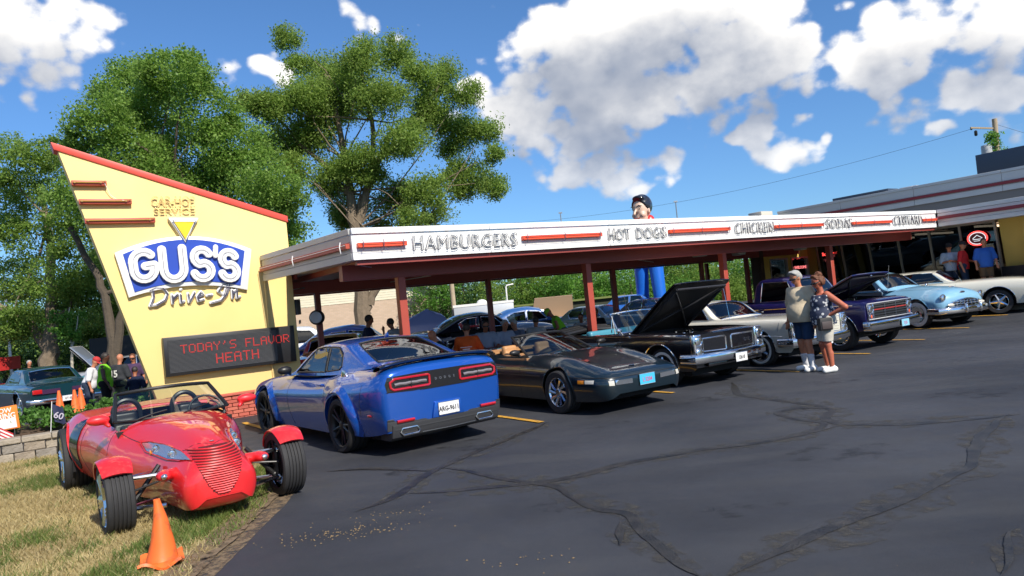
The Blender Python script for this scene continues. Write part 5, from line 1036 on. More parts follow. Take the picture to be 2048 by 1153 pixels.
def wheel(root, x, y, r, w, style, side, steer=0, z=None):
    wh = bpy.data.objects.new('wheel', None); COL.objects.link(wh); wh.parent = root; wh.location = (x, y, r if z is None else z); wh.rotation_euler = (0, R.uniform(0, 6), 0)
    wh.rotation_euler = (0, float(R.uniform(0, 6)), (0 if side > 0 else pi)+steer); ty, P = wheel_meshes(r, w, style)
    link('tyre', ty, RUBBER, wh)
    for nm, me, m in P: link(nm, me, m, wh)
    return wh
def seat(root, x, y, z, w, m, h=.55, head=False, ang=.25, d=.5, lbl=None):
    P = [('b', (x, y, z+.07), (d/2-.06, w/2-.06, .05), .05), ]
    for k in range(5): P.append(('b', (x-d/2-k*h/5*sin(ang), y, z+.12+k*h/5), (.035, w/2-.07-(.02*k if not w > .8 else 0), h/10), .05))
    if head: P.append(('b', (x-d/2-(h+.08)*sin(ang), y, z+.14+h), (.02, .10, .07), .045))
    return sdf_part('seat', P, m, root, cell=.03, k=.03, label=lbl)
def steering(root, x, y, z, m=BLACKM):
    g = G(); M_ = Matrix.Rotation(-.5, 3, 'Y'); g.tube([Vector((x, y, z))+M_ @ Vector((0, .19*cos(a), .19*sin(a))) for a in np.linspace(0, 2*pi, 20, endpoint=False)], .014, 6, closed=True)
    g.tube([Vector((x, y, z)), Vector((x+.35, y, z-.18))], .025, 6)
    for a in (0.3, pi-.3): g.tube([Vector((x, y, z)), Vector((x, y, z))+M_ @ Vector((0, .19*cos(a), .19*sin(a)))], .012, 5)
    part('steering_wheel', g, m, root)
def plate(root, x, y, z, col, fcol, s, sign, rotz=0, tilt=0, w=.305, h=.152):
    g = G(); g.bx(0, .006, -w/2, w/2, -h/2, h/2)
    o = part('licence_plate', g, col, root, bevel=.002, bseg=1); o.location = (x, y, z); o.rotation_euler = (0, tilt, (0 if sign > 0 else pi)+rotz)
    g = G(); g.tube([(.003, w/2, h/2), (.003, -w/2, h/2), (.003, -w/2, -h/2), (.003, w/2, -h/2)], .007, 4, closed=True); part('plate_frame', g, CHROME, o)
    M_ = Matrix(((0, 0, 1), (1, 0, 0), (0, 1, 0)))
    lettering('plate_number', s, .085, fcol, o, (.0078, 0, -.008), M_, depth=.001, bold=.002, res=2, sx=.82); return o
def dome_lamp(root, name, c, r, m, sign=1, ring=CHROME, depth=.24):
    g = G(); s_ = sign; g.lathe([(r, 0), (r*.9, s_*r*depth*.5), (r*.6, s_*r*depth*.85), (0, s_*r*depth)], c, 'x', 20); o = part(name, g, m, root)
    if ring: g = G(); g.lathe([(r*.98, -.03*s_), (r*1.12, -.01*s_), (r*1.14, .006*s_), (r*1.06, .018*s_), (r*.98, .006*s_)], c, 'x', 24, caps=False); part('rim', g, ring, o)
    return o
def bar(root, name, pts, hw, hh, m, smooth=True):
    # chrome bumper: rounded-rectangle section swept along pts in plan
    g = G(); sec = [(hw*cos(a)*.9, hh*(1 if sin(a) > 0 else -1)*abs(sin(a))**.6) for a in np.linspace(0, 2*pi, 14, endpoint=False)]; P = [Vector(p) for p in pts]; V = []; n = len(P)
    for i, p in enumerate(P):
        d = (P[min(i+1, n-1)]-P[max(i-1, 0)]); d.z = 0; d.normalize(); o = Vector((d.y, -d.x, 0)); V += [p+o*a+Vector((0, 0, b)) for a, b in sec]
    k = len(sec); F = [(i*k+j, i*k+(j+1) % k, (i+1)*k+(j+1) % k, (i+1)*k+j) for i in range(n-1) for j in range(k)]+[tuple(range(k)), tuple((n-1)*k+j for j in reversed(range(k)))]
    g.add(V, F); return part(name, g, m, root)
def plan_arc(x0, hw, sweep, z, wrap=0, n=13, dz=0):
    P = [(x0-sweep*(abs(u)**2.6)*(1 if x0 > 0 else -1), hw*u, z+dz*abs(u)) for u in np.linspace(-1, 1, n)]
    if wrap:
        s_ = 1 if x0 > 0 else -1; P = [(P[0][0]-s_*wrap, -hw-.015, z+dz), (P[0][0]-s_*wrap*.3, -hw-.005, z+dz)]+P+[(P[-1][0]-s_*wrap*.3, hw+.005, z+dz), (P[-1][0]-s_*wrap, hw+.015, z+dz)]
    return P
def mirror_part(root, x, y, z, side, m, r=.075, long=.13):
    P = [('e', (x, y+side*.09, z+.07), (r, long*.85, r*.9), .01), ('c', (x+.02, y, z), (x, y+side*.05, z+.05), .022, .02)]
    return sdf_part('mirror', P, m, root, cell=.014, k=.02)
def build_car(name, label, loc, rotz, sp, group=None, cat='car'):
    """sp: dict of tables and options; returns root and the two shells"""
    root = thing(name, label, cat, loc, rotz, group); pm = sp['paint']; sh = body_shell(sp['body'], **sp.get('bopt', {})); wb = sp['wb']; wr = sp['wr']; ww = sp['ww']; tr = sp['track']; rr_ = sp.get('wr2', wr); rw = sp.get('ww2', ww)
    ar = sp.get('arch', .06); arches = [(0, wr+sp.get('ad', .0), wr+ar), (-wb, rr_+sp.get('ad', .0), rr_+sp.get('arch2', ar))]
    for (cx, cz, r) in arches:
        if r < .1: continue
        for sgn in (1, -1): sh.take(circ(cx, cz, r), 'y', sgn, cell=.017)
    hood = None
    if 'hood' in sp: hoodF = sh.take(sp['hood'], 'z', 0, cell=.018); sh.hoodF = hoodF
    if 'cockpit' in sp: sh.take(sp['cockpit'], 'z', 0, cell=.02)
    body = finish_body(sh, pm, root)
    if 'hood' in sp:
        ho = shell_obj('hood', sh, hoodF, pm, root); hx, hz, ha = sp['hinge']; M_ = Matrix.Translation((hx, 0, hz)) @ Matrix.Rotation(-ha, 4, 'Y') @ Matrix.Translation((-hx, 0, -hz)); me2 = ho.data.copy(); ho.data.transform(M_)
        for v in me2.vertices: v.co.z -= .035; v.co.y *= .96
        me2.transform(M_); link('hood_underside', me2, sp.get('hoodin', BLACKM), ho); sh.HM = M_
        hp_ = sp['hood']; xa, xb_, yy = max(p[0] for p in hp_)-.08, min(p[0] for p in hp_)+.1, max(p[1] for p in hp_)-.10; zz = hz-.075; g = G()
        for L_ in ([(xa, -yy), (xa, yy)], [(xa-.05, -yy), ((xa+xb_)/2, 0), (xa-.05, yy)], [(xb_, -yy), ((xa+xb_)/2, 0), (xb_, yy)], [(xa, -yy), (xb_, -yy)], [(xa, yy), (xb_, yy)]): g.tube([M_ @ Vector((a, b, zz-.03*(a-xb_))) for a, b in L_], .022, 6)
        rim = []
        for i_ in range(len(hp_)):
            a, b = hp_[i_], hp_[(i_+1) % len(hp_)]
            for k in range(8):
                q = sh.hit('z', a[0]+(b[0]-a[0])*k/8, a[1]+(b[1]-a[1])*k/8, 1, -.008)
                if q: rim.append(M_ @ q)
        g2 = G(); g2.tube(rim, .017, 6, closed=True); part('hood_rim', g2, pm, ho)
        part('hood_brace', g, mat('hood_brace_dark', (.04, .04, .045), rough=.35, metal=.3), ho)
        g = G(); fx0 = max(p[0] for p in sp['hood']); bx0 = min(p[0] for p in sp['hood']); yw = max(p[1] for p in sp['hood'])
        g.bx(bx0, fx0, -yw, yw, .28, .34); g.bx(bx0-.02, bx0+.02, -yw, yw, .3, hz-.03); g.bx(fx0-.03, fx0, -yw, yw, .3, hz-.13); g.bx(bx0, fx0, -yw-.01, -yw+.02, .3, hz-.06); g.bx(bx0, fx0, yw-.02, yw+.01, .3, hz-.06); part('engine_bay', g, UNDER, root)
        eng(root, (bx0+fx0)/2-.12, hz, yw, sp.get('ecol', (.03, .10, .25)), fx0)
        for s_ in (-1, 1): g = G(); a = Vector((bx0+.12, s_*(yw-.05), hz-.02)); b = M_ @ Vector((bx0+.42, s_*(yw-.08), hz-.02)); g.tube([a, a.lerp(b, .5)+Vector((.06, 0, .02)), b], .012, 5); part('hood_hinge', g, BLACKM, root)
    # underbody and wheel wells
    x0 = min(r[0] for r in sp['body'])+.25; x1 = max(r[0] for r in sp['body'])-.2; hwm = max(r[1] for r in sp['body']); g = G(); zf = sp.get('floor', .24); bf = tabfn(sp['body'])
    iw = tr/2-ww/2-.05
    for a, b, w_ in ((x1, wr+ar+.02, hwm*.84), (wr+ar+.02, -wr-ar-.02, iw), (-wr-ar-.02, -wb+rr_+ar+.02, hwm*.88), (-wb+rr_+ar+.02, -wb-rr_-ar-.02, iw), (-wb-rr_-ar-.02, x0, hwm*.82)):
        if a > b: w_ = min(w_, .84*min(float(bf(np.array([q]))[0][0]) for q in (a, b))); g.bx(b+.001, a-.001, -w_, w_, zf-.04, zf+.06)
    for (cx, cz, r) in arches:
        if r < .3: continue
        for s_ in (1, -1):
            y0 = s_*iw; y1 = s_*(hwm-.06); n = 14
            V = [(cx+(r+.012)*cos(pi*k/n*1.16-.25), y, cz+(r+.012)*sin(pi*k/n*1.16-.25)) for y in (y0, y1) for k in range(n+1)]
            g.add(V, [(k, k+1, n+2+k, n+1+k) for k in range(n)]); V2 = V[:n+1]; g.add(V2, [tuple(range(n+1))])
    part('underbody', g, UNDER, root, smooth=False)
    for s_ in (1, -1):
        for (cx, cz, r) in arches:
            if r < .1: continue
            m_ = sp.get('lip', pm); pts = [(cx+(r+.004)*cos(a), cz+(r+.004)*sin(a)) for a in np.linspace(-.28, pi+.28, 30)]; sh.trim('arch_lip', pts, 'y', s_, sp.get('lipr', .010), m_, root, off=.001)
        wheel(root, 0, s_*tr/2, wr, ww, sp['wheel'], s_, steer=sp.get('steer', 0)); wheel(root, -wb, s_*(sp.get('track2', tr))/2, rr_, rw, sp['wheel'], s_)
    for L in sp.get('seams', []):
        for s_ in (1, -1): sh.trim('panel_gap', L, 'y', s_, .0045, BLACKM, root, off=-.0015, step=.04, seg=4)
    for L in sp.get('topseams', []): sh.trim('panel_gap', L, 'z', 1, .0045, BLACKM, root, off=-.0015, step=.06, seg=4)
    for L, r_t in sp.get('chrome', []):
        for s_ in (1, -1): sh.trim('side_trim', L, 'y', s_, r_t, CHROME, root, off=.001)
    for (hx_, hz_) in sp.get('handles', []):
        for s_ in (1, -1):
            p = sh.hit('y', hx_, hz_, s_, 0)
            if p: g = G(); g.tube([p+Vector((.09, 0, 0)), p+Vector((.07, s_*.03, .003)), p+Vector((-.07, s_*.03, .003)), p+Vector((-.09, 0, 0))], .011, 6); part('door_handle', g, sp.get('hmat', CHROME), root)
    cab = None
    if 'cabin' in sp:
        cab = cabin_shell(sp['cabin']); gm = sp.get('glass', GL_TINT); tm = sp.get('wtrim', CHROME); trr = sp.get('wtr', .010)
        ws, rw_ = sp['screen'], sp['rear']; parts = []
        for nm, poly in (('windscreen', ws), ('rear_window', rw_)):
            if poly: F = cab.take(poly, 'z', 0); parts.append((nm, F)); cab.trim(nm+'_trim', poly, 'z', 1, trr, tm, root, closed=True, off=.001)
        for poly in sp['side']:
            for s_ in (1, -1): F = cab.take(poly, 'y', s_); parts.append(('side_window', F)); cab.trim('window_trim', poly, 'y', s_, trr, tm, root, closed=True, off=.001)
        for nm, F in parts:
            if len(F) and not (nm == 'side_window' and sp.get('open_windows')): shell_obj(nm, cab, F, gm, root)
        shell_obj('roof', cab, cab.F[~cab.cut], sp.get('roofm', pm), root)
    xi0, xi1 = sp.get('tub', (-2.7, -.75)); zi = sp.get('belt', .85); wi = min(hwm*.86, sp.get('tubw', 9)); g = G(); im = sp.get('interior', DARK)
    g.bx(xi0, xi1, -wi, wi, zf+.06, zf+.09); g.bx(xi0, xi1, -wi, -wi+.04, zf, zi-.03); g.bx(xi0, xi1, wi-.04, wi, zf, zi-.03); g.bx(xi0-.03, xi0, -wi, wi, zf, zi-.02); g.bx(xi1, xi1+.05, -wi, wi, zf, zi-.02); part('cabin_tub', g, im, root)
    g = G(); g.bx(xi1-.22, xi1+.02, -wi+.06, wi-.06, zi-.20, zi+.02); part('dashboard', g, sp.get('dash', im), root, bevel=.03)
    sm = sp.get('seatm', im); sx = sp.get('seatx', (xi0+xi1)/2+.15)
    if sp.get('bench', True):
        seat(root, sx, 0, zf+.15, wi*1.75, sm, h=.50)
        if xi1-xi0 > 1.75: seat(root, sx-.88, 0, zf+.17, wi*1.6, sm, h=.46)
    else:
        for s_ in (1, -1): seat(root, sx, s_*.36, zf+.08, .50, sm, h=sp.get('sh', .5), head=True)
    steering(root, sx+.48, .36, zi+.05)
    return root, sh, cab
def eng(root, xc, hz, yw, col, fx):
    col_m = mat('engine_%d' % int(sum(col)*1000), col, rough=.4); z = hz-.20
    g = G(); g.box((xc, 0, z-.1), (.62, .34, .22)); part('engine_block', g, col_m, root, bevel=.02)
    for s_ in (1, -1): g = G(); g.box((xc, s_*.20, z+.05), (.56, .13, .09), Matrix.Rotation(-s_*.5, 3, 'X')); part('rocker_cover', g, CHROME, root, bevel=.02)
    g = G(); g.lathe([(.05, 0), (.19, 0), (.19, .055), (.17, .07), (.02, .08)], (xc+.03, 0, z+.10), 'z', 24); part('air_cleaner', g, CHROME, root)
    g = G(); g.box((fx-.17, yw-.20, z), (.18, .24, .18)); part('battery', g, BLACKM, root, bevel=.01); g = G(); g.bx(fx-.09, fx-.04, -.34, .34, z-.2, z+.09); part('radiator', g, BLACKM, root, bevel=.01)
    g = G(); g.tube([(fx-.08, .2, z+.06), (fx-.2, .2, z+.12), (xc+.3, .1, z+.02)], .025, 7); g.tube([(xc, -.3, z), (xc-.2, -.42, z+.06), (xc-.45, -.5, z+.1)], .012, 5); g.tube([(xc+.2, .3, z), (xc, .48, z+.08), (xc-.5, .5, z+.1)], .010, 5); part('hose', g, BLACKM, root)
    g = G(); g.box((xc-.4, -yw+.2, z+.06), (.22, .22, .12)); g.box((xc+.1, yw-.18, z+.03), (.25, .14, .12)); part('underhood_box', g, mat('underhood_grey', (.22, .24, .25), rough=.5), root, bevel=.02)
# ------------------------------------------------------------------ where things stand
PROW_X, PROW_Y, PROW_R = -3.15, 7.10, radians(-53)
CH_T, CH_N, CH_R = -.10, .98, .07
CO_T, CO_N, CO_R = 3.30, -2.47, .0
GT_T, GT_N, GT_R = 6.0, -2.0, .0
WH_T, WH_N, WH_R = 8.78, -1.94, .0
TK_T, TK_N, TK_R = 11.5, -2.0, .0
BL_T, BL_N, BL_R = 16.4, -1.35, -.22
W2_T, W2_N, W2_R = 19.1, -1.8, .30
TL_X, TL_Y = -13.9, 21.6
MAN_X, MAN_Y, WOM_X, WOM_Y = 5.22, 13.2, 5.42, 12.80
PR1, PR2, PR3 = (20.1, -.05), (20.1, -.42), (20.1, -1.05)
CONE = (-2.84, 5.52)
TB1, TB2 = (-.3, 17.0), (1.9, 19.8)
_d = dict
SITTERS = [
 ('man in a navy polo standing at the window of the royal blue sedan', -3.56, 17.5, 20, _d(top='NAVYP', bottom='DENIM', blen='long', hair='BH', skin=SKIN2, h=1.80, fat=.02, hp=.3, arms=('down', 'down'))),
 ('man in a grey T-shirt raising a hand to his face beside the second front post', -2.97, 18.0, 160, _d(top='WG2', bottom='DENIM', blen='long', hair='BH', skin=SKIN2, h=1.68, hp=.1, arms=('face', 'down'), lean=.15)),
 ('bald man in a dark shirt bent over at the table end', -1.64, 16.2, 190, _d(top='DARKT', bottom='DENIM', blen='long', skin=SKIN, seated=True, h=1.70, hp=.45, lean=.25, arms=('table', 'table'))),
 ('man in an orange T-shirt sitting with his back to the lot', -1.13, 16.35, 85, _d(top='ORT', bottom='DENIM', blen='long', hair='BH', skin=SKIN, seated=True, h=1.78, fat=.05, lean=.10, hp=.1, arms=('table', 'table'), extras='orange_back')),
 ('man in sunglasses and a grey-blue T-shirt facing the lot at the picnic table', -.77, 17.8, -75, _d(top='WG1', bottom='DENIM', blen='long', hair='BH', skin=SKIN2, seated=True, h=1.80, fat=.03, glasses=True, lean=.12, arms=('table', 'table'))),
 ('grey-haired man in a pale blue T-shirt leaning on the picnic table', -.34, 18.0, -60, _d(top='WG1', bottom='DENIM', blen='long', hair='GH', skin=SKIN, seated=True, h=1.74, fat=.03, lean=.18, hp=.1, arms=('table', 'table'))),
 ('grey-haired man in a slate shirt at the right end of the picnic table', .05, 18.2, -130, _d(top='SLATE', bottom='DENIM', blen='long', hair='GH', skin=SKIN, seated=True, h=1.70, fat=.03, lean=.15, hp=.25, arms=('table', 'table'))),
 ('dark-haired man in a streaked white T-shirt sitting right of the slate-shirted man', .50, 19.0, 75, _d(top='WG3', bottom='DENIM', blen='long', hair='BH', skin=SKIN2, seated=True, h=1.68, fat=.04, lean=.15, arms=('table', 'table'))),
 ('person in a lime cap and lime vest bending by the grey sedan', 1.25, 19.5, 180, _d(top='LIME', bottom='DENIM', blen='long', skin=SKIN2, cap=mat('lime_cap', (.25, .50, .03), rough=.8), h=1.60, lean=.45, hp=.5, sleeve=0, arms=('front', 'front'))),
 ('person in a black jacket over a white shirt right of the third front post', 2.33, 21.0, -95, _d(top='BLKT', bottom='DENIM', blen='long', hair='BH', skin=SKIN2, seated=True, h=1.75, lean=.05)),
 ('person in a grey patterned shirt half hidden by the third front post', 1.85, 20.4, -100, _d(top='WG2', bottom='DENIM', blen='long', hair='BH', skin=SKIN2, seated=True, h=1.58, lean=.1)),
 ('person in dark clothes and cap standing at the feet of the statue', 5.37, 25.0, -100, _d(top='BLKT', bottom='DENIM', blen='long', skin=SKIN2, cap=mat('black_cap', (.015, .015, .02), rough=.7), h=1.66)),
 ('man in a white T-shirt and red cap leaning at the tail of the teal coupe', -10.98, 18.5, 15, _d(top='WHT', bottom='DENIM', blen='long', skin=SKIN, cap=mat('red_cap_cloth', (.45, .03, .03), rough=.8), h=1.60, fat=.03, lean=.25, hp=.35, arms=('front', 'low'))),
 ('man in a lime green sleeveless shirt with black trousers', -10.16, 17.8, 20, _d(top='LIME', bottom='BLKT', blen='long', skin=SKIN3, hair='BH', h=1.67, fat=.02, sleeve=0, hp=.4, arms=('low', 'low'))),
 ('bald man in a charcoal T-shirt with number 15 and olive shorts, seen from behind', -10.05, 18.3, 75, _d(top='CHAR', bottom='OLIVE', skin=SKIN, h=1.60, fat=.05, arms=('low', 'low'), extras='num15')),
 ('woman in sunglasses and a dark purple top among the group by the sign', -10.16, 19.2, -80, _d(top='PURP', bottom='DENIM', blen='long', skin=SKIN, hair='RH', hairstyle='long', fem=True, h=1.56, glasses=True)),
 ('tall grey man in a brown shirt right at the edge of the yellow sign', -10.0, 19.5, -140, _d(top='BROWNT', bottom='OLIVE', skin=SKIN, hair='GH', h=1.68, fat=.03, hp=.3)),
 ('person in a dark navy shirt sitting low by the edge of the yellow sign', -9.70, 18.3, 100, _d(top='NAVYP', bottom='DENIM', blen='long', skin=SKIN2, hair='BH', seated=True, h=1.50, lean=.1)),
 ('grey-haired man in a dark jacket behind the roof of the teal coupe', -17.17, 25.5, -30, _d(top='NAVYP', bottom='DENIM', blen='long', skin=SKIN, hair='GH', h=1.58)),
]
NAVYP = ORT = None
NOSE_OUT = ANG - pi/2; NOSE_IN = ANG + pi/2
def screen(root, xb, zb, hb, xt, zt_, ht, bow, fm, r=.022, gm=None, rt=None, name='windscreen'):
    def S_(u, v):
        y = (hb+(ht-hb)*v)*(2*u-1); x = xb+(xt-xb)*v; return (x-bow*(abs(2*u-1)**2)*(1 if xb > xt else -1)*(1-.2*v), y, zb+(zt_-zb)*v+.03*v*(1-abs(2*u-1)**2))
    g = G(); g.grid(S_, 17, 7); o = part(name, g, gm or GL_CLEAR, root)
    n = 16; P = [S_(0, k/5) for k in range(6)]+[S_(k/n, 1) for k in range(1, n)]+[S_(1, 1-k/5) for k in range(6)]
    g = G(); g.tube(P, r, 8); g.tube([S_(k/n, 0) for k in range(n+1)], r*.7, 6); part('screen_frame', g, fm, root)
    return S_
def wiper(root, S_, u0, u1, sgn=1):
    a = Vector(S_(u0, -.02)); b = Vector(S_(u1, .16)); g = G(); off = Vector((.03, 0, .02)); g.tube([a+off, a.lerp(b, .5)+off*1.3, b+off], .008, 5); part('wiper', g, BLACKM, root)

# --- 1 red open-wheel roadster on the lawn
RED = paint('cherry_red_paint', (.66, .018, .022), rough=.4)
RP, RROT = (PROW_X, PROW_Y, 0.0), PROW_R
sp = dict(paint=RED, body=[(.62, .17, .25, .37, .50, .53, .90, .55), (.60, .25, .20, .36, .53, .58, .86, .56), (.54, .32, .172, .35, .57, .635, .85, .57), (.40, .355, .16, .35, .61, .70, .85, .60), (.15, .385, .16, .36, .66, .775, .85, .62), (-.25, .45, .16, .40, .71, .845, .84, .68), (-.80, .60, .17, .46, .76, .89, .88, .74), (-1.2, .70, .18, .50, .80, .905, .88, .82), (-2.0, .80, .19, .54, .83, .90, .86, .86), (-2.5, .90, .22, .58, .88, .915, .84, .84), (-2.88, .94, .26, .60, .915, .94, .84, .80), (-3.3, .88, .34, .60, .85, .88, .86, .78), (-3.58, .66, .42, .58, .73, .77, .8, .7), (-3.68, .40, .46, .56, .68, .71, .8, .7)],
    bopt=dict(q=2.6, e=2.0, it=3, dx=.025), wb=2.88, wr=.325, wr2=.375, ww=.235, ww2=.30, track=1.56, track2=1.62, wheel='prow', arch=-.6, arch2=.05, cockpit=[(-1.12, -.56), (-1.12, .56), (-2.15, .60), (-2.15, -.60)], steer=0.0,
    tub=(-2.2, -1.1), tubw=.58, belt=.81, interior=BLACKM, bench=False, sh=.34, seatx=-1.72, floor=.24, lip=RED, lipr=.014, seams=[[(-1.20, .79), (-1.14, .5), (-1.20, .28)], [(-2.08, .82), (-2.12, .5), (-1.98, .28)]], topseams=[[(-1.05, -.54), (-.3, -.36), (.22, -.22), (.40, 0), (.22, .22), (-.3, .36), (-1.05, .54)]])
pr, psh, _ = build_car('open_wheel_roadster', 'bright red open-wheel roadster with ribbed pointed nose parked on the lawn by the cone', RP, RROT, sp)
_pf = tabfn(sp['body'])
def chin(u, v):
    x = .622-1.5*u; hw, zb, zm, zs, zd, tb, sh_ = [float(q[0]) for q in _pf(np.array([min(x, .6199)]))]; y = (2*v-1)*hw*tb*1.02
    return (x, y, zb+.014-.05*min(1, u/.10)*(1-.6*u)*(1-(2*v-1)**4))
g = G(); g.grid(lambda a, b: chin(b, a), 15, 30); part('chin', g, RED, pr, smooth=True)
psh.patch('grille_recess', [(-.205, .675), (-.11, .69), (0, .695), (.11, .69), (.205, .675), (.185, .52), (.13, .37), (.06, .285), (0, .268), (-.06, .285), (-.13, .37), (-.185, .52)], 'x', 1, mat('grille_shadow_red', (.10, .008, .01), rough=.6), pr, off=.004)
for k in range(19):
    z = .290+.0212*k; w_ = np.interp(z, [.27, .37, .52, .68], [.04, .125, .183, .205]); psh.trim('grille_slat', [(-w_, z), (0, z-.004), (w_, z)], 'x', 1, .0088, RED, pr, off=.008, step=.03)
for s_ in (1, -1):
    lp = psh.patch('headlight', [(s_*.215, .595), (s_*.235, .65), (s_*.30, .69), (s_*.38, .70), (s_*.43, .69), (s_*.42, .63), (s_*.33, .585)], 'x', 1, mat('lamp_chrome', (.55, .57, .6), rough=.12, metal=.8), pr, off=.012)
    for (y, z, r) in ((.285, .63, .034), (.36, .655, .030)):
        p = psh.hit('x', s_*y, z, 1, .012)
        if p: dome_lamp(lp, 'lens', tuple(p), r, LAMP, 1, CHROME)
    psh.trim('headlight_rim', [(s_*.21, .59), (s_*.232, .657), (s_*.30, .698), (s_*.38, .708), (s_*.438, .695), (s_*.428, .625), (s_*.33, .577)], 'x', 1, .008, RED, pr, closed=True, off=.006)
    g = G(); p = psh.hit('y', -.35, .62, s_, 0); g.ball(p+Vector((0, s_*.004, 0)), (.05, .012, .026)); part('side_marker', g, AMBER, pr)
    # nerf pod with driving lamp
    V = sdf_part('bumper_pod', [('c', (.26, s_*.30, .485), (.32, s_*.42, .49), .05, .05), ('e', (.36, s_*.44, .49), (.085, .065, .048))], RED, pr, cell=.014, k=.03)
    g = G(); g.ball((.435, s_*.445, .495), (.026, .032, .026)); part('driving_lamp', g, LAMP, V)
    # suspension
    for (a, b, r, m_) in (((.10, s_*.44, .47), (.04, s_*.70, .475), .019, ALLOY), ((-.16, s_*.46, .46), (.0, s_*.70, .475), .017, ALLOY), ((.20, s_*.40, .20), (.04, s_*.70, .20), .022, ALLOY), ((-.16, s_*.42, .20), (.0, s_*.70, .20), .020, ALLOY), ((-.02, s_*.40, .54), (.02, s_*.66, .23), .022, BLACKM), ((.02, s_*.40, .40), (.10, s_*.68, .36), .011, BLACKM)):
        g = G(); g.tube([a, b], r, 8); g.ball(b, r*1.5, 8, 6); part('suspension_arm', g, m_, pr)
    g = G(); g.tube([(.02, s_*.69, .16), (.02, s_*.69, .52)], .035, 8); g.lathe([(0, -.02), (.13, -.02), (.13, .02), (0, .02)], (0, s_*.72, .325), 'y', 20); part('hub_carrier', g, BLACKM, pr)
    # cycle fender
    def fen(u, v, s_=s_):
        a = radians(42+u*112); r = .345+.032*(1-abs(2*v-1)**2.4); y = (v-.5)*.275*(1-.12*abs(2*u-1)**3); return (r*cos(a)*1.0, s_*(.785)+y, .325+r*sin(a))
    g = G(); g.grid(fen, 26, 11); me = mk_mesh('front_fender', g.v, g.f, solid=.016, sharp=50); link('front_fender', me, RED, pr)
    g = G(); g.tube([(-.0, s_*.70, .36), (-.02, s_*.68, .55), (-.05, s_*.72, .67)], .014, 6); part('fender_bracket', g, BLACKM, pr)
    mirror_part(pr, -1.02, s_*.66, .88, s_, RED, .06, .13)
    # gap behind the door: dark inlet in front of the rear wheel
    psh.patch('rear_inlet', [(-2.20, .72), (-2.22, .82), (-2.32, .87), (-2.44, .80), (-2.46, .50), (-2.34, .30), (-2.22, .36)], 'y', s_, mat('black_stone_guard', (.006, .006, .007), rough=.15, coat=.5), pr, off=.010)
g = G(); p = psh.hit('z', .34, 0, 1, .004); g.ball(p, (.022, .022, .006)); part('nose_badge', g, CHROME, pr)
Sp = screen(pr, -1.00, .885, .58, -1.46, 1.145, .49, .20, BLACKM, .021); wiper(pr, Sp, .18, .42); wiper(pr, Sp, .55, .82)
for s_ in (1, -1):
    g = G(); g.tube([(-2.13, s_*.32+.145*cos(a), .88+.16*max(0, sin(a))-(.06 if sin(a) < .01 else 0)) for a in np.linspace(0, pi, 15)], .028, 8); part('roll_hoop', g, BLACKM, pr)
g = G(); g.tube([(-2.25, -.62, .87), (-2.42, 0, .90), (-2.25, .62, .87)], .03, 8); part('cockpit_rail', g, RED, pr)

# --- 2 blue widebody muscle coupe, seen from behind
BLUE = paint('indigo_blue_paint', (.008, .085, .42), metal=.35, rough=.24)
def fender_flare(sh, root, cx, cz, r, m, a0=-14, a1=194, out=.055, wd=.11):
    for s_ in (1, -1):
        V = []; n = 34; k = 7; prev = None
        for i in range(n+1):
            a = radians(a0+(a1-a0)*i/n)
            for j in range(k):
                q = j/(k-1); rad = r+wd*q; X = cx+rad*cos(a); Z = cz+rad*sin(a); p = sh.hit('y', X, max(Z, .22), s_, 0); y = p.y if p else (prev if prev is not None else s_*.9); 
                if j == 0: p0 = sh.hit('y', cx+(r+wd)*cos(a), max(cz+(r+wd)*sin(a), .22), s_, 0); y = p0.y if p0 else y; base = y
                y = (p.y if p and q > .25 else base)+s_*out*cos(q*pi/2)**.8; prev = y; V.append((X, y, max(Z, .2)))
        F = [(i*k+j, i*k+j+1, (i+1)*k+j+1, (i+1)*k+j) for i in range(n) for j in range(k-1)]; g = G(); g.add(V, F)
        V2 = []
        for i in range(n+1): x, y, z = V[i*k]; V2 += [(x, y, z), (x, y-s_*.14, z)]
        g.add(V2, [(2*i, 2*i+1, 2*i+3, 2*i+2) for i in range(n)]); part('fender_flare', g, m, root)
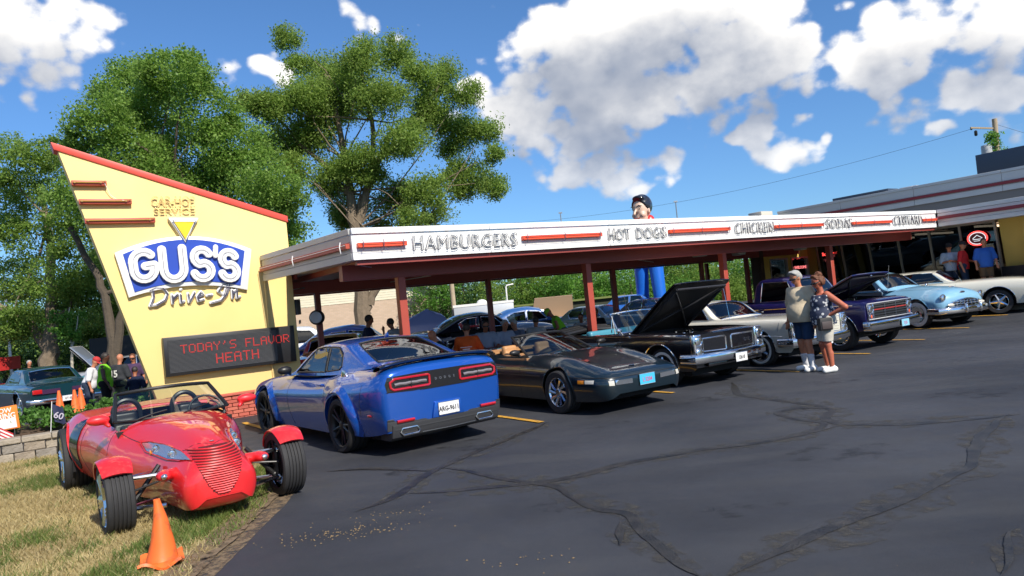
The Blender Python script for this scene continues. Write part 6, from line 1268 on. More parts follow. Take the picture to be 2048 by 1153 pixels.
sp = dict(paint=BLUE, body=[(.95, .66, .34, .52, .68, .71, .9, .9), (.86, .80, .22, .54, .73, .76, .88, .88), (.5, .92, .20, .58, .83, .87, .88, .86), (0, .94, .19, .60, .89, .94, .90, .84), (-.7, .93, .19, .62, .92, .99, .92, .82), (-1.5, .92, .19, .64, .93, .98, .92, .82), (-2.3, .93, .19, .66, .97, 1.0, .92, .82), (-2.8, .965, .20, .70, 1.03, 1.06, .9, .80), (-3.3, .97, .22, .72, 1.06, 1.10, .9, .80), (-3.8, .95, .27, .76, 1.07, 1.12, .9, .84), (-3.96, .915, .30, .78, 1.06, 1.12, .92, .88), (-4.05, .865, .31, .78, 1.04, 1.09, .95, .90), (-4.08, .80, .33, .78, 1.01, 1.05, .95, .90)],
    bopt=dict(q=3.2, e=2.3, it=2, dx=.025), wb=2.95, wr=.355, ww=.29, track=1.66, track2=1.70, wheel='multi', arch=.055, cockpit=[(-.85, -.62), (-.85, .62), (-3.0, .62), (-3.0, -.62)],
    cabin=[(-.72, .80, .955, .965, .005, .3), (-1.05, .79, .965, 1.14, .10, .30), (-1.62, .775, .965, 1.425, .07, .36), (-2.1, .775, .975, 1.455, .05, .38), (-2.55, .77, .99, 1.44, .06, .40), (-2.9, .76, 1.03, 1.34, .06, .40), (-3.3, .75, 1.06, 1.19, .05, .38), (-3.55, .73, 1.085, 1.10, .005, .3)],
    screen=[(-.86, -.64), (-.86, .64), (-1.60, .50), (-1.60, -.50)], rear=[(-2.68, -.46), (-2.68, .46), (-2.9, .50), (-3.38, .55), (-3.42, .50), (-3.45, 0), (-3.42, -.50), (-3.38, -.55), (-2.9, -.50)],
    side=[[(-1.12, 1.01), (-1.66, 1.34), (-1.9, 1.365), (-2.10, 1.365), (-2.14, 1.02)], [(-2.18, 1.03), (-2.14, 1.365), (-2.42, 1.35), (-2.60, 1.26), (-2.66, 1.10), (-2.60, 1.06)]],
    wtrim=BLACKM, wtr=.013, glass=glass('blue_tint_glass', (.45, .65, .95), .35), tub=(-3.0, -.9), tubw=.70, belt=.98, interior=BLACKM, bench=False, seatx=-1.9, sh=.55, lip=BLUE, hmat=BLUE, handles=[(-2.2, .86)],
    seams=[[(-.98, .95), (-1.0, .5), (-1.08, .24)], [(-2.36, .97), (-2.40, .6), (-2.32, .24)], [(-3.62, .9), (-3.55, .5)]], topseams=[[(-3.55, -.66), (-3.98, -.70), (-4.0, 0), (-3.98, .70), (-3.55, .66)]])
ch, csh, ccab = build_car('muscle_coupe', 'metallic blue widebody muscle coupe with black wheels parked nose-in, its tail to the lot', tuple(FW(CH_T, CH_N)), NOSE_IN+CH_R, sp)
fender_flare(csh, ch, 0, .355, .41, BLUE); fender_flare(csh, ch, -2.95, .355, .41, BLUE, out=.07)
for s_ in (1, -1):
    for (cx) in (0, -2.95):
        pts = [(cx+.41*cos(a), .355+.41*sin(a)) for a in np.linspace(-.3, pi+.3, 30)]
X1 = lambda p: csh.hit('x', p[0], p[1], -1, 0)
rear = csh.patch('tail_panel', [(-.82, .80), (-.84, .90), (-.80, .985), (-.3, 1.0), (.3, 1.0), (.80, .985), (.84, .90), (.82, .80), (.3, .775), (-.3, .775)], 'x', -1, mat('tail_panel_black', (.01, .01, .012), rough=.15, coat=1), ch, off=.008)
RING = mat('tail_lamp_red', (.42, .008, .018), rough=.12, coat=1, emit=(.8, .02, .03), es=.04)
for s_ in (1, -1):
    y0, y1, z0, z1 = .23, .78, .825, .955
    pts = [(s_*y0, z0+.01), (s_*y0, z1-.015), (s_*(y0+.02), z1), (s_*(y1-.06), z1), (s_*y1, z1-.04), (s_*y1, z0+.03), (s_*(y1-.04), z0), (s_*(y0+.02), z0)]
    P = [csh.hit('x', a, b, -1, .012) for a, b in pts]; Q = []
    for i in range(len(P)):
        a, b = P[i], P[(i+1) % len(P)]; Q += [a.lerp(b, k/5) for k in range(5)]
    g = G(); g.tube(Q, .0155, 7, closed=True); tl = part('tail_light', g, RING, ch)
    g = G(); g.tube([csh.hit('x', s_*(y0+.05+k*.45/6), .885+.006*(k % 2), -1, .014) for k in range(7)], .020, 6); part('reverse_lens', g, mat('smoked_lens', (.20, .18, .19), rough=.15, coat=1), tl)
    p = csh.hit('x', s_*.50, .89, -1, .03); g = G(); g.tube([p+Vector((0, 0, -.055)), p+Vector((0, 0, .055))], .005, 4); part('lens_split', g, BLACKM, tl)
    g = G(); P = [csh.hit('x', y*s_, .44, -1, .02) for y in np.linspace(.50, .74, 6)]; g.tube([p for p in P if p], .020, 6); part('rear_reflector', g, RED_LENS, ch)
    # exhaust tips
    g = G(); c = Vector((-4.085, s_*.56, .305))
    for (w_, h_, r) in ((.135, .042, .014),): g.tube([c+Vector((0, a, b)) for a, b in ((-w_, -h_*.3), (-w_*.8, -h_), (w_*.7, -h_), (w_, h_*.1), (w_*.8, h_), (-w_*.7, h_))], r, 7, closed=True)
    ex = part('exhaust_tip', g, ALLOY, ch); g = G(); g.bx(-4.07, -3.85, s_*.56-.12, s_*.56+.12, .27, .34); part('tip_bore', g, UNDER, ex)
    mirror_part(ch, -1.06, s_*.86, .99, s_, BLACKM, .075, .13)
    p = csh.hit('y', -3.75, .52, s_, .002); g = G(); g.ball(p, (.07, .008, .018)); part('side_marker', g, RED_LENS, ch)
for i, c in enumerate('DODGE'): lettering('badge_letter', c, .042, CHROME, ch, tuple(csh.hit('x', (2-i)*.068, .885, -1, .012)), Matrix(((0, 0, -1), (-1, 0, 0), (0, 1, 0))), depth=.003, bold=.001)
for i in range(5): pass
g = G(); prof = [(-.05, .0), (-.01, .028), (.035, .016), (.035, -.01)]
def spo(u, v):
    y = (2*u-1)*.86; a = 2*pi*v; b = abs(2*u-1); zt0 = csh.hit('z', -3.93, y*.93, 1, 0); z0 = (zt0.z if zt0 else 1.08); return (-3.985+.10*cos(a)+.07*b**3, y, z0+.032+.026*sin(a)+.03*cos(a)*-1*.6)
g.grid(spo, 33, 13); part('rear_spoiler', g, mat('gloss_black', (.01, .01, .012), rough=.1, coat=1), ch)
lw = csh.patch('lower_valance', [(-.84, .50), (-.76, .45), (-.66, .425), (-.34, .42), (-.28, .39), (.28, .39), (.34, .42), (.66, .425), (.76, .45), (.84, .50), (.84, .335), (-.84, .335)], 'x', -1, mat('dark_grey_plastic', (.035, .036, .04), rough=.5), ch, off=.012)
g = G(); g.prism([(-4.105, .40), (-3.75, .40), (-3.75, .20), (-3.98, .20), (-4.06, .24)], -.80, .80, lambda a, b, h: (a, h, b)); part('diffuser', g, MATS['dark_grey_plastic'], ch, bevel=.01)
g = G(); g.tube([(-4.095, -.40, .262), (-4.105, 0, .256), (-4.095, .40, .262)], .007, 5); part('diffuser_line', g, ALLOY, ch)
g = G(); g.prism([(-.24, .40), (.24, .40), (.19, .60), (-.19, .60)], -4.11, -4.07, lambda a, b, h: (h, a, b)); part('plate_recess', g, BLUE, ch, bevel=.01)
plate(ch, -4.118, 0, .50, mat('white_plate', (.72, .72, .72), rough=.4), mat('plate_black', (.02, .02, .03), rough=.5), 'ARG-9611', 1, rotz=pi-0)
g = G(); g.ball((-2.63, .0, 1.46), (.07, .012, .03)); g.ball((-2.66, 0, 1.475), (.025, .008, .03)); part('roof_antenna', g, BLUE, ch)
g = G(); p = csh.hit('y', -2.95+.05, .99, 1, .003); g.lathe([(.075, -.005), (.075, .006), (.06, .012), (0, .008)], p, 'y', 20); part('fuel_cap', g, ALLOY, ch)

# --- 3 dark green convertible sports car
GRN = paint('dark_teal_green_paint', (.003, .013, .022), metal=.2, rough=.3)
TAN = mat('tan_leather', (.50, .25, .10), rough=.55, noise=.06, nscale=8)
fe = lambda xs: .075*np.exp(-((xs+.05)/.62)**2)
sp = dict(paint=GRN, body=[(1.02, .60, .30, .42, .50, .52, .9, .92), (.98, .72, .24, .42, .55, .575, .9, .9), (.75, .84, .20, .44, .61, .64, .9, .88), (.3, .89, .19, .50, .70, .73, .92, .86), (-.2, .895, .18, .54, .77, .80, .92, .86), (-.75, .88, .18, .56, .81, .855, .92, .84), (-1.4, .87, .18, .56, .82, .86, .92, .84), (-2.2, .90, .20, .58, .86, .89, .9, .84), (-2.9, .89, .25, .62, .88, .91, .9, .86), (-3.4, .84, .32, .64, .84, .88, .9, .86), (-3.46, .78, .36, .64, .80, .84, .9, .88)],
    bopt=dict(q=4, e=2.6, it=2, fend=fe), wb=2.44, wr=.325, ww=.26, track=1.54, wheel='vette', arch=.05, cockpit=[(-.98, -.60), (-.98, .60), (-2.05, .62), (-2.05, -.62)], tub=(-2.1, -.95), belt=.84, interior=mat('tan_trim', (.36, .19, .09), rough=.7), seatm=TAN, dash=BLACKM, bench=False, sh=.42, seatx=-1.65,
    lip=GRN, seams=[[(-1.0, .82), (-1.0, .5), (-1.05, .2)], [(-1.98, .86), (-2.02, .5), (-1.95, .22)]], topseams=[[(-.80, -.84), (-.80, .84)]])
co, cosh, _ = build_car('convertible_sports_car', 'low dark green convertible sports car with tan headrests and blue front plate', tuple(FW(CO_T, CO_N)), NOSE_OUT+CO_R, sp)
Sc = screen(co, -.72, .84, .68, -1.42, 1.15, .54, .26, BLACKM, .022, GL_TINT); wiper(co, Sc, .2, .5)
for s_ in (1, -1):
    cosh.patch('fog_lamp', [(s_*.28, .425), (s_*.60, .435), (s_*.60, .50), (s_*.28, .492)], 'x', 1, LAMP, co, off=.006)
    cosh.patch('turn_signal', [(s_*.62, .43), (s_*.70, .435), (s_*.70, .50), (s_*.62, .50)], 'x', 1, mat('clear_marker', (.6, .58, .52), rough=.15, coat=1), co, off=.006)
    cosh.patch('side_marker', [(.62, .47), (.62, .52), (.50, .52), (.50, .47)], 'y', s_, AMBER, co, off=.005); cosh.patch('corner_lamp', [(.80, .47), (.80, .52), (.64, .52), (.64, .47)], 'y', s_, MATS['clear_marker'], co, off=.005)
    cosh.trim('rub_strip', [(.95, .545), (.42, .56)], 'y', s_, .008, BLACKM, co); cosh.trim('rub_strip', [(-.42, .56), (-2.05, .57)], 'y', s_, .008, BLACKM, co)
    cosh.topline = cosh.trim('headlight_cover_gap', [(.45, s_*.42), (.72, s_*.42), (.74, s_*.76), (.47, s_*.78)], 'z', 1, .004, BLACKM, co, closed=True, off=-.001, seg=4)
    mirror_part(co, -1.0, s_*.84, .86, s_, BLACKM, .055, .12)
cosh.trim('bumper_line', [(-.72, .535), (.72, .535)], 'x', 1, .007, BLACKM, co); plate(co, 1.035, 0, .45, mat('pale_blue_plate', (.06, .45, .75), rough=.4), mat('plate_red', (.5, .1, .2), rough=.5), 'L 5204', 1)
p = cosh.hit('z', .72, 0, 1, .004)
if p: g = G(); g.ball(p, (.05, .05, .008)); part('nose_emblem', g, CHROME, co)
cosh.patch('rear_deck_shade', [(-2.12, -.6), (-2.12, .6), (-2.5, .55), (-2.5, -.55)], 'z', 1, TAN, co, off=.02)

# --- helpers for the chromed classics
def stacked_lamps(root, x, y, z0, dz, r=.082, bez=CHROME, w_=.20, h_=.40, dep=.10):
    g = G(); g.bx(x-dep, x+.01, y-w_/2, y+w_/2, z0-dz*.5-h_*.29, z0+dz*.5+h_*.29); o = part('lamp_bezel', g, bez, root, bevel=.03, bseg=3)
    for z in (z0-dz/2, z0+dz/2): dome_lamp(o, 'headlight', (x+.012, y, z), r, LAMP)
def chrome_bumper(root, x, hw, z, hh=.075, sweep=.10, wrap=.25, th=.05, name='front_bumper', m=CHROME): return bar(root, name, plan_arc(x, hw, sweep, z, wrap), th, hh, m)

# --- 4 black convertible, bonnet raised
BLK = paint('gloss_black_paint', (.006, .006, .009), rough=.25)
DIM = 0
sp = dict(paint=BLK, body=[(.80, .885, .34, .66, .88, .90, .97, .97), (.72, .90, .28, .66, .90, .93, .95, .96), (0, .925, .27, .68, .93, .975, .93, .93), (-.9, .925, .26, .66, .935, .98, .93, .92), (-1.9, .925, .26, .64, .92, .95, .93, .92), (-2.6, .935, .27, .66, .93, .96, .93, .92), (-3.6, .92, .30, .66, .91, .94, .93, .93), (-4.35, .90, .36, .66, .86, .89, .94, .95), (-4.42, .86, .40, .66, .82, .85, .94, .95)],
    bopt=dict(q=5, e=3.2, it=1), wb=2.92, wr=.335, ww=.20, track=1.50, wheel='mag', arch=.07, ad=.02, cockpit=[(-1.28, -.70), (-1.28, .70), (-2.95, .70), (-2.95, -.70)], hood=[(.60, -.72), (.60, .72), (-.88, .74), (-.88, -.74)], hinge=(-.86, .975, radians(36)), lip=CHROME, lipr=.012,
    chrome=[([(.62, .895), (-1.0, .905), (-4.2, .88)], .009)], handles=[(-2.15, .80)], tub=(-2.95, -1.22), belt=.93, interior=mat('turquoise_trim', (.05, .22, .30), rough=.5), seatm=mat('turquoise_vinyl', (.06, .26, .36), rough=.4), seatx=-1.85, seams=[[(-1.0, .93), (-1.02, .3)], [(-2.25, .92), (-2.28, .3)]])
gt, gsh, _ = build_car('black_convertible', 'black sixties muscle convertible with its black bonnet raised and stacked headlights', tuple(FW(GT_T, GT_N)), NOSE_OUT+GT_R, sp)
Sg = screen(gt, -1.02, .965, .72, -1.38, 1.33, .62, .20, CHROME, .020, GL_TINT)
for s_ in (1, -1):
    g = G(); g.tube([(-1.25, s_*.78, .95), (-1.42, s_*.68, 1.30)], .012, 6); g.tube([(-1.45, s_*.70, .97), (-1.43, s_*.66, 1.31)], .012, 6); part('vent_frame', g, CHROME, gt)
    stacked_lamps(gt, .82, s_*.80, .69, .20, .078)
    y0, y1 = .07, .66
    g = G(); g.tube([(.79, s_*y0, .60), (.79, s_*y0, .80), (.79, s_*(y0+.03), .82), (.79, s_*y1, .82), (.79, s_*y1, .60), (.79, s_*(y0+.03), .58)], .022, 8, closed=True); part('grille_surround', g, ALLOY, gt)
    g = G(); g.bx(.77, .785, s_*y0, s_*y1, .60, .80); gr = part('grille_insert', g, BLACKM, gt)
    g = G()
    for k in range(5): g.bx(.785, .792, s_*(y0+.03), s_*(y1-.03), .625+.034*k, .632+.034*k)
    part('grille_bar', g, mat('gunmetal', (.06, .06, .065), rough=.4, metal=.6), gr)
    g = G(); g.bx(.86, .872, s_*.70-.06, s_*.70+.06, .42, .47); part('turn_signal', g, AMBER, gt, bevel=.004)
    g = G(); g.ball((-.95, s_*.95, 1.03), (.04, .07, .045)); g.tube([(-.93, s_*.88, .94), (-.95, s_*.93, 1.02)], .010, 5); part('mirror', g, CHROME, gt)
lettering('grille_badge', 'GTO', .085, CHROME, gt, (.80, .50, .70), Matrix(((0, 0, 1), (1, 0, 0), (0, 1, 0))), depth=.006)
chrome_bumper(gt, .90, .90, .49, .085, .09, .28, .055); g = G(); g.bx(.82, .86, -.62, .62, .34, .40); part('lower_pan', g, BLK, gt, bevel=.01); plate(gt, .965, .10, .43, MATS['white_plate'], MATS['plate_black'], '12610', 1)
g = G(); g.tube([(-.95, -.70, .95), (-.97, -.71, 1.75)], .004, 5); part('radio_aerial', g, CHROME, gt)
g = G()
for k in range(3): g.tube([(-2.95-k*.1, -.66, .97+.03*k), (-3.05-k*.1, 0, 1.01+.03*k), (-2.95-k*.1, .66, .97+.03*k)], .055, 8)
part('folded_top', g, BLACKM, gt)

# --- 5 cream hardtop
CREAM = paint('cream_white_paint', (.66, .64, .55), rough=.35)
def sixties_cabin(x0=-.95, xt=-1.55, xr=-2.75, xb=-3.2, zb=.93, zt_=1.36, hw=.78):
    return [(x0, hw, zb, zb+.01, .004, .3), (x0-.25, hw, zb, zb+.17, .10, .28), (xt, hw-.01, zb, zt_-.02, .075, .30), (xt-.3, hw-.01, zb, zt_, .05, .32), (xr+.25, hw-.015, zb, zt_-.005, .05, .33), (xr, hw-.02, zb, zt_-.06, .06, .33), (xb, hw-.03, zb+.01, zb+.09, .04, .3), (xb-.15, hw-.04, zb+.01, zb+.02, .004, .3)]
sp = dict(paint=CREAM, body=[(.80, .90, .36, .66, .88, .90, .97, .97), (.72, .91, .28, .66, .90, .93, .95, .96), (0, .935, .27, .68, .92, .965, .93, .94), (-.9, .935, .26, .66, .925, .97, .93, .93), (-1.9, .93, .26, .64, .92, .95, .93, .92), (-2.6, .935, .27, .66, .93, .96, .93, .92), (-3.6, .92, .30, .66, .91, .94, .93, .93), (-4.2, .90, .36, .66, .86, .89, .94, .95)],
    bopt=dict(q=5, e=3.2, it=1), wb=2.95, wr=.335, ww=.20, track=1.52, wheel='mag', arch=.075, ad=.02, cockpit=[(-1.15, -.66), (-1.15, .66), (-3.0, .66), (-3.0, -.66)], cabin=sixties_cabin(), screen=[(-1.04, -.66), (-1.04, .66), (-1.50, .56), (-1.50, -.56)], rear=[(-2.8, -.54), (-2.8, .54), (-3.18, .6), (-3.18, -.6)],
    side=[[(-1.30, .97), (-1.60, 1.285), (-2.05, 1.30), (-2.60, 1.27), (-2.70, 1.10), (-2.62, .97)]], lip=CHROME, lipr=.012, chrome=[([(.60, .60), (-.5, .64), (-1.0, .645)], .006)], handles=[(-2.25, .80)], tub=(-3.0, -1.1), belt=.92, interior=mat('dark_red_trim', (.20, .02, .025), rough=.5), seatm=mat('red_vinyl', (.30, .03, .035), rough=.4), glass=GL_TINT, seams=[[(-1.0, .91), (-1.02, .3)], [(-2.4, .91), (-2.42, .3)], [(.55, .9), (.52, .7)]])
wh, whsh, _ = build_car('cream_hardtop', 'cream sixties hardtop with red interior and stacked headlights behind the couple', tuple(FW(WH_T, WH_N)), NOSE_OUT+WH_R, sp)
for s_ in (1, -1):
    stacked_lamps(wh, .82, s_*.81, .70, .20, .078); g = G(); g.bx(.86, .875, s_*.62-.09, s_*.62+.09, .42, .47); part('turn_signal', g, AMBER, wh, bevel=.004)
g = G(); g.bx(.775, .79, -.69, .69, .57, .84); gr = part('grille_insert', g, BLACKM, wh)
for k in range(5): g = G(); g.bx(.79, .80, -.68, .68, .595+.052*k, .605+.052*k); part('grille_bar', g, CHROME, wh)
g = G(); g.tube([(.79, -.70, .85), (.79, .70, .85), (.79, .70, .56), (.79, -.70, .56)], .014, 6, closed=True); part('grille_surround', g, CHROME, wh)
chrome_bumper(wh, .90, .92, .47, .085, .08, .30, .055); plate(wh, .965, 0, .43, MATS['white_plate'], MATS['plate_black'], '620 L', 1)
g = G(); g.tube([(-.75, -.74, .94), (-.83, -.75, 1.62)], .004, 5); part('radio_aerial', g, CHROME, wh)

# --- 6 dark violet-blue pickup, bonnet raised
VIO = paint('violet_blue_paint', (.010, .009, .085), metal=.2, rough=.3)
sp = dict(paint=VIO, body=[(.66, .93, .50, .74, 1.02, 1.04, .97, .96), (.58, .945, .42, .74, 1.04, 1.07, .96, .95), (0, .96, .40, .76, 1.07, 1.12, .95, .92), (-.9, .96, .38, .78, 1.10, 1.16, .95, .90), (-1.6, .96, .38, .78, 1.12, 1.16, .95, .92), (-2.2, .965, .38, .78, 1.14, 1.15, .95, .96), (-4.0, .965, .40, .78, 1.12, 1.13, .95, .97), (-4.15, .96, .45, .78, 1.10, 1.11, .95, .97)],
    bopt=dict(q=5, e=3.4, it=1), wb=2.92, wr=.37, ww=.24, track=1.62, wheel='chrome5', arch=.075, ad=.02, hood=[(.44, -.74), (.44, .74), (-.78, .78), (-.78, -.78)], hinge=(-.76, 1.14, radians(27)), cockpit=[(-.92, -.74), (-.92, .74), (-4.0, .74), (-4.0, -.74)],
    cabin=[(-.80, .84, 1.13, 1.14, .004, .2), (-.98, .84, 1.13, 1.36, .10, .16), (-1.25, .83, 1.13, 1.70, .06, .16), (-1.45, .83, 1.13, 1.745, .04, .17), (-2.0, .82, 1.13, 1.745, .04, .18), (-2.16, .81, 1.13, 1.66, .05, .18), (-2.24, .80, 1.13, 1.15, .004, .2)],
    screen=[(-.88, -.72), (-.88, .72), (-1.20, .66), (-1.20, -.66)], rear=None, side=[[(-1.05, 1.18), (-1.27, 1.62), (-1.98, 1.64), (-2.02, 1.18)]], wtr=.008, lip=CHROME, lipr=.010, chrome=[([(.40, .98), (-.9, 1.0), (-2.1, 1.0)], .008)], handles=[(-1.95, .95)], tub=(-2.2, -.92), belt=1.12, interior=DARK, seatx=-1.55, floor=.42, glass=GL_TINT, ecol=(.02, .10, .30),
    hoodin=mat('bonnet_inner_blue', (.010, .008, .05), rough=.5), seams=[[(-.88, 1.1), (-.9, .45)], [(-2.08, 1.12), (-2.1, .45)]])
tk, tsh, _ = build_car('pickup_truck', 'dark violet-blue sixties pickup truck with raised bonnet and wide bright grille', tuple(FW(TK_T, TK_N, .0)), NOSE_OUT+TK_R, sp, cat='pickup truck')
g = G(); g.bx(.665, .68, -.86, .86, .66, .98); part('grille_insert', g, BLACKM, tk)
for k in range(6): g = G(); z = .69+.054*k; g.bx(.68, .70, -.66, .66, z-.009, z+.009); part('grille_bar', g, CHROME if k != 3 else mat('red_grille_bar', (.45, .05, .05), rough=.3), tk)
for y in (-.66, -.22, .22, .66): g = G(); g.bx(.69, .712, y-.012, y+.012, .66, .98); part('grille_upright', g, CHROME, tk)
g = G(); g.tube([(.70, -.88, .99), (.70, .88, .99), (.70, .88, .65), (.70, -.88, .65)], .018, 6, closed=True); part('grille_surround', g, CHROME, tk)
for s_ in (1, -1):
    g = G(); g.bx(.67, .70, s_*.77-.10, s_*.77+.10, .66, .98); bz = part('lamp_bezel', g, CHROME, tk, bevel=.02); dome_lamp(bz, 'headlight', (.705, s_*.77, .87), .085, LAMP)
    dome_lamp(tk, 'turn_signal', (.70, s_*.77, .715), .042, mat('orange_lens', (.8, .12, .015), rough=.15, coat=1)); mirror_part(tk, -1.0, s_*.93, 1.15, s_, CHROME, .05, .10)
chrome_bumper(tk, .83, .97, .52, .10, .05, .14, .04); plate(tk, .885, .22, .50, mat('sky_blue_plate', (.25, .55, .72), rough=.4), MATS['plate_red'], '7 J15', 1)
p = tsh.HM @ Vector((-.3, .3, 1.10)); g = G(); g.ball((.35, .0, 1.58), (.03, .03, .02)); part('hood_latch', g, CHROME, tk)

# --- 7 light blue rounded sedan
SKY = paint('light_blue_paint', (.20, .42, .60), rough=.4)
def fifties_cabin(z0=.0, hw=.74): return [(-.92, hw, 1.02+z0, 1.03+z0, .004, .3), (-1.15, hw, 1.02+z0, 1.24+z0, .12, .24), (-1.55, hw-.01, 1.02+z0, 1.52+z0, .11, .28), (-2.0, hw-.01, 1.02+z0, 1.60+z0, .10, .32), (-2.6, hw-.02, 1.02+z0, 1.56+z0, .11, .34), (-3.1, hw-.04, 1.02+z0, 1.38+z0, .12, .36), (-3.5, hw-.08, 1.0+z0, 1.12+z0, .06, .34), (-3.68, hw-.12, .98+z0, 1.0+z0, .004, .3)]
def fifties_body(s=1.0): return [(.78, .48, .40, .58, .72, .76, .85, .85), (.70, .74, .36, .60, .80, .88, .88, .84), (.52, .86, .33, .62, .86, .98, .90, .78), (.1, .90, .32, .66, .90, 1.05, .92, .72), (-.5, .91, .31, .68, .93, 1.09, .93, .70), (-1.2, .91, .30, .68, .95, 1.06, .93, .76), (-2.2, .91, .30, .68, .95, 1.04, .93, .78), (-2.9, .92, .31, .68, .94, 1.02, .93, .76), (-3.6, .88, .34, .66, .88, .98, .92, .70), (-4.1, .74, .40, .62, .76, .84, .90, .7), (-4.2, .60, .44, .60, .70, .76, .9, .7)]
F_OPT = dict(q=2.4, e=2.0, it=3, dx=.03)
sp = dict(paint=SKY, body=fifties_body(), bopt=F_OPT, wb=2.92, wr=.355, ww=.19, track=1.50, wheel='whitewall', arch=.06, ad=.0, cockpit=[(-1.2, -.6), (-1.2, .6), (-3.1, .6), (-3.1, -.6)], cabin=fifties_cabin(), screen=[(-1.04, -.60), (-1.04, .60), (-1.50, .50), (-1.50, -.50)], rear=[(-2.95, -.42), (-2.95, .42), (-3.4, .46), (-3.4, -.46)],
    side=[[(-1.32, 1.07), (-1.60, 1.37), (-2.05, 1.42), (-2.08, 1.07)], [(-2.16, 1.07), (-2.13, 1.42), (-2.55, 1.40), (-2.85, 1.26), (-2.80, 1.08)]], wtr=.009, lip=SKY, chrome=[([(.30, .72), (-.5, .74), (-1.0, .74)], .007)], handles=[(-1.95, .90)], tub=(-3.1, -1.15), belt=1.02, glass=GL_TINT, interior=mat('grey_blue_trim', (.10, .14, .18), rough=.6), seams=[[(-1.05, 1.0), (-1.1, .35)], [(-2.12, 1.0), (-2.14, .35)]], topseams=[[(-.85, -.52), (.4, -.42)], [(-.85, .52), (.4, .42)]])
def fifties_front(root, sh):
    for s_ in (1, -1):
        p = sh.hit('x', s_*.70, .74, 1, 0); p = p or Vector((.6, s_*.7, .74)); dome_lamp(root, 'headlight', (p.x+.015, s_*.70, .76), .088, LAMP, 1, CHROME, .45)
        g = G(); g.ball((.80, s_*.56, .56), (.03, .13, .045)); part('parking_lamp', g, mat('clear_marker', (.6, .58, .52), rough=.15, coat=1), root)
    g = G(); P = arc_pts((-.60, .58), (0, .80), (.60, .58), 16); g.tube([(.80-.05*abs(a), a, b) for a, b in P], .024, 8); part('grille_top', g, CHROME, root)
    for z, w_ in ((.63, .46), (.57, .58), (.51, .62)): g = G(); g.tube([(.82-.05*abs(a), a, z) for a in np.linspace(-w_, w_, 11)], .020, 7); part('grille_bar', g, CHROME, root)
    for k in range(-3, 4): g = G(); g.bx(.815, .85, k*.13-.012, k*.13+.012, .54, .66); part('grille_tooth', g, CHROME, root, bevel=.006)
    g = G(); g.prism([(-.58, .50), (.58, .50), (.50, .64), (.2, .70), (-.2, .70), (-.50, .64)], .76, .785, lambda a, b, h: (h, a, b)); part('grille_shadow', g, BLACKM, root)
    chrome_bumper(root, .93, .92, .42, .085, .22, .30, .06)
    for s_ in (1, -1): g = G(); g.ball((.99, s_*.26, .45), (.05, .045, .13)); part('bumper_guard', g, CHROME, root)
    p = sh.hit('z', .42, 0, 1, 0); g = G(); g.ball(p, (.10, .03, .03)); part('bonnet_ornament', g, CHROME, root)
    p = sh.hit('x', 0, .86, 1, .003)
    if p: g = G(); g.ball(p, (.015, .10, .035)); part('emblem', g, mat('dark_emblem', (.05, .05, .07), rough=.3), root)
SB, sbsh, _ = build_car('rounded_sedan', 'light blue early fifties sedan with whitewall tyres and heavy chrome bumper', tuple(FW(BL_T, BL_N, gzt(BL_T, -1))), NOSE_OUT+BL_R, sp); fifties_front(SB, sbsh)
g = G(); g.tube([(-.95, -.74, 1.0), (-.80, -.75, 1.75)], .005, 5); part('radio_aerial', g, CHROME, SB)
for s_ in (1, -1): g = G(); g.tube([(-1.05, s_*.80, .98), (-1.05, s_*.90, 1.06)], .01, 5); g.ball((-1.05, s_*.93, 1.08), (.03, .07, .045)); part('mirror', g, CHROME, SB)

# --- 8 cream coupe at the right edge
sp = dict(sp_cream := dict(paint=CREAM, body=[(.95, .86, .36, .62, .84, .86, .95, .93), (.80, .92, .28, .64, .90, .93, .93, .92), (0, .94, .26, .68, .95, 1.0, .93, .88), (-.9, .935, .25, .66, .95, 1.0, .93, .88), (-2.0, .93, .25, .64, .94, .98, .93, .90), (-2.9, .96, .26, .66, .96, 1.0, .93, .86), (-3.7, .93, .30, .66, .92, .96, .93, .88), (-4.2, .86, .38, .66, .86, .89, .93, .9)], bopt=dict(q=3.5, e=2.3, it=2), wb=2.97, wr=.335, ww=.20, track=1.53, wheel='chrome5', arch=.07, ad=.02,
    cockpit=[(-1.15, -.66), (-1.15, .66), (-3.0, .66), (-3.0, -.66)], cabin=sixties_cabin(zb=.96, zt_=1.37), screen=[(-1.04, -.66), (-1.04, .66), (-1.50, .56), (-1.50, -.56)], rear=[(-2.8, -.54), (-2.8, .54), (-3.18, .6), (-3.18, -.6)], side=[[(-1.30, 1.0), (-1.60, 1.29), (-2.05, 1.31), (-2.60, 1.27), (-2.66, 1.10), (-2.55, 1.0)]], lip=CHROME, lipr=.008, tub=(-3.0, -1.1), belt=.95, glass=GL_TINT, seams=[[(-1.0, .95), (-1.02, .3)]]))
cr, crsh, _ = build_car('cream_coupe', 'pale cream coupe running off the right edge of the picture, people behind its roof', tuple(FW(W2_T, W2_N, gzt(W2_T, -.8)-.02)), NOSE_OUT+W2_R, sp)
chrome_bumper(cr, 1.04, .88, .50, .07, .1, .3, .05)
for s_ in (1, -1): dome_lamp(cr, 'headlight', (.96, s_*.68, .70), .08, LAMP)
g = G(); g.tube([(-.85, -.72, .98), (-1.15, -.74, 1.66)], .005, 5); part('radio_aerial', g, CHROME, cr)
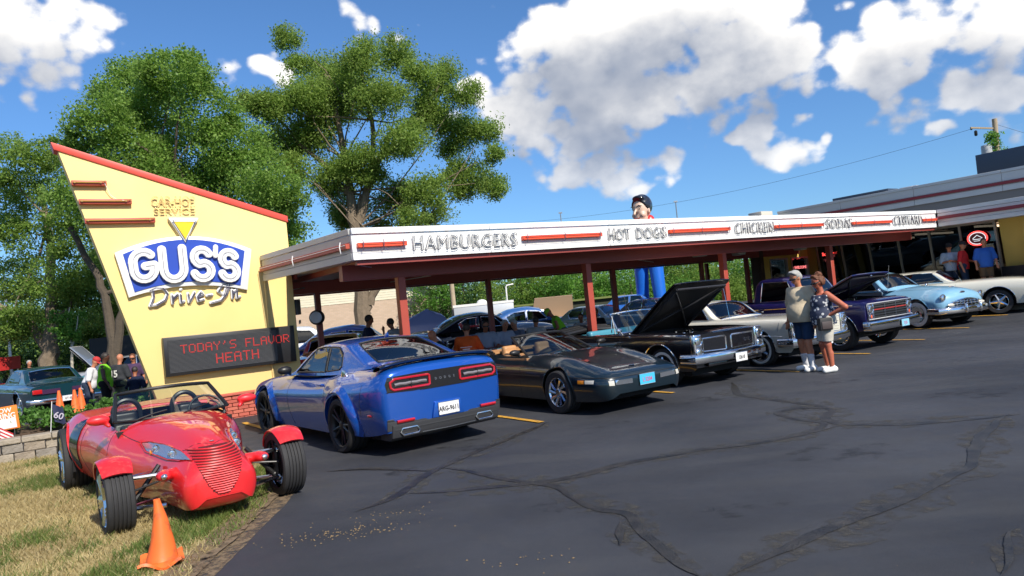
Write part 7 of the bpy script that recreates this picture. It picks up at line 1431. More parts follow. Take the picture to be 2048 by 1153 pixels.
# ------------------------------------------------------------------ cars further back
def sixties_spec(pm, **k):
    d = dict(paint=pm, body=[(.80, .88, .36, .66, .86, .88, .97, .97), (.72, .91, .28, .66, .89, .92, .95, .96), (0, .93, .27, .68, .92, .96, .93, .94), (-.9, .93, .26, .66, .925, .97, .93, .93), (-1.9, .93, .26, .64, .92, .95, .93, .92), (-2.6, .935, .27, .66, .93, .96, .93, .92), (-3.6, .92, .30, .66, .91, .94, .93, .93), (-4.2, .88, .36, .66, .86, .89, .94, .95)], bopt=dict(q=5, e=3.2, it=1, dx=.045), wb=2.95, wr=.335, ww=.20, track=1.52, wheel='plain', arch=.075, ad=.02, cockpit=[(-1.15, -.66), (-1.15, .66), (-3.0, .66), (-3.0, -.66)],
        cabin=sixties_cabin(zt_=1.40), screen=[(-1.04, -.66), (-1.04, .66), (-1.50, .56), (-1.50, -.56)], rear=[(-2.8, -.54), (-2.8, .54), (-3.18, .6), (-3.18, -.6)], side=[[(-1.30, .97), (-1.60, 1.31), (-2.05, 1.33), (-2.10, .97)], [(-2.16, .97), (-2.12, 1.33), (-2.60, 1.30), (-2.76, 1.12), (-2.68, .97)]],
        lip=CHROME, lipr=.010, chrome=[([(.60, .72), (-4.0, .72)], .008)], handles=[(-1.95, .82), (-2.75, .82)], tub=(-3.0, -1.1), belt=.92, glass=GL_TINT); d.update(k); return d
def fifties_spec(pm, **k):
    d = dict(paint=pm, body=fifties_body(), bopt=dict(q=2.4, e=2.0, it=3, dx=.045), wb=2.92, wr=.355, ww=.19, track=1.50, wheel='whitewall', arch=.06, cockpit=[(-1.2, -.6), (-1.2, .6), (-3.1, .6), (-3.1, -.6)], cabin=fifties_cabin(), screen=[(-1.04, -.60), (-1.04, .60), (-1.50, .50), (-1.50, -.50)], rear=[(-2.95, -.42), (-2.95, .42), (-3.4, .46), (-3.4, -.46)],
        side=[[(-1.32, 1.07), (-1.60, 1.37), (-2.05, 1.42), (-2.08, 1.07)], [(-2.16, 1.07), (-2.13, 1.42), (-2.55, 1.40), (-2.85, 1.26), (-2.80, 1.08)]], wtr=.010, lip=pm, handles=[(-1.95, .90)], tub=(-3.1, -1.15), belt=1.02, glass=GL_TINT); d.update(k); return d
def common_ends(root, x0, x1, zf, zr, m=CHROME):
    chrome_bumper(root, x0, .90, zf, .07, .1, .25, .05); bar(root, 'rear_bumper', plan_arc(x1, .88, .1, zr, .25), .05, .07, CHROME)
    for s_ in (1, -1):
        dome_lamp(root, 'headlight', (x0-.07, s_*.68, .72), .08, LAMP); g = G(); g.bx(x1+.04, x1+.08, s_*.72-.12, s_*.72+.12, .68, .80); part('tail_light', g, RED_LENS, root, bevel=.01)
def bgcar(nm, lbl, x, y, rot, sp, cat='car', ends=(.9, -4.3)):
    r, s, c = build_car(nm, lbl, (x, y, gz(x, y)), radians(rot), sp, cat=cat); common_ends(r, ends[0], ends[1], .46, .48); return r, s
bgcar('fastback_sedan', 'royal blue forties sedan with sloping tail parked behind the first rear post', -3.05, 22.6, 8, fifties_spec(paint('royal_blue_paint', (.015, .06, .35), rough=.3)), ends=(.93, -4.25))
bgcar('black_sedan', 'black fifties sedan with chrome window loops behind the orange shirted man', .55, 25.2, 22, fifties_spec(paint('blue_black_paint', (.008, .010, .022), rough=.25)), ends=(.93, -4.25))
bgcar('blue_sedan', 'bright blue sedan with tall roof behind the men seated at the picnic table', 2.35, 28.0, 12, fifties_spec(paint('medium_blue_paint', (.03, .11, .33), rough=.3)), ends=(.93, -4.25))
bgcar('grey_sedan', 'silvery green sixties sedan with dark windscreen in front of the dark shed', 4.6, 26.0, -38, sixties_spec(paint('silver_green_paint', (.16, .18, .16), metal=.4, rough=.3)))
bgcar('maroon_sedan', 'maroon sedan parked beyond the third front post', 7.1, 27.6, -38, sixties_spec(paint('maroon_paint', (.10, .008, .012), rough=.3)))
bgcar('pale_blue_sedan', 'pale blue sedan behind the windscreen of the black convertible', 6.9, 22.6, -56, sixties_spec(paint('ice_blue_paint', (.26, .42, .50), rough=.3)))
bgcar('small_blue_car', 'small bright blue car beneath the statue legs', 7.4, 33.0, -10, sixties_spec(paint('medium_blue_paint2', (.02, .12, .45), rough=.3)))
bgcar('red_sedan', 'red sedan roof showing far behind the black sedan', .2, 33.5, 10, sixties_spec(paint('bright_red_paint', (.50, .015, .02), rough=.3)))
bgcar('red_low_car', 'red car mostly hidden behind the roof of the blue muscle coupe', -5.2, 22.0, 97, sixties_spec(RED))
sv = sixties_spec(paint('suv_white_paint', (.70, .70, .70), rough=.3), wheel='thin', cabin=[(-.75, .82, 1.04, 1.05, .004, .2), (-1.0, .82, 1.04, 1.32, .10, .2), (-1.5, .80, 1.04, 1.66, .06, .2), (-2.2, .80, 1.04, 1.70, .05, .2), (-3.2, .79, 1.04, 1.64, .05, .22), (-3.6, .78, 1.04, 1.36, .05, .2), (-3.75, .76, 1.04, 1.06, .004, .2)], screen=[(-.85, -.66), (-.85, .66), (-1.42, .6), (-1.42, -.6)], rear=[(-3.3, -.6), (-3.3, .6), (-3.64, .6), (-3.64, -.6)], side=[[(-1.15, 1.08), (-1.5, 1.5), (-2.1, 1.56), (-2.12, 1.08)], [(-2.2, 1.08), (-2.18, 1.56), (-2.9, 1.54), (-3.3, 1.30), (-3.0, 1.1)]], chrome=[], lipr=.01, lip=BLACKM, glass=GL_DARK, belt=1.02)
sv['body'] = [(a, b, c+.05, d+.05, e+.12, f+.12, g_, h_) for a, b, c, d, e, f, g_, h_ in sv['body']]; bgcar('white_suv', 'white modern suv parked against the beige building beside the yellow sign', -6.2, 27.2, 20, sv, cat='suv')
# raised bonnets whose cars stand hidden
def bonnet(lbl, x, y, rot, m, w=1.4, l=1.3, ang=1.0, dome=.22, z=1.0, rnd=False):
    o = thing('raised_bonnet', lbl, 'bonnet', (x, y, gz(x, y)), radians(rot)); g = G()
    g.grid(lambda u, v: ((v*l)*cos(ang), (u-.5)*w*((1-.12*v) if not rnd else sqrt(max(0.02, 1-v**2.2))), z+(v*l)*sin(ang)*1.0+dome*(1-abs(2*u-1)**2.2)*(1-.3*v)), 13, 7); me = mk_mesh('panel', g.v, g.f, solid=.03); link('panel', me, m, o); g = G(); g.bx(-1.0, .6, -.85, .85, .35, .98); part('car_body', g, m, o, bevel=.12, bseg=4)
    for s_ in (1, -1):
        for xx in (.25, ): g = G(); g.lathe([(0, -.09), (.33, -.09), (.33, .09), (0, .09)], (xx, s_*.76, .33), 'y', 20); part('wheel', g, RUBBER, o)
bonnet('dark blue domed bonnet raised behind the royal blue sedan and second front post', -3.3, 26.6, -62, paint('navy_paint', (.02, .035, .10), rough=.35), w=1.9, l=.85, ang=1.25, dome=.10, z=.98, rnd=True)
bonnet('flat tan bonnet underside raised behind the blue sedan', 1.6, 31.0, -75, mat('tan_bonnet', (.42, .30, .20), rough=.6), w=1.9, l=.95, ang=1.15, dome=.0, z=1.02)
# left lot
tl_h = radians(137.8); rx, ry = TL_X, TL_Y
sp = sixties_spec(paint('dark_teal_paint', (.008, .050, .070), metal=.35, rough=.28), wheel='mag', interior=mat('red_interior', (.25, .02, .03), rough=.5), side=[[(-1.30, .97), (-1.60, 1.31), (-2.05, 1.33), (-2.50, 1.28), (-2.62, 1.08), (-2.55, .97)]], bopt=dict(q=5, e=3.2, it=1, dx=.03), roofm=None)
sp['roofm'] = sp['paint']
tl, tls, _ = build_car('teal_coupe', 'dark teal sixties coupe seen from behind in the left lot with people at its tail', (rx+2.95*cos(tl_h), ry+2.95*sin(tl_h), gz(rx, ry)), tl_h, sp); common_ends(tl, .9, -4.3, .46, .46)
for s_ in (1, -1): g = G(); g.bx(-4.24, -4.20, s_*.45-.30, s_*.45+.30, .66, .78); part('tail_panel', g, mat('dark_tail_panel', (.05, .02, .06), rough=.3), tl)
plate(tl, -4.37, 0, .48, MATS['white_plate'], MATS['plate_black'], 'GT 65', 1, rotz=pi)
pk = dict(paint=paint('silver_paint', (.42, .43, .45), metal=.5, rough=.3)); sp = sixties_spec(pk['paint'], hood=[(.5, -.70), (.5, .70), (-.78, .72), (-.78, -.72)], hinge=(-.76, .95, radians(50)), wheel='thin', ecol=(.05, .05, .06)); q, _ = bgcar('silver_pickup', 'silver vehicle with raised bonnet facing left under the trees', -16.6, 27.5, 195, sp)
sp = sixties_spec(paint('pale_teal_paint', (.06, .22, .26), rough=.3)); bgcar('pale_teal_car', 'pale teal car behind the man in the white shirt', -14.0, 25.2, 187, sp)
bgcar('dark_blue_suv', 'dark blue and white striped vehicle next to the silver one under the trees', -13.4, 29.5, 200, sixties_spec(paint('dusk_blue_paint', (.03, .06, .14), rough=.3)))
# ------------------------------------------------------------------ people
def cloth(name, c, **k): return mat(name, c, rough=.85, noise=.10, nscale=14, bump=.3, bscale=14, spec=.2, **k)
def person(lbl, x, y, z, face, h=1.75, fat=0., lean=0., arms=('down', 'down'), seated=False, stride=0., skin=SKIN, top=None, sleeve=.45, bottom=None, blen='shorts', hair=None, hairstyle='short', cap=None, glasses=False, socks=None, shoes=None, cell=.024, hp=.25, hy=0., fem=False, group=None, seat_z=.46, extras=None, ext=None):
    o = thing('person', lbl, 'person', (x, y, z), face, group); s = h/1.75; HZ = .92 if not seated else seat_z/s+.09; HZ0 = HZ
    def T(p):      # torso frame: leans about the hips
        a = lean; dx, dz = p[0], p[2]-.92; return ((dx*cos(a)+dz*sin(a))*s, p[1]*s, (HZ0+dz*cos(a)-dx*sin(a))*s)
    def L(p): return (p[0]*s, p[1]*s, p[2]*s)
    sw = .185 if not fem else .16; f = fat
    hips, knees, ankles = {}, {}, {}
    for q in (1, -1):
        st = stride*q
        if seated: hips[q] = (0, q*.10, HZ0); knees[q] = (.40, q*.15, HZ0+.0); ankles[q] = (.36, q*.14, .09)
        else: hips[q] = (0, q*.095, .90); knees[q] = (.03+st*.5, q*.10, .50); ankles[q] = (-.02+st, q*.11, .09)
    A = {'down': ((-.03, .085, 1.13), (.05, .10, .88)), 'hips': ((-.16, .24, 1.16), (.04, .02, 1.02)), 'fold': ((.02, .06, 1.14), (.24, -.16, 1.18)), 'front': ((.06, .05, 1.14), (.30, -.04, 1.08)), 'table': ((.14, .08, 1.16), (.40, -.02, 1.16)), 'face': ((.16, .08, 1.20), (.20, -.05, 1.48)), 'point': ((.20, .08, 1.25), (.45, -.0, 1.20)), 'low': ((.03, .07, 1.12), (.14, .08, .90))}
    arm = {}
    for q, nm in ((1, arms[0]), (-1, arms[1])):
        e, w_ = A[nm]; arm[q] = ((0, q*sw, 1.40), (e[0], q*(sw+e[1]+f*.25), e[2]), (w_[0], q*(sw+w_[1]+f*.2), w_[2]))
    hd = (.03+.05*hp, 0, 1.625); R_ = Matrix.Rotation(hy, 3, 'Z') @ Matrix.Rotation(hp, 3, 'Y')
    def Hh(p): v = R_ @ Vector(p); return T((hd[0]+v.x, hd[1]+v.y, hd[2]+v.z))
    P = [('c', T((0, 0, 1.40)), T(hd), .055*s, .05*s), ('e', Hh((0, 0, .03)), (.098*s, .078*s, .105*s)), ('e', Hh((.022, 0, -.045)), (.068*s, .055*s, .068*s)), ('c', Hh((.092, 0, .02)), Hh((.118, 0, -.018)), .011*s, .016*s, .012), ('e', Hh((.012, .078*1, -.0)), (.018*s, .012*s, .03*s), .006), ('e', Hh((.012, -.078, -.0)), (.018*s, .012*s, .03*s), .006)]
    P += [('c', Hh((.09, -.02, -.055)), Hh((.09, .02, -.055)), .010*s, .010*s, .008)]
    for q in (1, -1):
        a, b, c = arm[q]; P += [('c', T(a), T(b), (.052+f*.2)*s, (.042+f*.15)*s), ('c', T(b), T(c), (.040+f*.12)*s, .027*s)]
        d = (Vector(T(c))-Vector(T(b))).normalized(); wv = Vector(T(c)); side = d.cross(Vector((0, 0, 1)));
        if side.length < .3: side = Vector((0, 1, 0)).cross(d)
        if side.length < .3: side = Vector((1, 0, 0))
        side.normalize(); pc = wv+d*.05*s; P.append(('c', tuple(wv), tuple(wv+d*.075*s), .027*s, .036*s, .015))
        for k, ln in enumerate((.066, .078, .072, .056)):
            b0 = pc+d*.035*s+side*(k-1.5)*.019*s; bend = Vector((0, 0, -.25)) if d.z > -.7 else Vector((.30, 0, 0)); P.append(('c', tuple(b0), tuple(b0+(d+bend*.6).normalized()*ln*s), .0105*s, .008*s, .006))
        b0 = wv+d*.02*s-side*.03*s; P.append(('c', tuple(b0), tuple(b0+(d-side*.8).normalized()*.055*s), .012*s, .010*s, .008))
        P += [('c', L(hips[q]), L(knees[q]), (.085+f*.15)*s, .058*s), ('c', L(knees[q]), L(ankles[q]), (.056+f*.1)*s, .037*s), ('c', L(tuple(np.array(knees[q])*.62+np.array(ankles[q])*.38-np.array([.02, 0, 0]))), L(ankles[q]), .055*s, .034*s)]
        ax, ay, az = ankles[q]; P.append(('c', L((ax-.02, ay, .05)), L((ax+.14, ay+q*.02, .035)), .038*s, .032*s))
    P += [('c', T((0, 0, .98)), T((0, 0, 1.30)), (.12+f*.5)*s, (.13+f*.2)*s), ('c', T((0, -.13, 1.350)), T((0, 0, 1.385)), .060*s, .066*s), ('c', T((0, .13, 1.350)), T((0, 0, 1.385)), .060*s, .066*s)]
    sdf_part('body', P, skin, o, cell=cell, k=.02*s)
    # shirt
    if top:
        b = .020*s; Q = [('e', T((f*.35, 0, 1.06)), ((.12+f)*s+b, (.145+f*.8)*s+b, .22*s)), ('e', T((.01+f*.15, 0, 1.26)), ((.125+f*.6)*s+b, (.16+f*.4)*s+b, .20*s)), ('c', T((0, -sw+.015, 1.368)), T((0, -.02, 1.41)), (.066+f*.15)*s+b*.6, .062*s+b*.6), ('c', T((0, sw-.015, 1.368)), T((0, .02, 1.41)), (.066+f*.15)*s+b*.6, .062*s+b*.6)]
        if fem: Q += [('e', T((.10, .07, 1.25)), (.075*s, .075*s, .075*s)), ('e', T((.10, -.07, 1.25)), (.075*s, .075*s, .075*s))]
        if sleeve > 0:
            for q in (1, -1): a, e, _w = [Vector(T(p)) for p in arm[q]]; Q.append(('c', tuple(a), tuple(a.lerp(e, sleeve*2 if sleeve < .5 else min(1, sleeve*1.2))), (.070+f*.26)*s, (.068+f*.24)*s, .03))
        Q.append(('c', T((0, 0, .90)), T((f*.2, 0, 1.0)), (.145+f*.8)*s+b, (.15+f*.85)*s+b)); hem = T((0, 0, .86 if not seated else .93))[2]; nk = T((0, 0, 1.47)); ax = Vector(T((0, 0, 1.0)))-Vector(T((0, 0, 0))); ax.normalize(); ax = np.array(ax); nkp = np.array(nk)-np.array([0, 0, 0])
        cl = [lambda p: hem-p[..., 2], lambda p: (p-nkp)@ax]
        if ext == 'strap': nkp2 = np.array(T((0, 0, 1.40))); cl[1] = lambda p: (p-nkp2)@ax
        sdf_part('shirt', Q, top, o, cell=cell, k=.045*s, clips=cl, rough=(.005, 26))
    if bottom:
        b = .016*s; Q = [('c', L((0, -.06, HZ0+.06)), L((0, .06, HZ0+.06)), (.125+f*.6)*s+b, (.125+f*.6)*s+b)]
        for q in (1, -1):
            h0, k0, a0 = [np.array(L(p)) for p in (hips[q], knees[q], ankles[q])]
            if blen == 'shorts': e = h0+(k0-h0)*.92; Q.append(('c', tuple(h0), tuple(e), (.10+f*.18)*s, .092*s, .03))
            else: Q += [('c', tuple(h0), tuple(k0), (.10+f*.18)*s, .078*s, .03), ('c', tuple(k0), tuple(a0), .078*s, .062*s, .03)]
        cl = []
        if blen == 'shorts' and not seated: zc = .56*s; cl = [lambda p: zc-p[..., 2]]
        zt2 = (HZ0+.16)*s; cl.append(lambda p: p[..., 2]-zt2)
        sdf_part('shorts' if blen == 'shorts' else 'trousers', Q, bottom, o, cell=cell, k=.03*s, clips=cl, rough=(.004, 30))
    sm_ = shoes or mat('white_trainers', (.72, .72, .70), rough=.6)
    for q in (1, -1):
        ax, ay, az = ankles[q]; Q = [('c', L((ax-.05, ay, .055)), L((ax+.17, ay+q*.03, .045)), .052*s, .044*s), ('c', L((ax-.02, ay, .05)), L((ax-.01, ay, .10)), .052*s, .046*s)]
        sdf_part('shoe', Q, sm_, o, cell=min(cell, .018), k=.02, clips=[lambda p: -p[..., 2]+.004])
        if socks: Q = [('c', L((ax, ay, .08)), L(tuple(np.array(ankles[q])*.55+np.array(knees[q])*.45)), .046*s, .062*s)]; sdf_part('sock', Q, socks, o, cell=min(cell, .018), k=.01)
    if hair:
        Q = [('e', Hh((-.012, 0, .042)), (.103*s, .086*s, .100*s))]
        if hairstyle == 'bun': Q += [('e', Hh((-.07, 0, .13)), (.065*s, .07*s, .06*s)), ('e', Hh((-.08, 0, -.0)), (.06*s, .085*s, .09*s)), ('e', Hh((.03, 0, .12)), (.06*s, .075*s, .04*s)), ('e', Hh((-.03, .075, .0)), (.05*s, .03*s, .08*s)), ('e', Hh((-.03, -.075, .0)), (.05*s, .03*s, .08*s))]
        if hairstyle == 'full': Q += [('e', Hh((.02, 0, .095)), (.085*s, .085*s, .055*s)), ('e', Hh((-.06, 0, -.01)), (.055*s, .082*s, .07*s))]
        if hairstyle == 'long': Q += [('c', Hh((-.05, 0, .0)), Hh((-.07, 0, -.18)), .075*s, .05*s)]
        hc = np.array(Hh((.022 if hairstyle == 'bun' else .032, 0, .03))); fx_ = np.array(Hh((1, 0, .75)))-np.array(Hh((0, 0, 0))); fx_ = np.array([fx_[0], fx_[1], fx_[2]]); fd = np.array(Vector(R_ @ Vector((.93, 0, -.37)))); tl_ = lean; rot = np.array([fd[0]*cos(tl_)+fd[2]*sin(tl_), fd[1], fd[2]*cos(tl_)-fd[0]*sin(tl_)])
        sdf_part('hair', Q, hair, o, cell=min(cell, .016), k=.02, clips=[lambda p: (p-hc)@rot], rough=(.013 if hairstyle == 'bun' else .007, 80))
    if cap:
        g = G(); M_ = Matrix.Rotation(lean, 3, 'Y') @ R_; n = 14
        for i in range(1): g.ball(Hh((-.008, 0, .075)), (.106*s, .092*s, .088*s), 16, 8, M_)
        g.grid(lambda u, v: tuple(Hh(((.080+.085*v)*cos((u-.5)*2.4), .088*sin((u-.5)*2.4), .062-.03*v-.015*abs(2*u-1)))), 11, 4); part('cap', g, cap, o)
    if glasses:
        g = G(); g.tube([Hh((.0, -.084, .028)), Hh((.085, -.066, .026)), Hh((.104, -.03, .024)), Hh((.107, 0, .028)), Hh((.104, .03, .024)), Hh((.085, .066, .026)), Hh((.0, .084, .028))], [.006*s, .012*s, .019*s, .010*s, .019*s, .012*s, .006*s], 8); part('sunglasses', g, BLACKM, o)
    else:
        for q in (1, -1): g = G(); g.ball(Hh((.088, q*.032, .028)), .011*s, 8, 6); part('eye', g, mat('eye_dark', (.03, .02, .02), rough=.2), o)
    if extras: extras(o, T, L, Hh, s, arm)
    return o
GH = mat('grey_hair', (.34, .335, .32), rough=.7, noise=.2, nscale=40); RH = mat('auburn_hair', (.12, .042, .017), rough=.7, noise=.3, nscale=40); BH = mat('dark_hair', (.03, .022, .018), rough=.6); SKINR = mat('reddened_skin', 'b0634a', rough=.5, noise=.08, nscale=6)
SANDT = cloth('sand_tshirt', (.56, .47, .33)); NAVYS = cloth('navy_shorts', (.02, .045, .10)); KHAKI = cloth('pale_shorts', (.50, .47, .41)); DENIM = cloth('dark_denim', (.03, .045, .08))
FLORAL = mat('floral_top', (.035, .045, .085), rough=.8)
t = NT(FLORAL.node_tree); v = t.n('ShaderNodeTexVoronoi'); v.inputs['Scale'].default_value = 15; tc = t.n('ShaderNodeTexCoord'); nz = t.n('ShaderNodeTexNoise'); nz.inputs['Scale'].default_value = 30; t.l(tc.outputs['Object'], nz.inputs[0]); t.l(tc.outputs['Object'], v.inputs['Vector'])
t.l(t.mix(t.m('LESS_THAN', t.m('ADD', v.outputs['Distance'], t.m('MULTIPLY', nz.outputs[0], .30)), .50), (.035, .045, .085), (.62, .62, .62)), FLORAL.node_tree.nodes['Principled BSDF'].inputs['Base Color'])
WSOCK = cloth('white_socks', (.62, .63, .66))
person('grey-haired man in a sand T-shirt, navy shorts and white socks looking down at the cars', MAN_X, MAN_Y, 0, radians(205), h=1.83, fat=.095, arms=('down', 'down'), skin=SKIN, top=SANDT, bottom=NAVYS, hair=GH, hairstyle='full', glasses=True, socks=WSOCK, cell=.0125, hp=.45, lean=.04, stride=.05, sleeve=.42)
def bag(o, T, L, Hh, s, arm):
    g = G(); g.box(T((.12, .20, .88)), (.24, .10, .22)); b = part('shoulder_bag', g, mat('black_bag', (.02, .02, .022), rough=.6), o, bevel=.02); g = G(); g.box(Vector(T((.12, .255, .86))), (.19, .02, .13)); part('bag_pocket', g, mat('bag_grey_pocket', (.06, .045, .045), rough=.6), b, bevel=.006)
    g = G(); g.tube([T((.02, -.12, 1.47)), T((.14, -.06, 1.33)), T((.17, .05, 1.15)), T((.14, .18, .98))], .010, 5); g.tube([T((.02, -.12, 1.47)), T((-.1, -.03, 1.35)), T((-.13, .1, 1.1)), T((.05, .2, .98))], .010, 5); part('bag_strap', g, BLACKM, b)
    for q in (.07, -.07): g = G(); g.tube([T((.06, q*1.4, 1.37)), T((.0, q*1.6, 1.44)), T((-.06, q*1.4, 1.37))], .012, 6); part('top_strap', g, FLORAL, o)
person('woman in a floral sleeveless top and pale shorts, hands on hips, with a black bag', WOM_X, WOM_Y, 0, radians(190), h=1.70, fat=.06, arms=('hips', 'hips'), skin=SKINR, top=FLORAL, bottom=KHAKI, hair=RH, hairstyle='bun', glasses=True, cell=.0125, hp=.35, fem=True, sleeve=0, ext='strap', extras=bag, stride=.03)
# by the restaurant
def at_frame(t, n, z=None): p = FW(t, n); return p.x, p.y, (.60 if z is None else z)
x, y, z = at_frame(*PR1); person('man in a pale grey-blue shirt and dark cap with folded arms by the restaurant window', x, y, z, radians(-120), arms=('fold', 'fold'), top=cloth('pale_blue_shirt', (.36, .44, .55)), bottom=DENIM, cap=mat('black_cap', (.015, .015, .02), rough=.7), fat=.03, h=1.68, blen='long', hp=.1)
x, y, z = at_frame(*PR2); person('bearded man in a red shirt and black cap by the restaurant window', x, y, z, radians(-45), arms=('front', 'down'), top=cloth('red_shirt', (.50, .025, .03)), bottom=DENIM, cap=MATS['black_cap'], h=1.70, blen='long', hp=.1)
x, y, z = at_frame(*PR3); person('man in a bright blue T-shirt beneath the round neon sign', x, y, z, radians(-110), arms=('low', 'low'), top=cloth('bright_blue_shirt', (.035, .12, .45)), bottom=cloth('brown_shorts', (.15, .09, .05)), hair=BH, fat=.05, h=1.72, hp=.2)
# at the picnic tables
def picnic(x, y, rot, lbl):
    o = thing('picnic_table', lbl, 'picnic table', (x, y, gz(x, y)), radians(rot)); TM = mat('red_brown_boards', (.20, .03, .02), rough=.5, noise=.1, nscale=5)
    for k in range(5): g = G(); g.box((0, -.30+.15*k, .74), (2.1, .142, .04)); part('board', g, TM, o)
    for s_ in (1, -1):
        for k in (0, 1): g = G(); g.box((0, s_*(.62+.15*k), .44), (2.1, .142, .04)); part('bench_board', g, TM, o)
        for e in (-.75, .75): g = G(); g.tube([(e, s_*.25, .72), (e, s_*.62, .02)], .03, 6); part('leg', g, BLACKM, o)
    for e in (-.75, .75): g = G(); g.tube([(e, -.78, .40), (e, .78, .40)], .028, 6); part('cross_bar', g, BLACKM, o)
picnic(TB1[0], TB1[1], 20, 'red-brown picnic table where the men sit under the canopy'); picnic(TB2[0], TB2[1], 20, 'red-brown picnic table near the green vested man')
WG1 = cloth('light_grey_blue_shirt', (.33, .37, .46)); WG2 = cloth('grey_white_shirt', (.40, .41, .44))
def orange_back(o, T, L, Hh, s, arm): g = G(); g.box(T((-.185, 0, 1.22)), (.006, .26, .012)); g.box(T((-.185, 0, 1.13)), (.006, .26, .012)); g.box(T((-.185, 0, 1.175)), (.006, .16, .02)); part('back_print', g, WHITE, o)
NAVYP = cloth('navy_polo', (.012, .018, .045)); DARKT = cloth('dark_shirt', (.02, .022, .028)); ORT = cloth('orange_tshirt', (.72, .11, .02)); SLATE = cloth('slate_shirt', (.13, .16, .22)); WG3 = cloth('streaked_white_shirt', (.45, .44, .43)); LIME = cloth('lime_shirt', (.22, .62, .03))
BLKT = cloth('black_cloth', (.012, .012, .014)); WHT = cloth('white_tshirt', (.66, .66, .68)); CHAR = cloth('charcoal_tshirt', (.035, .038, .045)); OLIVE = cloth('olive_shorts', (.16, .17, .11)); PURP = cloth('purple_top', (.07, .04, .09)); BROWNT = cloth('brown_shirt', (.14, .08, .06))
def num15(o, T, L, Hh, s, arm): lettering('back_number', '15', .24, WHITE, o, T((-.22, 0, 1.22)), Matrix(((0, 0, -1), (-1, 0, 0), (0, 1, 0))), depth=.004, bold=.006)
for i, (lbl, px_, py_, fc, kw) in enumerate(SITTERS):
    person(lbl, px_, py_, gz(px_, py_), radians(fc), **{k: (globals()[v] if isinstance(v, str) and v in globals() else v) for k, v in kw.items()})
# ------------------------------------------------------------------ giant statue
st = thing('giant_statue', 'giant fibreglass man with black hair, red shirt and blue trousers behind the canopy', 'statue', (6.28, 33, 0), radians(-122)); k_ = 3.42
sk = mat('statue_skin_paint', (.72, .50, .38), rough=.35, coat=.3); bt = mat('statue_blue_paint', (.012, .14, .62), rough=.4, coat=.2, noise=.08, nscale=2); rt = mat('statue_red_paint', (.50, .02, .02), rough=.35, coat=.3); bk = mat('statue_black_paint', (.012, .014, .022), rough=.25, coat=.5)
def s3(*a): return tuple(v*k_ for v in a)
HR = Matrix.Rotation(-.25, 3, 'Z') @ Matrix.Rotation(.10, 3, 'Y')
HS = 1.42
def H3(x, y, z): v = HR @ Vector((x*HS, y*HS, z*HS)); return s3(.02+v.x, v.y, 1.565+v.z)
P = [('c', s3(0, 0, 1.36), H3(0, 0, -.04), .065*k_, .06*k_), ('e', H3(0, 0, .03), s3(0.1392, 0.1136, 0.1633)), ('e', H3(.03, 0, -.06), s3(0.0994, 0.0880, 0.0994)), ('c', H3(.095, 0, .03), H3(.128, 0, -.015), .012*k_, .018*k_, .02), ('e', H3(.06, .045, -.03), s3(0.0497, 0.0398, 0.0426)), ('e', H3(.06, -.045, -.03), s3(0.0497, 0.0398, 0.0426)), ('e', H3(.085, 0, -.10), s3(0.0426, 0.0426, 0.0312)), ('e', H3(.01, .085, 0), s3(0.0284, 0.0185, 0.0483), .02), ('e', H3(.01, -.085, 0), s3(0.0284, 0.0185, 0.0483), .02), ('c', H3(.085, -.04, .055), H3(.085, .04, .055), .012*k_, .012*k_, .03)]
for q in (1, -1): P += [('c', s3(.06, q*.27, 1.12), s3(.30, q*.16, 1.10), .045*k_, .032*k_), ('e', s3(.34, q*.13, 1.10), s3(.05, .04, .028))]+[('c', s3(.36, q*(.10+.02*j), 1.10), s3(.42, q*(.09+.02*j), 1.085), .011*k_, .009*k_, .01) for j in range(4)]+[('c', s3(.33, q*.10, 1.12), s3(.36, q*.07, 1.15), .013*k_, .010*k_, .01)]
sdf_part('body', P, sk, st, cell=.045, k=.06)
Q = [('e', s3(.0, 0, 1.24), s3(.15, .21, .24)), ('e', s3(.0, 0, 1.06), s3(.125, .165, .2))]+[('c', s3(0, q*.19, 1.36), s3(.05, q*.28, 1.13), .075*k_, .062*k_) for q in (1, -1)]+[('c', s3(-.02, -.07, 1.445), s3(-.02, .07, 1.445), .072*k_, .072*k_)]; sdf_part('red_shirt', Q, rt, st, cell=.05, k=.10)
Q = [('c', s3(0, -.07, .95), s3(0, .07, .95), .125*k_, .125*k_)]+[('c', s3(0, q*.10, .90), s3(.06*q, q*.155, .10), .098*k_, .070*k_) for q in (1, -1)]; sdf_part('blue_trousers', Q, bt, st, cell=.05, k=.08)
for q in (1, -1): sdf_part('boot', [('c', s3(.06*q-.03, q*.155, .03), s3(.06*q+.14, q*.165, .03), .06*k_, .05*k_)], bk, st, cell=.05, k=.03)
hc = np.array(H3(.045, 0, .045)); fd = np.array(HR @ Vector((.88, 0, -.47)))
sdf_part('hair', [('e', H3(-.01, 0, .055), s3(0.1562, 0.1349, 0.1534)), ('e', H3(.055, .02, .125), s3(0.0710, 0.0852, 0.0426)), ('c', H3(.0, .088, .05), H3(.01, .09, -.01), .02*k_, .014*k_), ('c', H3(.0, -.088, .05), H3(.01, -.09, -.01), .02*k_, .014*k_)], bk, st, cell=.04, k=.06, clips=[lambda p: (p-hc)@fd])
for q in (1, -1):
    g = G(); g.tube([H3(.094, q*.015, .052), H3(.096, q*.038, .062), H3(.082, q*.062, .052)], .0048*k_, 6); part('eyebrow', g, bk, st); g = G(); g.ball(H3(.088, q*.036, .028), s3(.008, .013, .007), 10, 8); part('eye', g, bk, st)
g = G(); g.tube([H3(.083, -.036, -.045), H3(.100, -.018, -.060), H3(.103, 0, -.064), H3(.100, .018, -.060), H3(.083, .036, -.045)], .008*k_, 6); part('mouth', g, mat('statue_lip', (.35, .06, .05)), st)
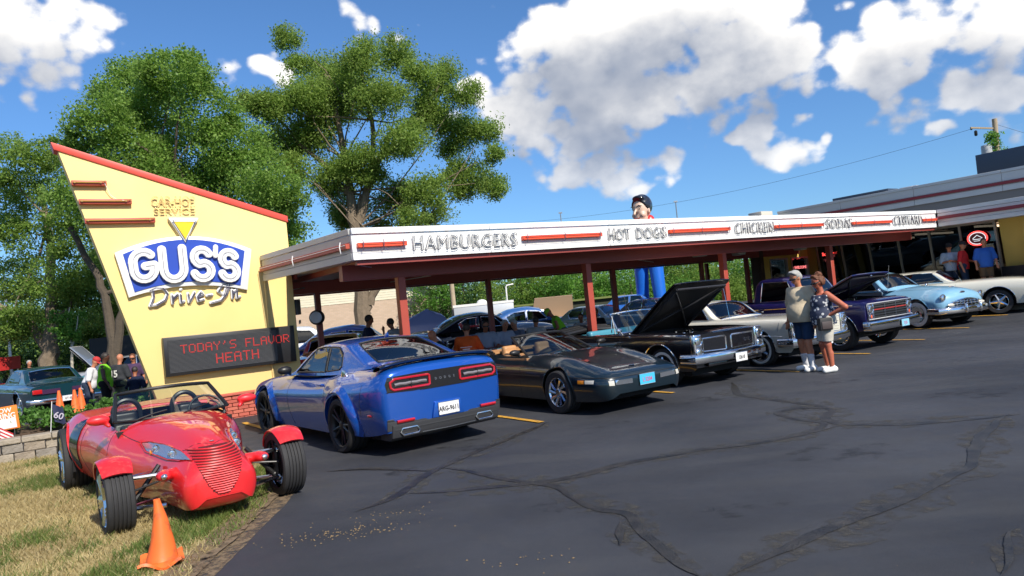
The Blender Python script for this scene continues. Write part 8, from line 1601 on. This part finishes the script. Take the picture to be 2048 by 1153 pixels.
# ------------------------------------------------------------------ cones, signs, flags, round fitting
OR = mat('orange_cone_plastic', (.88, .16, .03), rough=.45, noise=.08, nscale=5, col2=(.30, .08, .035), c2scale=9, c2lo=.55, c2hi=.72)
def cone(lbl, x, y, h=.71, r=.16, old=False, group=None, z=None):
    o = thing('traffic_cone', lbl, 'traffic cone', (x, y, gz(x, y)+.015 if z is None else z), .4, group); g = G(); jr = random.Random(int(abs(x)*50)); seg = 28; V = []; rows = [(r*1.0, .035), (r*.92, .06), (r*.70, h*.35), (r*.42, h*.70), (r*.22, h*.95), (r*.20, h), (r*.15, h), (r*.14, h*.97)]
    for i, (a, b) in enumerate(rows):
        for k in range(seg): t_ = 2*pi*k/seg; w_ = 1+(.07*sin(2*t_+1)+.04*sin(3*t_)) if old and 0 < i < 7 else 1; V.append((a*w_*cos(t_)+(.02*sin(b*6) if old else 0), a*w_*sin(t_), b))
    g.add(V, [(i*seg+k, i*seg+(k+1) % seg, (i+1)*seg+(k+1) % seg, (i+1)*seg+k) for i in range(len(rows)-1) for k in range(seg)]); part('cone', g, OR, o)
    b = r*1.32; g = G(); n = 12
    def bs(u, v): x_ = (u-.5)*2*b; y_ = (v-.5)*2*b; d = max(abs(x_), abs(y_))/b; return (x_, y_, .032+(.035*sin(x_*23+1)*cos(y_*17) if old else 0)*max(0, d-.5)*2)
    g.grid(bs, n, n); me = mk_mesh('base', g.v, g.f, solid=.022); link('base', me, OR, o); return o
cone('battered orange traffic cone standing on the lawn before the red roadster', CONE[0], CONE[1], .50, .112, True)
for i, (x, y) in enumerate([(-12.45, 19.6), (-12.05, 19.9), (-11.85, 19.3)]): cone(['leftmost of three orange cones by the lime-shirted man', 'middle one of the three orange cones by the lime-shirted man', 'rightmost of the three orange cones, nearest the red roadster'][i], x, y, .75, .16, group='cones behind the planting bed')
p = FW(-4.55, 3.2, .37); o = thing('hiring_sign', 'orange and white NOW HIRING yard sign in the bed at the left edge', 'yard sign', p, ANG-.5); OW = mat('sign_orange', (.80, .22, .03), rough=.5)
g = G(); g.bx(-.26, .2, -.004, .004, .12, .50); bd_ = part('panel', g, OW, o, bevel=.002); bd_.rotation_euler = (0, -.08, 0); g = G(); g.bx(-.22, .16, -.008, -.0045, .14, .30); part('white_band', g, WHITE, bd_)
lettering('word', 'NOW', .11, WHITE, bd_, (-.03, -.008, .43), FRONT, depth=.002, bold=.002); lettering('word', 'HIRING', .13, WHITE, bd_, (-.03, -.008, .335), FRONT, depth=.002, bold=.003, sx=.9)
g = G(); g.tube([(-.15, 0, -.1), (-.15, 0, .14)], .005, 5); g.tube([(.1, 0, -.1), (.1, 0, .14)], .005, 5); part('stake', g, ALUM, o)
p = FW(-3.98, 3.12, .36); o = thing('dark_pennant', 'small tilted navy flag with a pale 60 emblem above the retaining wall', 'flag', p, ANG-.3); g = G(); g.tube([(0, 0, -.1), (.06, 0, .50)], .006, 5); part('stick', g, WHITE, o)
g = G(); g.grid(lambda u, v: (.05+.17*u+.03*v, .015*sin(u*5), .46-.30*v-.08*u), 7, 7); fl = part('cloth', g, mat('navy_flag', (.02, .025, .07), rough=.8), o); lettering('numeral', '60', .15, mat('flag_print', (.45, .42, .5), rough=.8), fl, (.15, -.025, .25), FRONT @ Matrix.Rotation(-.4, 3, 'Z'), depth=.001, bold=.002)
p = FW(-4.72, 2.95, .33); o = thing('stars_and_stripes_flag', 'small drooping American flag at the left end of the retaining wall', 'flag', p, ANG); g = G(); g.tube([(-.12, 0, -.05), (-.05, 0, .35)], .006, 5); part('stick', g, WHITE, o)
FR_ = mat('flag_red', (.45, .02, .03), rough=.8); FWm = mat('flag_white', (.7, .68, .66), rough=.8)
for k in range(7): g = G(); g.grid(lambda u, v: (-.06+.30*u, .02*sin(u*7), .30-.19*u**1.3-(k+v)*.028), 9, 2); part('stripe', g, FR_ if k % 2 == 0 else FWm, o)
g = G(); g.grid(lambda u, v: (-.06+.13*u, .02*sin(u*3)-.004, .30-.19*(u*.43)**1.3-v*.11), 5, 3); part('canton', g, MATS['navy_flag'], o)
p = FW(1.35, 4.85); o = thing('round_outdoor_speaker', 'round dark speaker with a pale disc face fixed to the first rear post', 'speaker', (p.x-.02, p.y-.1, 1.86), ANG-.5); o.scale = (.8, .8, .8); g = G(); g.lathe([(.02, -.22), (.17, -.2), (.21, -.12), (.21, 0), (.17, .02)], (0, 0, 0), 'y', 24); hb = part('housing', g, mat('speaker_brown', (.06, .045, .04), rough=.5), o); g = G(); g.lathe([(0, -.235), (.15, -.232), (.165, -.215)], (0, 0, 0), 'y', 24); part('disc_face', g, mat('speaker_face', (.75, .76, .8), rough=.4), o)
